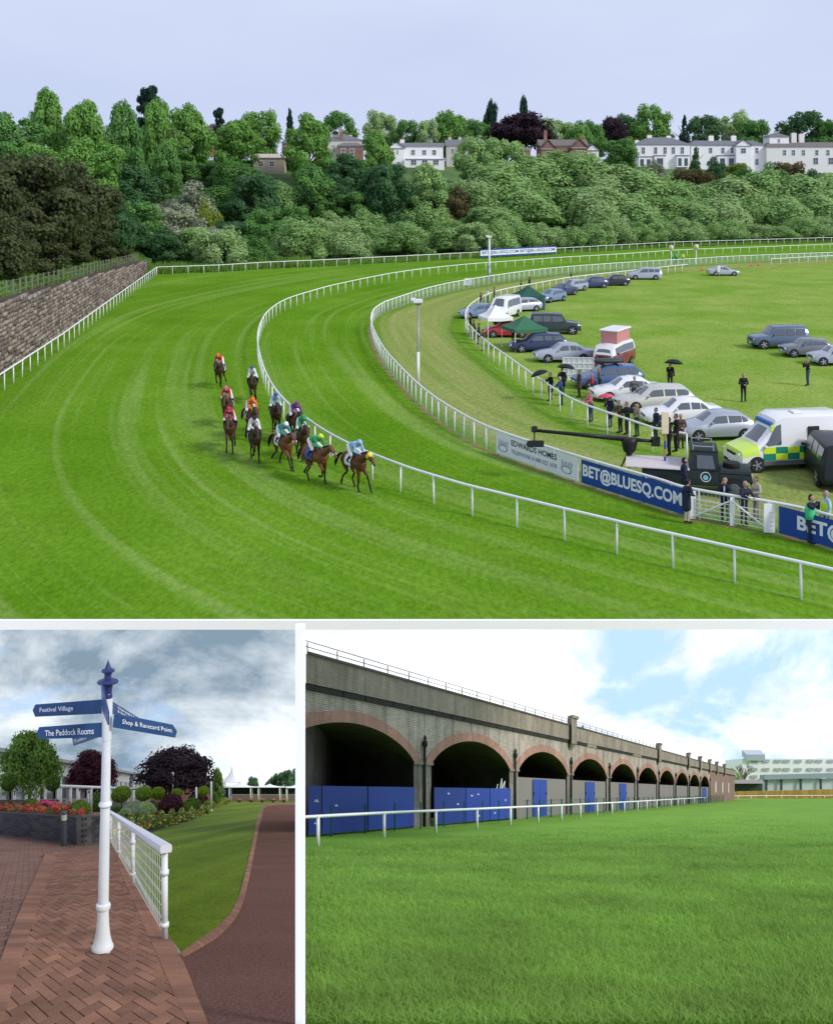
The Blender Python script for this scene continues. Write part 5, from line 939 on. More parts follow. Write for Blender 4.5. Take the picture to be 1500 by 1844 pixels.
BRI = MB().tube([(.115, 1.14, 1.85), (.10, 1.36, 1.63), (0, 1.42, 1.70), (-.10, 1.36, 1.63), (-.115, 1.14, 1.85)], .014, 5).tube([(.08, 1.40, 1.58), (.11, .95, 1.70), (.07, .62, 1.74)], .012, 5).tube([(-.08, 1.40, 1.58), (-.11, .95, 1.70), (-.07, .62, 1.74)], .012, 5).mesh('bridle'); BRI.materials.append(BLACK)
NB = MB().lathe([(.10, -.03), (.108, 0), (.10, .03)], 12, c=(0, 1.38, 1.60), axis=Matrix.Rotation(2.35, 3, 'X')).mesh('noseband', True); NB.materials.append(WHITEB)
# jockey, crouched over the withers; 0 breeches 1 silks 2 skin 3 cap 4 boots
JC = []
for s in (-1, 1):
    JC += [((s * .12, -.30, 1.86), (s * .27, .10, 1.60), .105, .075, 0), ((s * .27, .10, 1.60), (s * .31, -.14, 1.32), .065, .05, 4), ((s * .31, -.14, 1.32), (s * .31, .03, 1.26), .05, .04, 4), ((s * .17, .28, 2.02), (s * .22, .36, 1.80), .07, .055, 1), ((s * .22, .36, 1.80), (s * .10, .58, 1.74), .052, .042, 1)]
    for a, b, ra, rb in hand_caps((s * .10, .58, 1.74), (0, .8, -.5), s): JC.append((tuple(a), tuple(b), ra, rb, 2))
JC += [((-.06, -.34, 1.90), (.06, -.34, 1.90), .14, .14, 0), ((0, -.28, 1.94), (0, .08, 2.04), .15, .16, 1), ((-.09, .20, 2.05), (.09, .20, 2.05), .13, .13, 1), ((0, .30, 2.08), (0, .38, 2.14), .06, .06, 2), ((0, .42, 2.19), (0, .46, 2.12), .09, .065, 2), ((0, .51, 2.15), (0, .53, 2.12), .013, .016, 2), ((0, .40, 2.235), (0, .38, 2.20), .112, .11, 3)]
JM = fuse('body', JC, .018, None, 2)
for mm_ in (WHITE, WHITE, SKIN, WHITE, BLACK): JM.materials.append(mm_)
CAPB = MB().lathe([(.118, 0), (.122, .02), (.105, .08), (.06, .12), (.015, .128)], 14, c=(0, .41, 2.20)).add([(-.09, .49, 2.215), (.09, .49, 2.215), (.06, .60, 2.195), (-.06, .60, 2.195)], [[0, 1, 2, 3]]).mesh('cap', True); CAPB.materials.append(WHITE)
SILK = lambda n_: M('silk_' + n_, CC[n_], .45, .12, 5)
HORSES = [
 (640, 880, .62, 0, 0, 'sky', 'sky', 'leading bay racehorse with yellow hood beside the rail', 'jockey in pale blue silks and cap on the leading horse', 'yellow'), (570, 868, .72, 1, 1, 'silkgreen', 'yellow', 'chestnut racehorse lying second with open stride', 'jockey in green silks and yellow cap', None), (512, 842, .52, 2, 1, 'teal', 'white', 'chestnut racehorse with white noseband in third row', 'jockey in teal silks and white cap', 'white'), (546, 826, .30, 0, 3, 'silkgreen', 'silkgreen', 'brown racehorse tucked inside along the rail', 'jockey in green silks and green cap', None), (533, 799, .40, 1, 3, 'purple', 'purple', 'brown racehorse half hidden behind the green jockey', 'jockey in purple silks on the rail', None),
 (460, 829, .28, 1, 2, 'white', 'black', 'dark bay racehorse in the middle of the pack', 'jockey in white silks and black cap', None), (417, 810, .10, 2, 3, 'crimson', 'crimson', 'brown racehorse on the outside of the pack', 'jockey in crimson silks and cap on the outside', None), (455, 790, .38, 0, 0, 'orange', 'orange', 'bay racehorse behind the white silks', 'jockey in orange silks and cap inside the pack', None), (498, 781, .25, 1, 2, 'sky', 'royal', 'dark racehorse near the rail mid pack', 'jockey in pale blue silks and royal blue cap', None), (412, 766, .05, 0, 3, 'red', 'pink', 'brown racehorse behind the outside runner', 'jockey in red silks and pink cap', None),
 (457, 724, .12, 2, 2, 'white', 'royal', 'dark racehorse trailing beside the rail posts', 'jockey in white silks and blue cap trailing by the rail', None), (398, 697, -.02, 1, 2, 'red', 'orange', 'last dark racehorse alone at the back', 'jockey in red silks and orange cap riding last', None),
]
for px, py, yaw, ph, co, silk, cap, hl, jl, hood in HORSES:
    base = S1.g(px, py); rot = (math.atan(S1.k), 0, 0); e = (Matrix.Rotation(rot[0], 4, 'X') @ Matrix.Rotation(PI + yaw, 4, 'Z')).to_euler()
    r = thing('racehorse', hl, 'horse', base, e, group='racehorses on the bend'); r.location = base + UPZ * .0
    b = inst('body', HM[ph], r, mat=COATS[co]); inst('mane', MANE, r); inst('tail', TAIL, r, rot=(0, 0, random.uniform(-.15, .15))); sc_ = inst('saddle_cloth', SADC, r, mat=[WHITEB, BLACK, SILK('royal')][(ph + co) % 3]); inst('saddle', SAD, sc_); inst('bridle', BRI, r)
    if hood == 'white' or co == 1: inst('noseband', NB, r)
    if hood == 'yellow':
        MB().lathe([(.10, -.13), (.125, -.1), (.135, .02), (.13, .12), (.09, .14)], 14, c=(0, 1.17, 1.78), axis=Matrix.Rotation(2.30, 3, 'X')).build('hood', M('hood_yellow', (.75, .62, .04), .6), r, True)
    j = thing('person', jl, 'person', base, e, group='jockeys of the field'); jb = inst('body', JM, j)
    for i, mm_ in ((1, SILK(silk)), (3, SILK(cap))): jb.material_slots[i].link = 'OBJECT'; jb.material_slots[i].material = mm_
    inst('cap', CAPB, j, mat=SILK(cap))
# ================================================================== PADDOCK GARDEN with the signpost
SEAM = 541; ST = 2.93          # stretch of the garden's depth, to fit the one shared camera
P2 = lambda px, py, h=0.0: S2.g(px, py) + UPZ * h
def sheet(name, pts, h, mat, site=S2, n=4):
    """a flat ground sheet through pixel points of its outline"""
    V_ = [site.g(*p) + UPZ * h for p in pts]; return struct(MB().add(V_, [list(range(len(V_)))]).build(name, mat))
pm = brickmat('paver_field', srgb(138, 98, 80), srgb(120, 84, 70), (.06, .045, .035), (.94, .94 * 475 / FOC + .34 / ST, 0), (-.34, -.34 * 475 / FOC + .94 / ST, 0), .21, .105, .25, .008, .8)
pave = sheet('pavement', [(-75, 1852), (SEAM, 1852), (SEAM, 1439.5), (-75, 1439.5)], 0, pm)
m, t, b = newmat('mown_lawn'); ob = N(t, 'ShaderNodeTexCoord').outputs['Object']; mpn = N(t, 'ShaderNodeMapping'); L(t, ob, mpn.inputs['Vector']); mpn.inputs['Rotation'].default_value = (0, 0, .17); mpn.inputs['Scale'].default_value = (1.1, .02, 0)
c = mixc(t, ramp(t, noise(t, 1.0, 2, .5, mpn.outputs[0]), [(.4, (0, 0, 0)), (.6, (1, 1, 1))]), (.085, .140, .007), (.150, .215, .012)); sc2 = N(t, 'ShaderNodeMapping'); L(t, ob, sc2.inputs['Vector']); sc2.inputs['Scale'].default_value = (1, .34, 1)
fn = noise(t, 14, 5, .7, sc2.outputs[0]); c = mixc(t, 1.0, c, ramp(t, fn, [(.25, (.6, .62, .6)), (.75, (1.3, 1.25, 1.3))]), 'MULTIPLY'); L(t, c, b.inputs['Base Color']); b.inputs['Roughness'].default_value = .9; b.inputs['Specular IOR Level'].default_value = .1; bumpn(t, b, fn, .6, .03)
LAWN = [(322, 1722), (350, 1700), (380, 1680), (403, 1660), (420, 1638), (432, 1612), (440, 1585), (448, 1550), (455, 1520), (461, 1490), (467, 1466), (472, 1453), (478, 1449), (500, 1446.5), (SEAM, 1445.5), (SEAM, 1442.5), (400, 1442.5), (396, 1452), (345, 1478), (300, 1490), (262, 1505), (230, 1530), (225, 1545), (245, 1590), (302, 1697)]
sheet('lawn', LAWN, .012, m)
m, t, b = newmat('rubber_track'); c = mixc(t, ramp(t, noise(t, 60, 5, .85), [(.38, (0, 0, 0)), (.62, (1, 1, 1))]), (.075, .036, .029), (.245, .135, .105)); c = mixc(t, 1.0, c, ramp(t, noise(t, .5, 4), [(.3, (.85,) * 3), (.7, (1.1,) * 3)]), 'MULTIPLY'); L(t, c, b.inputs['Base Color']); b.inputs['Roughness'].default_value = .95; b.inputs['Specular IOR Level'].default_value = 0; bumpn(t, b, noise(t, 160, 3, .8), .6, .01)
sheet('track', [(324, 1726), (375, 1852), (SEAM, 1852), (SEAM, 1449), (500, 1449.6), (480, 1452), (474, 1457)] + [(x + 6, y + 3) for x, y in LAWN[1:11]][::-1], .006, m)
# pavers
def pavermat(name, col):
    """each paver its own tone, with grit and broad stains that run across the joints"""
    m, t, b = newmat(name); oi = N(t, 'ShaderNodeObjectInfo'); gp = N(t, 'ShaderNodeNewGeometry').outputs['Position']; c = mixc(t, oi.outputs['Random'], [x * .84 for x in col], [x * 1.14 for x in col])
    c = mixc(t, 1.0, c, ramp(t, noise(t, 1.1, 5, .65, gp), [(.3, (.72, .73, .75)), (.7, (1.14, 1.13, 1.1))]), 'MULTIPLY'); gr_ = noise(t, 75, 4, .8, gp); c = mixc(t, 1.0, c, ramp(t, gr_, [(.3, (.72, .72, .72)), (.55, (1.0, 1.0, 1.0)), (.75, (1.35, 1.33, 1.3))]), 'MULTIPLY')
    L(t, c, b.inputs['Base Color']); b.inputs['Roughness'].default_value = .9; b.inputs['Specular IOR Level'].default_value = .1; bumpn(t, b, gr_, .5, .006); return m
BR = [pavermat('paver_a', srgb(156, 113, 90)), pavermat('paver_b', srgb(150, 108, 86)), pavermat('paver_c', srgb(140, 102, 82))]
SH = 475 / FOC
tru = lambda px, py: (lambda p: (p.x + SH * p.y, p.y / ST))(S2.g(px, py))
w2 = lambda u, v, h=0.0: S2.at(u - SH * v * ST, v * ST, h)
region = [tru(*q) for q in [(98, 1536), (50, 1665), (6, 1792), (-18, 1856), (364, 1856), (337, 1810), (283, 1695), (216, 1551), (211, 1536)]]
bl, bw_ = .16, .08; jt = .0028; cth = math.cos(PI / 4)
def brick_poly(k):
    a = [(jt, jt), (bl - jt, jt), (bl - jt, bw_ - jt), (jt, bw_ - jt)] if k == 0 else [(jt, jt), (bw_ - jt, jt), (bw_ - jt, bl - jt), (jt, bl - jt)]
    return [((x - y) * cth, (x + y) * cth) for x, y in a]
BM = []
for k in (0, 1):
    for mt in BR:
        q = brick_poly(k); cx_ = sum(p[0] for p in q) / 4; cy_ = sum(p[1] for p in q) / 4; mb = MB(); lo = [Vector((u - SH * v * ST, v * ST, v * ST * S2.k - .03)) for u, v in q]; mi = [Vector((u - SH * v * ST, v * ST, v * ST * S2.k + .016)) for u, v in q]; hi = [Vector((cx_ + (u - cx_) * .95 - SH * (cy_ + (v - cy_) * .95) * ST, (cy_ + (v - cy_) * .95) * ST, (cy_ + (v - cy_) * .95) * ST * S2.k + .021)) for u, v in q]
        mb.add(lo + mi + hi, [[i, (i + 1) % 4, 4 + (i + 1) % 4, 4 + i] for i in range(4)] + [[4 + i, 4 + (i + 1) % 4, 8 + (i + 1) % 4, 8 + i] for i in range(4)] + [[8, 9, 10, 11]]); me = mb.mesh('brick'); me.materials.append(mt); BM.append(me)
items = []; u0, v0 = .03, 1.9
for m_ in range(-40, 34):
    for k in range(-25, 112):
        for ty_ in (0, 1):
            x, y = (k + 4 * m_) * bw_, (k + ty_) * bw_; u, v = (x - y) * cth + u0, (x + y) * cth + v0; cu, cv = u + (.04 if ty_ == 0 else -.04) * .7, v + .08
            if 1.5 < cv < 8.6 and -2.6 < cu < 1.2: items.append((cv, u, v, ty_, cu))
arr = np.array([(i[4], i[0]) for i in items]); ok = inpoly(arr, region); items = sorted([it for it, o in zip(items, ok) if o])
restb = MB(); nb = 0
for cv, u, v, ty_, cu in items:
    mi = random.randrange(3); loc = w2(u, v) + UPZ * random.uniform(-.002, .002)
    if nb < 215: inst('brick', BM[ty_ * 3 + mi], pave, loc); nb += 1
    else:
        q = brick_poly(ty_); o_ = len(restb.v); vs_ = [loc + Vector((a - SH * b_ * ST, b_ * ST, b_ * ST * S2.k + .019)) for a, b_ in q]; restb.add(vs_, [[0, 1, 2, 3]], mi)
stuffo(restb.build('far_bricks', BR, pave)); rb2 = MB()
sheet('paver_bed', [(104, 1536), (60, 1665), (22, 1792), (-6, 1852), (352, 1852), (320, 1810), (270, 1695), (209, 1551), (206, 1536)], .006, M('joint_sand', (.085, .055, .040), .95, .3, 8))
def band(Lp, Rp, step, hgt, cap=40, own=None):
    global nb
    A_ = spline([Vector((*tru(*q), 0)) for q in Lp], 8); B_ = spline([Vector((*tru(*q), 0)) for q in Rp], 8); ln = sum((b_ - a_).length for a_, b_ in zip(A_, A_[1:])); n_ = int(ln / step); pick = lambda G_, f: (lambda i, fr: G_[i].lerp(G_[i + 1], fr))(min(int(f * (len(G_) - 1)), len(G_) - 2), f * (len(G_) - 1) - min(int(f * (len(G_) - 1)), len(G_) - 2)); cnt = 0
    for i in range(n_):
        f0, f1 = (i + .04) / n_, (i + .96) / n_; q = [pick(A_, f0), pick(B_, f0), pick(B_, f1), pick(A_, f1)]; c_ = sum(q, Vector()) / 4; lo = [w2(p.x, p.y, -.02) for p in q]; mi = [w2(p.x, p.y, hgt - .005) for p in q]; hi = [w2(*(c_ + (p - c_) * .94)[:2], hgt) for p in q]
        fs = [[k, (k + 1) % 4, 4 + (k + 1) % 4, 4 + k] for k in range(4)] + [[4 + k, 4 + (k + 1) % 4, 8 + (k + 1) % 4, 8 + k] for k in range(4)] + [[8, 9, 10, 11]]; mi_ = random.randrange(3)
        if cnt < cap: MB().add(lo + mi + hi, fs).build('brick', BR[mi_], own or pave); cnt += 1
        else: rb2.add(lo + mi + hi, fs, mi_)
band([(377, 1856), (360, 1810), (309, 1695), (236, 1583), (221, 1551)], [(345, 1856), (320, 1810), (270, 1695), (222, 1583), (209, 1551)], .107, .025, 42)
band([(2, 1852), (22, 1792), (60, 1665), (85, 1595), (104, 1538)], [(-42, 1852), (-20, 1792), (27, 1665), (57, 1595), (82, 1538)], .107, .025, 42)
stuffo(rb2.build('border_bricks', BR, pave))
ed = MB().build('edging', BR[0]); bpy.data.objects.remove(ed)
edge = thing('lawn_edging', 'curving row of brick edging between lawn and dark red track', 'kerb', S2.g(322, 1722)); edge.location = (0, 0, 0)
rb2 = MB(); band([(320, 1726), (349, 1703), (379, 1683), (402, 1663), (419, 1641), (431, 1614), (439, 1587), (447, 1552), (454, 1521), (460, 1491), (466, 1467)], [(329, 1727), (361, 1709), (391, 1690), (414, 1668), (431, 1644), (441, 1616), (448, 1588), (455, 1553), (461, 1522), (466, 1492), (471, 1467)], .2, .03, 60, edge)
if rb2.v: stuffo(rb2.build('far_bricks', BR, edge))
r = struct(MB().add([P2(225, 1545, .02), P2(302, 1697, .02), P2(322, 1722, .02), P2(326, 1718, .02), P2(306, 1692, .02), P2(229, 1543, .02)], [[0, 1, 2, 3, 4, 5]]).build('concrete_edge', M('concrete', (.30, .29, .26), .9, .15, 3)))
p = P2(88, 1541, .012); r = thing('drain_cover', 'dark rectangular drain cover let into the brick paving', 'drain', p); MB().add([P2(74, 1542, .014) - p, P2(90, 1546, .014) - p, P2(104, 1540, .014) - p, P2(90, 1537, .014) - p], [[0, 1, 2, 3]]).build('plate', M('cast_iron', (.035, .03, .028), .7, .3, 30), r)
# lawn blades near by
def blades(name, pts, n, h0, h1, wd, mat, site=S2, parent=None):
    poly = [tuple(site.g(*q)[:2]) for q in pts]; xs = [q[0] for q in poly]; ys = [q[1] for q in poly]; P_ = []
    y0_, y1_ = min(ys), max(ys); yy = 1 / RNG.uniform(1 / y1_, 1 / y0_, n * 4); xx = RNG.uniform(-1, 1, n * 4); xx = (min(q[0] / q[1] for q in poly) + (xx + 1) / 2 * (max(q[0] / q[1] for q in poly) - min(q[0] / q[1] for q in poly))) * yy
    A_ = np.stack([xx, yy], 1); A_ = A_[inpoly(A_, poly)][:n]; n = len(A_); base = np.stack([A_[:, 0], A_[:, 1], -site.H + site.k * A_[:, 1]], 1); a = RNG.uniform(0, PI, n); sc_ = np.clip(A_[:, 1] / 14, .8, 2.2); hh = RNG.uniform(h0, h1, n)
    sx = np.stack([np.cos(a), np.sin(a), np.zeros(n)], 1) * (wd * sc_)[:, None]; lean = np.stack([RNG.normal(0, .45, n), RNG.normal(0, .45, n), np.ones(n)], 1) * hh[:, None]; mid = base + lean * .55; tip = base + lean * np.array([1.7, 1.7, .95])
    V_ = np.concatenate([np.stack([base - sx, base + sx, mid + sx * .8, mid - sx * .8], 1), np.stack([mid - sx * .8, mid + sx * .8, tip + sx * .15, tip - sx * .15], 1)])
    return stuffo(mesh_obj(name, quads(name, V_), mat))
blades('lawn_grass', [(305, 1697), (322, 1720), (403, 1658), (431, 1612), (447, 1550), (455, 1515), (260, 1515), (232, 1545)], 42000, .012, .03, .004, leafmat('leaf_lawn', (.12, .185, .012), .4, .9))
# --- fence with white handrail
FA = S2.g(297, 1695); FB = S2.g(240, 1592); fd = (FB - FA); fr = thing('mesh_fence', 'white handrail fence with wire mesh between paving and lawn', 'fence', FA); posts = [FA + fd * k for k in (0, 1, 2.03, 3.1, 4.3)]
for p in posts:
    q = p - FA; po = MB().tube([q, q + UPZ * .86], .031, 12).build('post', WHITE, fr, True)
    for h in (.16, .66): MB().tube([q + UPZ * (h - .02), q + UPZ * (h + .02)], .042, 12).build('clamp', WHITE, po, True)
top = [FA - fd * .03, FA + fd * 4.4]; rw = []
for p in top:
    c_ = p - FA + UPZ * .9; sd = Vector((fd.y, -fd.x, 0)).normalized(); prof = [(-.05, -.042), (-.055, .0), (-.05, .030), (0, .040), (.05, .030), (.055, 0), (.05, -.042)]; rw.append([c_ + sd * a + UPZ * b_ for a, b_ in prof])
hr_ = MB().grid([q + [q[0]] for q in rw]); hr_.add(rw[0], [list(range(7))]); hr_.build('handrail', M('handrail_white', (.76, .75, .78), .4, .05), fr, 40)
MWM = M('mesh_cream', (.70, .72, .62), .5, .05)
for k in range(4):
    a_, b_ = posts[k] - FA, posts[k + 1] - FA; mm_ = MB(); nv = 24
    for i in range(nv): q = a_.lerp(b_, (i + .5) / nv); mm_.tube([q + UPZ * .06, q + UPZ * .82], .0022, 4, cap=False)
    o_ = stuffo(mm_.build('wire_mesh', MWM, fr))
    for h in (.06, .17, .19, .30, .41, .43, .54, .65, .67, .78, .82): MB().tube([a_ + UPZ * h, b_ + UPZ * h], .0036, 5, cap=False).build('wire', MWM, fr)
# --- signpost
SB = S2.g(185, 1720); sd_ = SB.y; ps = sd_ / FOC; sp_ = thing('signpost', 'white cast iron signpost with blue finial on the brick paving', 'signpost', SB)
tilt = (195.5 - 185) * ps
ax_ = lambda y: Vector(((1719 - y) / (1719 - 1187) * tilt, 0, (1719 - y) * ps))
def turned(nm, prof, mat, par=sp_):
    m_ = MB(); n_ = 24; o_ = 0
    for r_, y in prof:
        c_ = ax_(y)
        for j in range(n_): a = 2 * PI * j / n_; m_.v.append(c_ + Vector((r_ * ps * math.cos(a), r_ * ps * math.sin(a), 0)))
    for i in range(len(prof) - 1):
        for j in range(n_): m_.f.append([i * n_ + j, i * n_ + (j + 1) % n_, (i + 1) * n_ + (j + 1) % n_, (i + 1) * n_ + j]); m_.m.append(0)
    m_.f.append([(len(prof) - 1) * n_ + j for j in range(n_)]); m_.m.append(0); return m_.build(nm, mat, par, 35)
PW = M('post_white', (.72, .75, .73), .4, .10, 7, .15, 40, coat=.15); PB = M('finial_blue', (.026, .034, .13), .35, .12, 8, coat=.3)
turned('base', [(14, 1722), (14, 1709), (19, 1707), (19, 1702), (16.5, 1698), (13.5, 1685), (11.2, 1668), (10, 1650), (9.6, 1636)], PW); turned('ring', [(9.5, 1637), (12.2, 1635), (13, 1631), (12.2, 1627), (9.2, 1625)], PW); turned('shaft', [(9.2, 1626), (8.9, 1540), (8.4, 1452)], PW); turned('collar', [(8.4, 1453), (11.5, 1449), (11.5, 1446), (8.4, 1441)], PW); turned('upper_shaft', [(8.2, 1442), (7.6, 1330)], PW); turned('sleeve', [(8.4, 1331), (8.6, 1324), (9.0, 1300), (9.2, 1268), (9.2, 1256)], PW)
turned('finial', [(8.2, 1258), (8.8, 1252), (8.8, 1249), (7.6, 1247), (8.4, 1238), (9.4, 1231), (14, 1230.5), (18.5, 1228.5), (19, 1226.5), (17, 1224), (9, 1221.5), (6.6, 1219), (6.2, 1214), (8, 1210), (11.5, 1208.5), (12, 1206.5), (10, 1204), (5.5, 1202), (3, 1195), (.8, 1189), (.3, 1186)], PB)
SGB = M('sign_blue', srgb(42, 76, 118), .4, .06, 4); SGD = M('sign_blue_back', srgb(32, 58, 100), .4, .06, 4); SWH = M('sign_white', (.8, .82, .84), .5, .03)
def arm(nm_lab, corners, text, mat=SGB, tu=(.1, .8), tv=(.3, .72), fwd=0.0):
    """corners: (px, row, depth offset) bottom-left, bottom-right, top-right, top-left; the arrow point is added by the caller's fifth point"""
    W_ = [Vector(((x - CX) / FOC * (sd_ + dd), sd_ + dd, (CY - y) / FOC * (sd_ + dd))) - SB for x, y, dd in corners]; nn = (W_[1] - W_[0]).cross(W_[3] - W_[0]).normalized(); nn = -nn if nn.y > 0 else nn
    pts = W_[:4]
    if len(W_) > 4: pts = [W_[0], W_[1]] + ([W_[4]] if corners[4][0] > max(corners[1][0], 0) else []) + [W_[2], W_[3]] + ([W_[4]] if corners[4][0] < corners[0][0] else [])
    a_ = MB().prism(pts, nn * -.012).build('sign_arm', mat, sp_); a_['label'] = nm_lab
    if text:
        vs_, fs_ = text_mesh(text, 1, 1, 0, .006); m_ = MB()
        def bil(u, v): return W_[0].lerp(W_[1], u).lerp(W_[3].lerp(W_[2], u), v) + nn * .012
        m_.add([bil(tu[0] + (tu[1] - tu[0]) * q.x, tv[0] + (tv[1] - tv[0]) * q.z) for q in vs_], fs_); m_.build('lettering', SWH, a_)
arm('blue arm reading Festival Village', [(64, 1291, .30), (185, 1285, 0), (184, 1260, 0), (64, 1269, .30), (59.5, 1279, .31)], 'Festival Village', tu=(.085, .59), tv=(.27, .74))
arm('blue arm reading The Paddock Rooms', [(71, 1331, -.05), (185, 1327.5, -.02), (185, 1301.5, -.02), (71, 1310, -.05), (66.5, 1320, -.05)], 'The Paddock Rooms', tu=(.10, .87), tv=(.27, .74))
arm('blue arm reading Shop and Racecard Point', [(204, 1310, -.06), (316, 1328.5, .25), (312, 1305.5, .25), (207, 1285, -.06), (319.5, 1317, .26)], 'Shop & Racecard Point', tu=(.13, .96), tv=(.30, .74))
arm('blue arm behind reading Champagne Garden', [(203, 1284, .12), (262, 1312, .9), (256, 1296, .9), (203, 1263, .12)], 'Champagne Garden\n& Restaurant', SGB, (.12, .92), (.25, .80))
arm('small dark blue arm under the paddock sign', [(133, 1343.5, .7), (187, 1325, .06), (187, 1305, .06), (130.5, 1329, .7)], 'Toilets', SGD, (.08, .5), (.28, .66))
arm('blue arm seen nearly edge on', [(185, 1281, -.10), (195, 1306, -.55), (195, 1282, -.55), (182, 1229, -.10)], None, SGB)
# --- dark brick planter with flowers
C0 = S2.g(152, 1523); E1 = S2.g(-45, 1496.5); E2 = S2.g(193, 1513.5); pl = thing('brick_planter', 'long raised planter of dark grey bricks left of the signpost', 'planter', C0); HP = .77; ncou = 10
PBR = [M('planter_brick_%d' % k, c_, .75, .25, 5, .4, 40) for k, c_ in enumerate([(.050, .050, .054), (.036, .036, .041), (.068, .064, .064)])]
cut = lambda a, b_, u0, u1, h0, h1, nrm: [a.lerp(b_, u0) + UPZ * h0 + nrm, a.lerp(b_, u1) + UPZ * h0 + nrm, a.lerp(b_, u1) + UPZ * h1 + nrm, a.lerp(b_, u0) + UPZ * h1 + nrm]
for a, b_, nn_ in ((E1, C0, 22), (C0, E2, 5)):
    dv = (b_ - a); nr_ = Vector((dv.y, -dv.x, 0)).normalized(); nr_ = -nr_ if nr_.dot(a) > 0 else nr_
    for c_ in range(ncou):
        h0 = HP * c_ / ncou; h1 = HP * (c_ + 1) / ncou - .010; o_ = .5 * (c_ % 2)
        for k in range(-1, nn_):
            u0_ = max(0, (k + o_ + .008) / nn_); u1_ = min(1, (k + o_ + 1 - .008) / nn_)
            if u1_ - u0_ < .01: continue
            MB().prism([q - C0 for q in cut(a, b_, u0_, u1_, h0, h1, nr_ * random.uniform(.014, .022))], nr_ * -.1).build('brick', PBR[random.randrange(3)], pl)
    MB().prism([q - C0 for q in cut(a, b_, 0, 1, -.05, HP - .004, nr_ * 0)], nr_ * -.2).build('mortar_core', M('dark_mortar', (.085, .083, .08), .9), pl)
    MB().prism([q - C0 for q in cut(a, b_, 0, 1, HP, HP + .035, nr_ * .035)], nr_ * -.28).build('coping', PBR[2], pl)
bk_ = Vector((-.325 * 4.5, 4.5, 4.5 * S2.k)); MB().add([q - C0 + UPZ * (HP - .06) for q in (E1, C0, E2, E2 + bk_, C0 + bk_ * 1.2, E1 + bk_)], [[0, 1, 2, 3, 4, 5]]).build('soil', M('soil', (.035, .026, .02), 1, .3, 6), pl)
def flowerbed(name, label, gen, n, cols, size, cat='flowers'):
    """a mass of small petals and leaves at positions made by gen"""
    pos = gen(n); nr_ = rnd_dirs(n); nr_[:, 2] = np.abs(nr_[:, 2]) + .3; nr_ /= np.linalg.norm(nr_, axis=1)[:, None]; me = quads(name, leaf_quads(pos, nr_, size * RNG.uniform(.6, 1.3, n), 1.2)); pk = RNG.choice(len(cols), n, p=np.array([c_[1] for c_ in cols]) / sum(c_[1] for c_ in cols)); o_ = mesh_obj(name, me, [c_[0] for c_ in cols]); me.polygons.foreach_set('material_index', pk.astype(np.int32)); tag(stuffo(o_), label, cat); return o_
PET = {k: M('petal_' + k, c_, .6, .25, 3) for k, c_ in dict(red=(.36, .010, .022), pink=(.50, .02, .12), orange=(.75, .22, .02), yellow=(.75, .48, .03), white=(.75, .72, .65), scarlet=(.46, .025, .012)).items()}
def gen_planter(n):
    u = RNG.random(n); v = RNG.random(n); wob = .12 * np.sin(u * 41) * np.sin(v * 9 + u * 17); A_ = np.array(E1)[None] * (1 - u)[:, None] + np.array(C0)[None] * u[:, None]; q = A_ + np.array(bk_)[None] * (v * .95 + .03)[:, None]; q[:, 2] += HP + .08 + wob * .6 + RNG.uniform(-.12, .16, n) + .10 * v; return q
flowerbed('flower_bed', 'mass of red and pink bedding flowers filling the dark planter', gen_planter, 14000, [(PET['red'], 4), (PET['scarlet'], 3), (PET['pink'], 1), (LM['shrub'], 3.4), (LM['dark'], 3)], .034)
def gen_pink(n):
    u = RNG.normal(.70, .035, n); v = RNG.uniform(.4, .9, n); q = np.array(E1)[None] * (1 - u)[:, None] + np.array(C0)[None] * u[:, None] + np.array(bk_)[None] * v[:, None]; q[:, 2] += HP + .26 + RNG.uniform(-.12, .16, n); return q
flowerbed('flower_bed', 'brighter magenta patch at the back of the red flowers', gen_pink, 2400, [(PET['pink'], 5), (LM['shrub'], 1.5)], .034)
def globe(label, px, py, d, rpx, mat='box', stem=None, name='topiary_ball', sq=1.0, group='clipped shrubs'):
    c_ = Vector(((px - CX) / FOC * d, d, (CY - py) / FOC * d)); base = Vector((c_.x, c_.y, S2.at(c_.x, d).z)); r = thing(name, label, 'shrub', base, group=group); D_ = 2 * rpx * d / FOC
    inst('foliage', BALL, r, c_ - base, (random.uniform(-.3, .3), random.uniform(-.3, .3), random.uniform(0, 6)), (D_, D_, D_ * sq), LM[mat])
    h = (c_ - base).z; MB().tube([(0, 0, -.1), (.02, 0, h * .5), (0, 0, h)], [.02 + D_ * .02, .016 + D_ * .015, .012 + D_ * .01], 8).build('stem', BARK, r, True); return r
globe('clipped box ball at the planter corner by the bollard', 145, 1457, 29.5, 18, sq=.85); globe('low clipped box ball among the pink flowers', 57, 1449, 36, 15, sq=.7); globe('clipped standard ball with thin stem above the pink flowers', 96, 1411, 40, 13); globe('clipped standard ball at the outer end of the planter', 17, 1411, 41, 13)
p = P2(116, 1524); r = thing('bollard_light', 'dark grey bollard light with pale lamp band before the planter', 'bollard', p); s = p.y / FOC
MB().lathe([(5.2 * s, 0), (5.2 * s, 48 * s)], 18).build('body', M('bollard_grey', (.045, .055, .06), .5), r, 40); MB().lathe([(5.0 * s, 48 * s), (5.0 * s, 58 * s)], 18).build('lamp', M('lamp_band', (.40, .40, .28), .3, .2, 12), r, 40); MB().lathe([(5.3 * s, 58 * s), (5.3 * s, 62 * s), (4.6 * s, 63 * s)], 18).build('lid', M('bollard_grey', 0), r, 40)
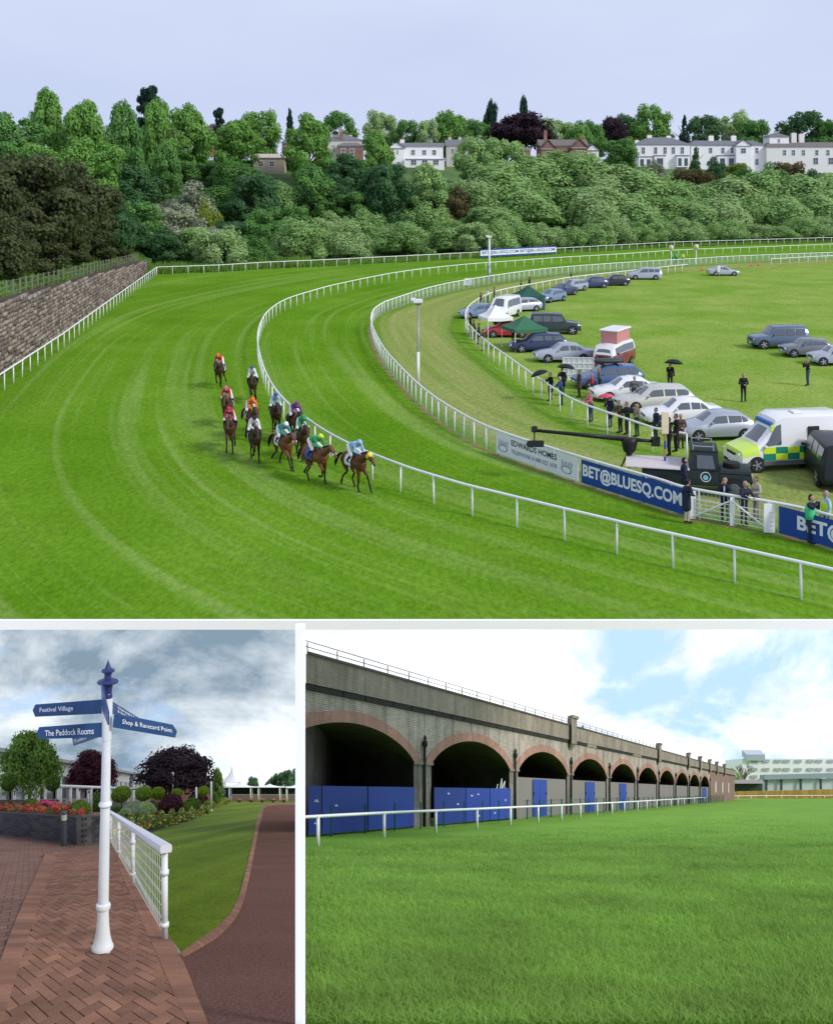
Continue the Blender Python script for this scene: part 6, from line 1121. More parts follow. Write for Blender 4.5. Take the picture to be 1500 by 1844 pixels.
# --- trees and shrubs of the garden
def gtree(label, px, d, ytop, wpx, kind, mat, stems=True, ybase=None, group='garden trees', cat='tree', name='garden_tree'):
    p = S2.pd(px, d); H = S2.hy(ytop, d); return tree_at(p, H / .97, wpx * d / FOC * 1.1, kind, mat, label, group, name, stems, cat)
gtree('rounded green tree over the planter end', 54, 58, 1318, 100, 'umbrella', 'fresh'); gtree('maroon leaved tree behind the signpost shaft', 166, 90, 1354, 84, 'umbrella', 'purple'); gtree('large black purple domed tree in the garden middle', 315, 100, 1350, 128, 'umbrella', 'copper'); gtree('small upright green tree right of the purple dome', 391, 125, 1386, 30, 'tall', 'fresh')
for i, (px, d, yt, w_) in enumerate([(505, 290, 1391, 40), (528, 285, 1384, 44), (455, 295, 1399, 26), (490, 300, 1402, 30), (548, 290, 1388, 30)]): gtree(['dark tree left of the far pair beyond the tents', 'tallest dark tree beyond the tents', 'thin dark tree behind the tent peaks', 'low dark tree behind the tent row', 'dark tree beyond the tent row end'][i], px, d, yt, w_, 'round', 'dark')
for i, (px, py, d, rr, mt, sq) in enumerate([(219, 1430, 60, 18, 'acid', .75), (259, 1429, 66, 15, 'acid', .8), (285, 1428, 70, 13, 'acid', .8), (319, 1428, 84, 10, 'acid', .8), (366, 1425, 95, 11, 'acid', .8)]): globe(['first lime green standard shrub right of the signpost', 'second lime green standard shrub', 'third lime green standard shrub', 'small lime standard under the purple dome', 'lime shrub at the far end of the border'][i], px, py, d, rr, mt, name='standard_shrub', sq=sq)
for i, (px, py, d, rx, mt, sq) in enumerate([(308, 1451, 55, 22, 'purple', .85), (357, 1441, 75, 17, 'purple', .9), (347, 1453, 58, 17, 'box', .85), (333, 1456, 56, 13, 'box', .9), (391, 1441, 85, 13, 'yellow', .8), (378, 1449, 68, 11, 'acid', .7), (403, 1443, 80, 9, 'yellow', .8), (178, 1447, 38, 16, 'shrub', 1.1), (262, 1462, 45, 20, 'pale', .8), (236, 1465, 42, 18, 'may', .8)]): globe(['large maroon leaved shrub in the border', 'far maroon leaved shrub in the border', 'round green shrub beside the lawn', 'smaller green shrub left of the round one', 'golden yellow shrub at the border end', 'low yellow green shrub before the golden one', 'last golden tuft at the lawn corner', 'loose shrub with white flowers behind the signpost', 'grey green shrub behind the border flowers', 'pale flowering shrub nearest the handrail'][i], px, py, 2520 / (py + rx * sq * .85 - 1432), rx, mt, name='border_shrub', sq=sq, group='border shrubs')
for i, (px, py, rr_, mt, kd) in enumerate([(226, 1470, 34, 'pale', 'bush'), (252, 1476, 30, 'shrub', 'bush'), (282, 1472, 30, 'rust', 'bush'), (300, 1478, 26, 'acid', 'bush'), (322, 1472, 26, 'shrub', 'bush'), (338, 1468, 22, 'yellow', 'bush'), (366, 1458, 20, 'shrub', 'bush'), (240, 1456, 34, 'may', 'bush'), (276, 1452, 30, 'rust', 'bush'), (210, 1462, 30, 'shrub', 'bush')]):
    dd = 2520 / (py + 8 - 1432); tree_at(S2.pd(px, dd), rr_ * .62 * dd / FOC, rr_ * 1.15 * dd / FOC, kd, mt, ['pale low bush nearest the handrail top', 'green low bush in the border before the grey one', 'rusty low bush in the flower border', 'lime low bush at the lawn edge', 'green low bush below the maroon shrub', 'golden low bush at the lawn edge', 'small green bush before the round green shrub', 'white flecked bush behind the handrail', 'rusty bush behind the lime bush', 'green bush just right of the signpost shaft'][i], 'low border bushes', 'low_bush', False, 'bush')
def gen_border(n):
    px = 205 + 200 * RNG.random(n) ** 1.3; d = 2520 / (np.interp(px, [205, 300, 345, 396, 405], [1512, 1491, 1479, 1455, 1450]) - 1432 - RNG.uniform(1, 24, n) * np.interp(px, [205, 405], [1, .35])) ; q = np.array([S2.pd(a, b_)[:] for a, b_ in zip(px, d)]); q[:, 2] += RNG.uniform(.05, .42, n) * (1 + .4 * np.sin(px * .35)); return q
flowerbed('border_planting', 'mixed low border of yellow and orange flowers along the lawn', gen_border, 15000, [(LM['shrub'], 5), (LM['box'], 3), (LM['pale'], 2), (PET['yellow'], 1.2), (PET['orange'], .8), (LM['rust'], 2.2)], .055)
sheet('border_soil', [(200, 1520), (262, 1507), (300, 1493), (345, 1480), (396, 1454), (402, 1444), (200, 1444)], .008, M('soil', 0))
# --- long white pavilion, terrace rail, brick block, tents
A_ = Vector((-44.5, 100, 0)); B_ = Vector((-69.6, 260, 0)); pav = thing('pavilion', 'long low white pavilion with glass front behind the garden', 'building', S2.at(-44.5, 100)); o_ = pav.location.copy(); WPL = M('pavilion_white', (.62, .62, .58), .7, .06, .4); bkv = Vector((-12, 0, 0))
fp_ = lambda u, h, out=0.0: S2.at(*(A_.lerp(B_, u) + Vector((out, out * .15, 0)))[:2], h) - o_
MB().prism([fp_(0, 4.2), fp_(1, 4.2), fp_(1, 6.1), fp_(0, 6.1)], bkv).build('fascia', WPL, pav); MB().prism([fp_(-.01, 6.1, .9), fp_(1.01, 6.1, .9), fp_(1.01, 6.55, .9), fp_(-.01, 6.55, .9)], bkv * 1.1).build('roof', M('roof_edge_grey', (.30, .30, .30), .6), pav); MB().prism([fp_(0, 0, .2), fp_(1, 0, .2), fp_(1, .9, .2), fp_(0, .9, .2)], bkv).build('plinth', M('plinth_grey', (.20, .20, .19), .8), pav)
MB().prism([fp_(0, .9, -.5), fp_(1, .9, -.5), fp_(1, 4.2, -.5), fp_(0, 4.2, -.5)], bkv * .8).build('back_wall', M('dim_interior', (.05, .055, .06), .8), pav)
for k in range(19):
    u = k / 19; MB().add([fp_(u + .004, .9, -.25), fp_(u + 1 / 19 - .004, .9, -.25), fp_(u + 1 / 19 - .004, 4.2, -.25), fp_(u + .004, 4.2, -.25)], [[0, 1, 2, 3]]).build('window', WPANE, pav)
    MB().box(fp_(u, 2.1, .1), (.55 if k % 3 == 0 else .2, .9, 4.25)).build('column', WPL, pav)
q = fp_(.775, 4.85, .3); MB().box(q, (.2, 5.5, 1.0)).build('sign_plate', SGD, pav); MB().lathe([(1.9, 0), (1.9, .15)], 20, c=q + UPZ * .3, axis=Matrix.Rotation(PI / 2, 3, 'Y') @ Matrix.Diagonal((.5, 1, 1))).build('sign_crown', SGD, pav)
tw = thing('terrace_wall', 'stepped dark grey terrace wall below the pavilion', 'wall', S2.pd(40, 68)); o2 = tw.location.copy()
for k in range(5): MB().prism([S2.pd(-40, 68 + k * .6, .22 * k) - o2, S2.pd(112, 68 + k * .6, .22 * k) - o2, S2.pd(112, 68 + k * .6, .22 * k + .2) - o2, S2.pd(-40, 68 + k * .6, .22 * k + .2) - o2], Vector((0, .7, .7 * S2.k))).build('step', M('terrace_grey', (.13, .13, .125), .85, .15, 2), tw)
tr_ = thing('terrace_rail', 'white terrace handrail on posts before the pavilion', 'rail', S2.pd(40, 66)); o3 = tr_.location.copy(); MB().tube([S2.pd(-40, 66, 2.08) - o3, S2.pd(100, 66, 2.0) - o3, S2.pd(185, 80, 2.0) - o3, S2.pd(262, 104, 2.0) - o3], .11, 8).build('handrail', WHITE, tr_, True)
for px, d in ((-20, 66), (48, 66), (70, 66), (110, 67.5), (128, 70), (140, 72), (165, 76), (230, 93)): q = S2.pd(px, d, 0) - o3; MB().tube([q, q + UPZ * 2.0], .09, 8).build('post', WHITE, tr_, True)
bb_ = thing('brick_block', 'low red brick building behind the purple dome tree', 'building', S2.pd(318, 230)); MB().prism([(-6, 0, 0), (8, 0, 0), (8, 0, 4.0), (-6, 0, 4.0)], (0, 8, 8 * S2.k)).build('wall', HBR, bb_); MB().box((1, 1, 4.1), (14.6, 3, .3)).build('roof', SLATE, bb_)
TW = M('tent_white', (.80, .82, .82), .6, .04)
def tent(label, px, d, wpx, yeave, ytop):
    p = S2.pd(px, d); s = d / FOC; W = wpx * s / 2; he = S2.hy(yeave, d); ht = S2.hy(ytop, d); r = thing('peaked_tent', label, 'tent', p, group='white peaked tents'); m_ = MB(); rows = []
    for i in range(9): u = i / 8; rr = W * (1 - u) ** 1.9 + .06; rows.append([(rr * math.cos(2 * PI * j / 16), rr * math.sin(2 * PI * j / 16) * .5, he + (ht - he) * u) for j in range(17)])
    m_.grid(rows).build('canopy', TW, r, True, grade=(0, S2.k))
    for k in range(4): a = PI / 4 + k * PI / 2; MB().tube([(W * .9 * math.cos(a), W * .45 * math.sin(a), 0), (W * .9 * math.cos(a), W * .45 * math.sin(a), he + .2)], .12, 8).build('pole', WHITE, r, True, grade=(0, S2.k))
tent('tallest white peaked tent beyond the lawn', 418, 250, 42, 1409, 1381); tent('low white peaked tent right of the tallest', 434, 225, 60, 1418, 1408); tent('second low white peaked tent in the row', 486, 226, 60, 1418, 1411); tent('last low white peaked tent in the row', 533, 227, 50, 1419, 1412)
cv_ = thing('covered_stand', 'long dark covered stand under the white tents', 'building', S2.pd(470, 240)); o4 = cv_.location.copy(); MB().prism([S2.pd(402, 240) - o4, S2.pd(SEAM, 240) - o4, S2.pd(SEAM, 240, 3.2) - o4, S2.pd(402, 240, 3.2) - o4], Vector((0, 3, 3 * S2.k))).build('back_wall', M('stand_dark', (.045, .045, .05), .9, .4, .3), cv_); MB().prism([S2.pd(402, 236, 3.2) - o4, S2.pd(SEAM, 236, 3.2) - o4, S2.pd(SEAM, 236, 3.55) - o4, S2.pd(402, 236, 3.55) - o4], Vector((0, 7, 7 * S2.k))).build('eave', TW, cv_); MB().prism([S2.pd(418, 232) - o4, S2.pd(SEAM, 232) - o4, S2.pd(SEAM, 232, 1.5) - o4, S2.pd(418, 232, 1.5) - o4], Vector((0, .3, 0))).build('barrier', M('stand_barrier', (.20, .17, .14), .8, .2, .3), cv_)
MB().prism([S2.pd(402, 239) - o4, S2.pd(418, 239) - o4, S2.pd(418, 239, 2.6) - o4, S2.pd(402, 239, 2.6) - o4], Vector((0, .3, 0))).build('blue_panel', BLUEB, cv_)
for i, px in enumerate((412, 432, 453, 473, 493, 512)):
    p = S2.pd(px, 190); r = thing('terracotta_tub', 'small terracotta tub, %s in the row along the far lawn edge' % ORDN[i], 'tub', p, group='tubs along the far lawn edge'); MB().lathe([(.22, 0), (.38, .5), (.46, .55), (.46, .68)], 12).build('pot', M('terracotta', (.22, .085, .05), .8), r, 40); MB().tube([(.6, 0, .3), (2.1, 0, .3)], .08, 6).build('chain_rail', M('terracotta', 0), r)
for i, (px, yt, d) in enumerate([(312, 1391, 97), (354, 1418, 92), (381, 1408, 88)]):
    p = S2.pd(px, d); r = thing('white_pole', ['tall white pole before the purple dome tree', 'short white pole left of the maroon shrub', 'white pole right of the purple dome tree'][i], 'pole', p); MB().tube([(0, 0, 0), (0, 0, S2.hy(yt, d))], .085, 8).build('shaft', WHITE, r, True); MB().lathe([(.13, 0), (.13, .1), (.085, .16)], 10).build('foot', WHITE, r)
# white strip dividing the garden from the viaduct field, built as a pillar
p = S2.pd(541, 6.05); pw = 16 * 6.05 / FOC; r = thing('boundary_pillar', 'tall slim white square pillar between brick garden and viaduct field', 'pillar', p); hh = S2.hy(1124, 6.05)
MB().box((0, 0, hh / 2 - .3), (pw, pw, hh + .6)).build('shaft', M('white_concrete', 0), r); MB().box((0, 0, hh - .02), (pw * 1.02, pw * 1.02, .03)).build('cap', M('white_concrete', 0), r)
# ================================================================== VIADUCT FIELD
m, t, b = newmat('field_turf'); ob = N(t, 'ShaderNodeTexCoord').outputs['Object']; mpn = N(t, 'ShaderNodeMapping'); L(t, ob, mpn.inputs['Vector']); mpn.inputs['Scale'].default_value = (1, .4, 0)
c = mixc(t, ramp(t, noise(t, .35, 5, .65, mpn.outputs[0]), [(.35, (0, 0, 0)), (.65, (1, 1, 1))]), (.135, .30, .030), (.19, .37, .048)); fn = noise(t, 9, 5, .75, mpn.outputs[0]); c = mixc(t, 1.0, c, ramp(t, fn, [(.25, (.6, .62, .6)), (.75, (1.25, 1.22, 1.3))]), 'MULTIPLY'); L(t, c, b.inputs['Base Color']); b.inputs['Roughness'].default_value = .9; b.inputs['Specular IOR Level'].default_value = .1; bumpn(t, b, fn, .7, .06)
rows = []
for d in np.geomspace(6.8, 440, 60): rows.append([S3.pd(px, d) + UPZ * (.010 + .02 * math.sin(px * .05 + d * .8) * min(1, d / 20)) for px in np.linspace(SEAM, 1575, 60)])
struct(MB().grid(rows).build('field', m, smooth=True))
blades('field_grass', [(SEAM + 2, 1850), (1570, 1850), (1570, 1490), (1300, 1466), (950, 1500), (SEAM + 2, 1530)], 150000, .03, .085, .0062, leafmat('leaf_field', (.205, .40, .050), .42, .42, (.34, .45, .12)), S3)
# --- the viaduct: t runs along its face, h is height
VX, VY, DX = -4.27, 38.25, .4; VD = Vector((.4, 1, 0)).normalized(); BKD = Vector((-.5, .866, 0)); T0 = -.16
vroot = thing('viaduct', 'long grey brick railway viaduct with red edged arches', 'viaduct', S3.at(VX, VY)); VO = vroot.location.copy()
RS = (547 - CX) / FOC
def vp(t_, h, back=0.0):
    x, y = VX + DX * t_, VY + t_; bx = BKD if back > 0 else Vector((-.928, .371, 0))
    if back > 0: back = max(0, min(back, (RS * y - x) / (bx.x - RS * bx.y)))
    q = Vector((x, y, 0)) + bx * back; return S3.at(q.x, q.y, h) - VO
def BV(x): return Vector((-.115 * x, x, x * S3.k))
UV = (.371, .928, 0); HV = (0, -S3.k, 1.0)
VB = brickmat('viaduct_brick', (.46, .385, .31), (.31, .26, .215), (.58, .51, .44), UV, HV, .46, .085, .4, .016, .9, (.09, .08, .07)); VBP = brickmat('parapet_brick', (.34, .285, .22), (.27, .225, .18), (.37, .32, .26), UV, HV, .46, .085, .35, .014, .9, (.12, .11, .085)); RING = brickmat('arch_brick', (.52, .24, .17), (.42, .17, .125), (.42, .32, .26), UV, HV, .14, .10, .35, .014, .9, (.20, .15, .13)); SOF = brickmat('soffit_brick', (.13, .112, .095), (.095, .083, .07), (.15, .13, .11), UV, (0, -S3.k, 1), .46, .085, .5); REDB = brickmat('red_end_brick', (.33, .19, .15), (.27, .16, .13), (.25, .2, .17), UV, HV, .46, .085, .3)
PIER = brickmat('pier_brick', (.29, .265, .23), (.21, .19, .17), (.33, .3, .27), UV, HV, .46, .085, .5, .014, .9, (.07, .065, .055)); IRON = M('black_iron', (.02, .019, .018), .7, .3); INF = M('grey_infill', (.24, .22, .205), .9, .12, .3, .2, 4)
SPH, APX, BANDH, TOPH = 3.12, 1.52, 5.66, 7.1
ARCH = [(-2.4, 10.3)] + [(12.5 + 14.7 * k, 12.5 + 14.7 * k + 12.9) for k in range(9)]; TEND = 200.0
def intr(t_, a, b2, g=0.0): c_ = (a + b2) / 2; s_ = (b2 - a) / 2 + g; u = max(-1, min(1, (t_ - c_) / s_)); return SPH + (APX + g * .9) * math.sqrt(max(0, 1 - u * u)) ** .92
for i, (a, b2) in enumerate(ARCH):
    far = i > 5; n_ = 36 if i < 4 else 20; c_ = (a + b2) / 2; hs = (b2 - a) / 2
    th = [PI * (1 - k / n_) for k in range(n_ + 1)]; ip = [(c_ + hs * math.cos(q), SPH + APX * math.sin(q) ** 1.45) for q in th]; gx = .80; gh = .50; ep = [(c_ + (hs + gx) * math.cos(q), SPH + (APX + gh) * math.sin(q) ** 1.35) for q in th]
    ip = [(max(x, T0), h) for x, h in ip]; ep = [(max(x, T0), h) for x, h in ep]; keep = [k for k in range(n_ + 1) if k == n_ or ep[k + 1][0] > T0]
    rg = MB(); rg.grid([[vp(*ip[k], -.06) for k in keep], [vp(*ep[k], -.06) for k in keep]]); rg.grid([[vp(*ep[k], -.06) for k in keep], [vp(*ep[k], .1) for k in keep]]); rg.build('arch_ring', RING, vroot)
    spd = MB(); ka = [max(ep[k][0], T0) for k in keep]; spd.grid([[vp(*ep[k]) for k in keep], [vp(ep[k][0], BANDH) for k in keep]]); spd.build('spandrel', VB, vroot)
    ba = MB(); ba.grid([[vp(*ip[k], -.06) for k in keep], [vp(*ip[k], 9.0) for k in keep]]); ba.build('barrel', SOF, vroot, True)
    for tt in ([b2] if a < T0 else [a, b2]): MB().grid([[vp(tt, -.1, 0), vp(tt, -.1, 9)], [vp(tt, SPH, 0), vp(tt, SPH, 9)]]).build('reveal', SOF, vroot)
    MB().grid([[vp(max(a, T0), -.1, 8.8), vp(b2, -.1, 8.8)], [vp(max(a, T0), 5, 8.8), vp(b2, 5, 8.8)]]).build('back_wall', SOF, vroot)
    nx = ARCH[i + 1][0] if i + 1 < len(ARCH) else b2 + 2
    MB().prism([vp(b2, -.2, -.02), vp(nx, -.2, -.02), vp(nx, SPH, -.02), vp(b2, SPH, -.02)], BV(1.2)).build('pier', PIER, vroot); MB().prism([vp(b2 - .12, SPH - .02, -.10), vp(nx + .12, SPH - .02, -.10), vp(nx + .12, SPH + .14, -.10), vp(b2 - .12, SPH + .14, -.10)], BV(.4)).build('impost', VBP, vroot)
    x0 = (b2 + nx) / 2
    MB().add([vp(b2 + .0, SPH + .1, .02), vp(nx, SPH + .1, .02), vp(nx, BANDH, .02), vp(b2, BANDH, .02)], [[0, 1, 2, 3]]).build('pier_spandrel', VB, vroot)
    MB().tube([vp(x0, -.1, -.12), vp(x0, 4.05, -.12)], .075, 8).build('drain_pipe', IRON, vroot, True); MB().lathe([(.05, 0), (.13, .08), (.13, .3), (.06, .36), (.09, .46), (.02, .62)], 10, c=vp(x0, 3.95, -.14)).build('pipe_head', IRON, vroot, True)
tl = ARCH[-1][1] + 2
MB().prism([vp(tl, -.2), vp(TEND, -.2), vp(TEND, BANDH), vp(tl, BANDH)], BV(6)).build('end_wall', REDB, vroot)
for k in range(3): u = tl + 9 + 14 * k; MB().prism([vp(u, 1.8, -.05), vp(u + 2.6, 1.8, -.05), vp(u + 2.6, 3.9, -.05), vp(u, 3.9, -.05)], BV(.05)).build('white_patch', M('patch_white', (.55, .53, .5), .8, .2, .4), vroot)
# dark string course in blocks, pale gaps between
tt = T0; k = 0
while tt < TEND:
    ln_ = random.uniform(1.6, 3.2) * (1 + tt / 120); e_ = min(tt + ln_, TEND); MB().prism([vp(tt + .05, BANDH, -.10), vp(e_ - .04, BANDH, -.10), vp(e_ - .04, BANDH + .23, -.10), vp(tt + .05, BANDH + .23, -.10)], BV(.3)).build('string_block', M('soot_brick', (.032, .030, .029), .9, .35, 2) if random.random() < .94 else VBP, vroot); tt = e_; k += 1
MB().prism([vp(T0, BANDH + .004, -.03), vp(TEND, BANDH + .004, -.03), vp(TEND, BANDH + .235, -.03), vp(T0, BANDH + .235, -.03)], BV(.3)).build('string_core', VBP, vroot)
MB().prism([vp(T0, BANDH + .24, -.14), vp(TEND, BANDH + .24, -.14), vp(TEND, TOPH - .10, -.14), vp(T0, TOPH - .10, -.14)], BV(.7)).build('parapet', VBP, vroot)
tt = T0
while tt < TEND: e_ = min(tt + 2.4, TEND); MB().prism([vp(tt, TOPH - .10, -.22), vp(e_ - .02, TOPH - .10, -.22), vp(e_ - .02, TOPH, -.22), vp(tt, TOPH, -.22)], BV(.9)).build('coping', M('coping_dark', (.10, .095, .088), .9, .3, 1), vroot); tt = e_
for tc_ in (41.0, 84.5, 113.0, 128.0, 143.0, 156.0, 172.0):
    MB().prism([vp(tc_ - .85, BANDH - .05, -.38), vp(tc_ + .85, BANDH - .05, -.38), vp(tc_ + .85, TOPH + .50, -.38), vp(tc_ - .85, TOPH + .50, -.38)], BV(1.3)).build('pilaster', VBP, vroot); MB().prism([vp(tc_ - 1.0, TOPH + .5, -.5), vp(tc_ + 1.0, TOPH + .5, -.5), vp(tc_ + 1.0, TOPH + .72, -.5), vp(tc_ - 1.0, TOPH + .72, -.5)], BV(1.5)).build('pilaster_cap', VBP, vroot)
    for k in range(4): MB().prism([vp(tc_ - .8 + .1 * k, BANDH - .12 - .13 * k, -.34 + .08 * k), vp(tc_ + .8 - .1 * k, BANDH - .12 - .13 * k, -.34 + .08 * k), vp(tc_ + .8 - .1 * k, BANDH - .05 - .13 * k, -.34 + .08 * k), vp(tc_ - .8 + .1 * k, BANDH - .05 - .13 * k, -.34 + .08 * k)], BV(.5)).build('corbel', VBP, vroot)
# parapet railing
rr = thing('parapet_railing', 'thin dark metal railing along the top of the viaduct', 'railing', S3.at(VX, VY)); RG = M('rail_green_grey', (.06, .085, .095), .5)
for h in (.22, .44): MB().tube([vp(T0, TOPH + h, .25), vp(110, TOPH + h, .25)], .018, 5).build('bar', RG, rr)
pmesh = MB().tube([(0, 0, -.05), (0, 0, .46)], .022, 6).mesh('post'); pmesh.materials.append(RG)
for k in range(46): inst('post', pmesh, rr, vp(.4 + 2.42 * k, TOPH, .25))
# hoardings and doors
HB = [M('hoarding_blue_%d' % k, c_, .5, .10, .7, .15, 2) for k, c_ in enumerate([(.018, .040, .26), (.022, .050, .31), (.026, .060, .36)])]
def hoard(label, spans, h0, h1, name='hoarding', mats=HB, out=-.25, cat='hoarding'):
    r = thing(name, label, cat, S3.at(VX, VY))
    for k, (t0_, t1_) in enumerate(spans):
        t0_ -= .3 if t0_ > 0 else 0; t1_ -= .35; po = MB().prism([vp(t0_ + .02, h0, out), vp(t1_ - .02, h0, out), vp(t1_ - .02, h1, out), vp(t0_ + .02, h1, out)], BV(.06)).build('panel', mats[k % len(mats)], r)
        if name == 'hoarding':
            sc_ = MB()
            for z in range(random.randint(1, 3)):
                u = random.uniform(t0_ + .4, t1_ - .6); v = random.uniform(h0 + .25, h1 - .2); sc_.add([vp(u, v, out - .004), vp(u + random.uniform(.15, .4), v - .04, out - .004), vp(u + .3, v + random.uniform(.03, .09), out - .004), vp(u + .1, v + .06, out - .004)], [[0, 1, 2, 3]])
            sc_.build('torn_poster', M('torn_paper', (.5, .55, .68), .8, .3, 5), po)
    return r
hoard('tall blue hoarding across the nearest arch', [(T0, 1.2), (1.2, 5.2), (5.2, 10.2)], .10, 1.98); hoard('blue hoarding across the second arch', [(12.6, 17.2), (17.2, 21.3), (21.3, 25.3)], .10, 1.98)
for i in range(2, len(ARCH)):
    a, b2 = ARCH[i]; c_ = (a + b2) / 2; r = thing('arch_infill', 'grey infill wall closing the %s arch from the near end' % ['third', 'fourth', 'fifth', 'sixth', 'seventh', 'eighth', 'ninth', 'tenth'][i - 2], 'wall', S3.at(VX, VY)); hi_ = 2.75
    MB().prism([vp(a, -.1, .12), vp(b2, -.1, .12), vp(b2, hi_, .12), vp(a, hi_, .12)], BV(.2)).build('wall', INF, r)
    if i in (2, 3, 4, 9):
        w_ = 3.6 if i < 9 else 6; t0_ = c_ - w_ / 2 - (1.0 if i == 2 else 0)
        dr = thing('arch_door', 'blue double door in the %s arch' % {2: 'third', 3: 'fourth', 4: 'fifth', 9: 'tenth'}[i], 'door', S3.at(VX, VY))
        for k in range(2): lf = MB().prism([vp(t0_ + k * w_ / 2 + .02, .05, .04), vp(t0_ + (k + 1) * w_ / 2 - .02, .05, .04), vp(t0_ + (k + 1) * w_ / 2 - .02, 2.65, .04), vp(t0_ + k * w_ / 2 + .02, 2.65, .04)], BV(.06)).build('door_leaf', HB[2 if i != 9 else 2], dr); MB().prism([vp(t0_ + w_ * (.02 if k == 0 else .9), 1.6, 0), vp(t0_ + w_ * (.1 if k == 0 else .98), 1.6, 0), vp(t0_ + w_ * (.1 if k == 0 else .98), 1.75, 0), vp(t0_ + w_ * (.02 if k == 0 else .9), 1.75, 0)], BV(.03)).build('hinge', IRON, lf)
gr_ = thing('graffiti', 'white scrawled graffiti strokes inside the second arch', 'graffiti', S3.at(VX, VY)); gm = M('graffiti_white', (.7, .72, .72), .7)
for k, (a0, h0, a1, h1) in enumerate([(22.3, 1.98, 22.5, 2.35), (22.9, 2.0, 23.3, 2.7), (23.3, 2.7, 23.25, 2.05), (23.25, 2.05, 23.9, 2.55), (23.9, 2.55, 23.75, 2.02), (24.2, 2.02, 24.3, 2.12)]): MB().tube([vp(a0, h0 - .12, -.2), vp(a1, h1 - .12, -.2)], .028, 5).build('stroke', gm, gr_)
# green mesh fence before the arches
gf = thing('green_fence', 'low green mesh fence in front of the viaduct arches', 'fence', S3.at(VX, VY)); GFM = M('fence_green', (.012, .10, .085), .6); gpm = MB().box((0, 0, .62), (.07, .07, 1.3)).mesh('post'); gpm.materials.append(GFM)
tt = 0.6
while tt < 165: inst('post', gpm, gf, vp(tt, 0, -.8)); tt += 2.9
mw = MB()
for k in range(520): u = 26 + k * .26; mw.quad(vp(u, .05, -.8), vp(u + .022, .05, -.8), vp(u + .022, 1.2, -.8), vp(u, 1.2, -.8))
stuffo(mw.build('mesh_wires', GFM, gf))
for h in (.12, 1.2): MB().tube([vp(26, h, -.8), vp(162, h, -.8)], .014, 4).build('bar', GFM, gf)
# --- white running rail
RB = [(SEAM, 1527.5), (573, 1523), (692, 1509), (785, 1500), (859, 1493), (919, 1487), (969, 1482), (1011, 1478), (1075, 1470.5), (1124, 1465), (1182, 1457.6), (1231, 1451), (1268, 1446), (1290, 1442)]
RG3 = spline([S3.g(*q) for q in RB], 4); root = thing('running_rail', 'white running rail in front of the viaduct', 'rail', RG3[0], group='white rails of the field'); bm_ = MB(); rws = []
for i, p in enumerate(RG3):
    q = RG3[min(i + 1, len(RG3) - 1)] - RG3[max(i - 1, 0)]; sd = Vector((q.y, -q.x, 0)).normalized(); rws.append([p + UPZ * .95 + sd * .05 * math.cos(2 * PI * j / 8) + UPZ * .055 * math.sin(2 * PI * j / 8) for j in range(9)])
bm_.grid(rws).build('top_rail', RAILW, root, True, sub=root.location)
PM3 = MB().tube([(0, 0, -.1), (0, 0, .94)], .055, 10).mesh('post', True); PM3.materials.append(RAILW)
for px, py in RB[1:]: inst('post', PM3, root, S3.g(px, py) - root.location)
for px, py in ((1045, 1474), (1102, 1467.5), (1148, 1462), (1165, 1460), (1208, 1454), (1220, 1452.5), (1250, 1448.5), (1279, 1444)): inst('post', PM3, root, S3.g(px, py) - root.location)
FR3 = [S3.g(*q) for q in [(1290, 1442), (1312, 1440), (1345, 1439.3), (1379, 1438.8), (1430, 1438.3), (1484, 1438), (1570, 1437.6)]]; root = thing('running_rail', 'white rail running in front of the yellow wooden fence', 'rail', FR3[0], group='white rails of the field'); MB().tube([p + UPZ * .95 for p in FR3], .07, 6).build('top_rail', RAILW, root, True, sub=root.location)
for px in (1312, 1328, 1352, 1379, 1406, 1434, 1461, 1484, 1510): q = S3.g(px, float(np.interp(px, [1290, 1312, 1379, 1570], [1442, 1440, 1438.8, 1437.6]))); inst('post', PM3, root, q - root.location, scale=(1.4, 1.4, 1))
# --- yellow plank fence, sheds, offices, trees at the far end
YW = [M('new_plank_%d' % k, c_, .8, .12, 1) for k, c_ in enumerate([(.50, .30, .08), (.46, .26, .065), (.54, .34, .10)])]; yf = thing('plank_fence', 'yellow new wooden plank fence at the far end of the field', 'fence', S3.pd(1290, 300)); yo = yf.location.copy()
for k in range(60):
    u0_, u1_ = k / 60, (k + .94) / 60; pa, pb = S3.pd(1286 + 290 * u0_, 315 - 8 * u0_), S3.pd(1286 + 290 * u1_, 315 - 8 * u1_); hh = 1.95 + 1.3 * u0_ + random.uniform(-.03, .03); MB().prism([pa - yo, pb - yo, pb - yo + UPZ * hh, pa - yo + UPZ * hh], Vector((0, .12, 0))).build('plank', YW[random.randrange(3)], yf)
def block(name, label, px0, px1, d, y0, y1, mat, depth=8, cat='building'):
    r = thing(name, label, cat, S3.pd((px0 + px1) / 2, d)); o_ = r.location.copy(); a, b_ = S3.pd(px0, d), S3.pd(px1, d); h0, h1 = S3.hy(y1, d), S3.hy(y0, d); MB().prism([a - o_ + UPZ * h0, b_ - o_ + UPZ * h0, b_ - o_ + UPZ * h1, a - o_ + UPZ * h1], Vector((0, depth, depth * S3.k))).build('wall', mat, r); return r, o_
GS = M('shed_green', (.055, .075, .06), .8); GRF = M('roof_green_grey', (.15, .20, .185), .6)
r, o_ = block('green_shed', 'dark green wooden shed behind the plank fence', 1303, 1372, 322, 1411, 1445, GS); MB().prism([S3.pd(1299, 319, S3.hy(1411, 319)) - o_, S3.pd(1376, 319, S3.hy(1411, 319)) - o_, S3.pd(1372, 324, S3.hy(1404, 324)) - o_, S3.pd(1305, 324, S3.hy(1404, 324)) - o_], Vector((0, 6, 6 * S3.k))).build('roof', M('shed_roof', (.26, .24, .21), .8), r)
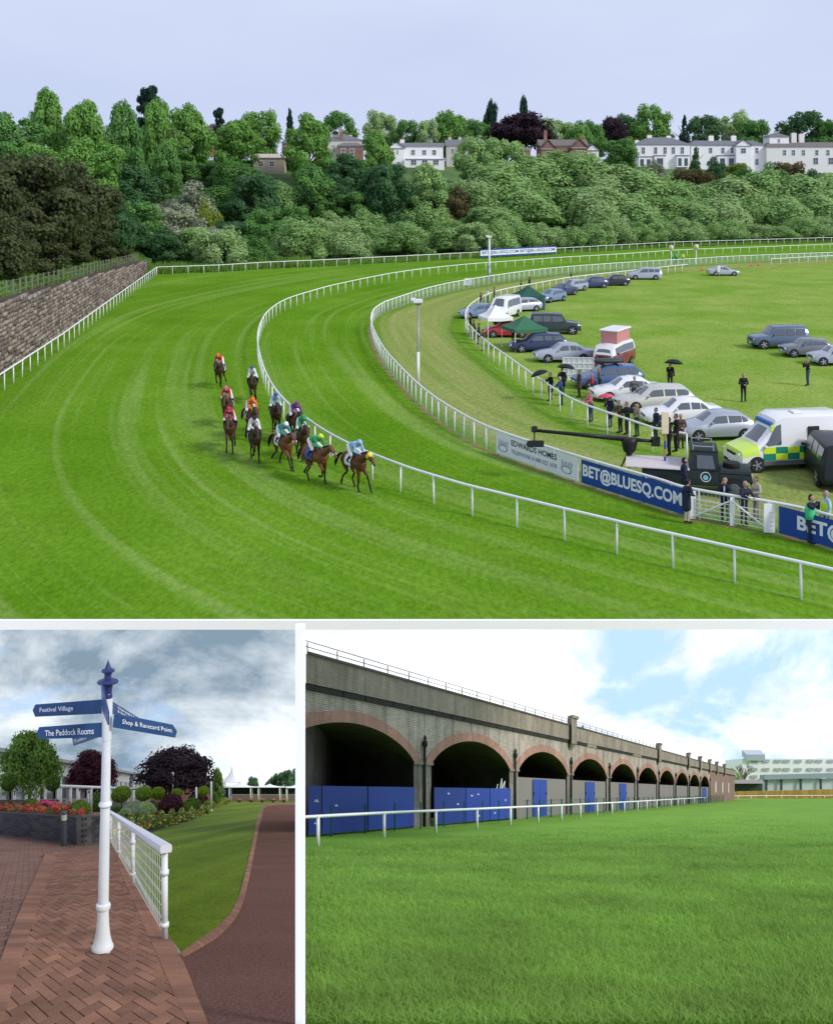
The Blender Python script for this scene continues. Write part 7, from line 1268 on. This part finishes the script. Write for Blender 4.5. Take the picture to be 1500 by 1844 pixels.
r, o_ = block('stand_building', 'low stand with grey green roof and pale doors', 1378, 1575, 330, 1402, 1445, M('pale_panel', (.62, .66, .72), .7), 8); MB().prism([S3.pd(1376, 328, S3.hy(1404, 328)) - o_, S3.pd(1576, 328, S3.hy(1398, 328)) - o_, S3.pd(1576, 332, S3.hy(1390, 332)) - o_, S3.pd(1377, 332, S3.hy(1395, 332)) - o_], Vector((0, 5, 5 * S3.k))).build('roof', GRF, r)
for px in (1379, 1406, 1441, 1477, 1512): MB().box(S3.pd(px, 329, S3.hy(1425, 329)) - o_, (.7, .3, 8)).build('column', M('column_green', (.05, .09, .10), .6), r)
r, o_ = block('office_block', 'long white office block with window bands on the skyline', 1336, 1575, 365, 1366, 1450, M('office_white', (.86, .86, .84), .8, .03, .2), 20)
for row, (y0, y1) in enumerate(((1368, 1373), (1383, 1388), (1396, 1401))):
    for k in range(11):
        px = 1352 + k * 19.5 + (k % 3) * 2; q0, q1 = S3.pd(px, 364.6, S3.hy(y1, 364.6)), S3.pd(px + 11, 364.6, S3.hy(y0, 364.6)); MB().box((q0 + q1) / 2 - o_, (q1.x - q0.x, .3, (y1 - y0) * .2)).build('window', M('office_glass', (.42, .44, .46), .3, .2, .3), r)
q = S3.pd(1356, 366, S3.hy(1360, 366)) - o_; MB().box(q, (6.8, 5, 2.2)).build('plant_room', M('plant_grey', (.40, .46, .52), .6), r)
p = S3.pd(1337, 345); r = thing('bare_tree', 'bare branching tree before the white office block', 'tree', p); tm = MB(); HT_ = S3.hy(1365, 345)
def grow(m_, p0, d_, l_, r_, dep):
    p1 = p0 + d_ * l_; m_.tube([p0, p0.lerp(p1, .5) + Vector((random.uniform(-.1, .1), 0, 0)) * l_ * .3, p1], [r_, r_ * .8, r_ * .6], 5)
    if dep > 0:
        for k in range(3 if dep > 1 else 4): grow(m_, p0.lerp(p1, random.uniform(.55, 1)), (d_ + Vector((random.uniform(-.8, .8), random.uniform(-.8, .8), random.uniform(-.1, .5)))).normalized(), l_ * random.uniform(.55, .75), r_ * .55, dep - 1)
grow(tm, Vector((0, 0, 0)), Vector((0, 0, 1)), HT_ * .36, .75, 5); tm.build('trunk', M('bare_bark', (.20, .17, .14), .9), r)
tree_at(S3.pd(1313, 342), S3.hy(1381, 342), 9.5, 'round', 'pale', 'olive bushy tree where the viaduct ends', name='bushy_tree'); tree_at(S3.pd(1296, 348), S3.hy(1388, 348), 7.0, 'round', 'pale', 'smaller olive tree behind the viaduct end', name='bushy_tree')
p = vp(70, 5.5, 9) + VO; tree_at(p, 4.2, 2.2, 'cone', 'pale', 'thin sapling top showing above the viaduct parapet', name='sapling')
# ================================================================== SKIES behind the garden and the field
def skymat(name, blue0, blue1, dark, lite, scale, lo, hi, stretch, seed, mids=.5):
    m, t, b = newmat(name); t.nodes.remove(b); ob = N(t, 'ShaderNodeTexCoord').outputs['Object']; mp_ = N(t, 'ShaderNodeMapping'); L(t, ob, mp_.inputs['Vector']); mp_.inputs['Scale'].default_value = (1, 1, stretch); mp_.inputs['Location'].default_value = seed
    n1 = noise(t, scale, 7, .58, mp_.outputs[0], .4); n2 = noise(t, scale * 1.7, 6, .6, mp_.outputs[0], .2); c = ramp(t, n2, [(.38, dark), (mids, [(x + y) / 2 for x, y in zip(dark, lite)]), (.62, lite)])
    bl = mixc(t, .5, blue0, blue1); c = mixc(t, ramp(t, n1, [(lo, (0, 0, 0)), (hi, (1, 1, 1))]), bl, c); e = N(t, 'ShaderNodeEmission'); L(t, c, e.inputs[0]); e.inputs[1].default_value = 1.0; L(t, e.outputs[0], t.nodes['Material Output'].inputs[0]); return m
def skydome(px0, px1, D_, mat, yl):
    m_ = MB(); rows = []; prof = [(36, S1.at(0, 36).z - 1.6), (70, S1.at(0, 70).z - 3), (130, S1.at(0, 130).z - 6), (210, S1.at(0, 210).z - 14), (300, S1.at(0, 300).z - 34)]; z1 = S1.at(0, 300).z - 34  # near rows form an unseen glowing ceiling, added to light the ground below
    prof += [(D_ - 60, z1 - 2), (D_ - 22, z1 - 25), (D_ - 4, z1 - 55), (D_, -40), (D_, -90), (D_, -130), (D_, (CY - yl) / FOC * D_)]
    for d, z in prof: rows.append([Vector(((px - CX) / FOC * d, d, z)) for px in np.linspace(px0, px1, 8)])
    return struct(m_.grid(rows).build('sky', mat, smooth=True))
skydome(-75, SEAM, 440, skymat('sky_stormy', (.26, .46, .80), (.42, .62, .90), (.20, .28, .36), (.92, .97, 1.0), .0062, .36, .44, 2.0, (5.6, 0, 3.2)), 1470)
skydome(SEAM, 1575, 450, skymat('sky_bright', (.36, .58, .90), (.56, .76, .97), (.74, .79, .86), (1.25, 1.25, 1.25), .008, .40, .50, 1.7, (8.4, 0, .6)), 1470)
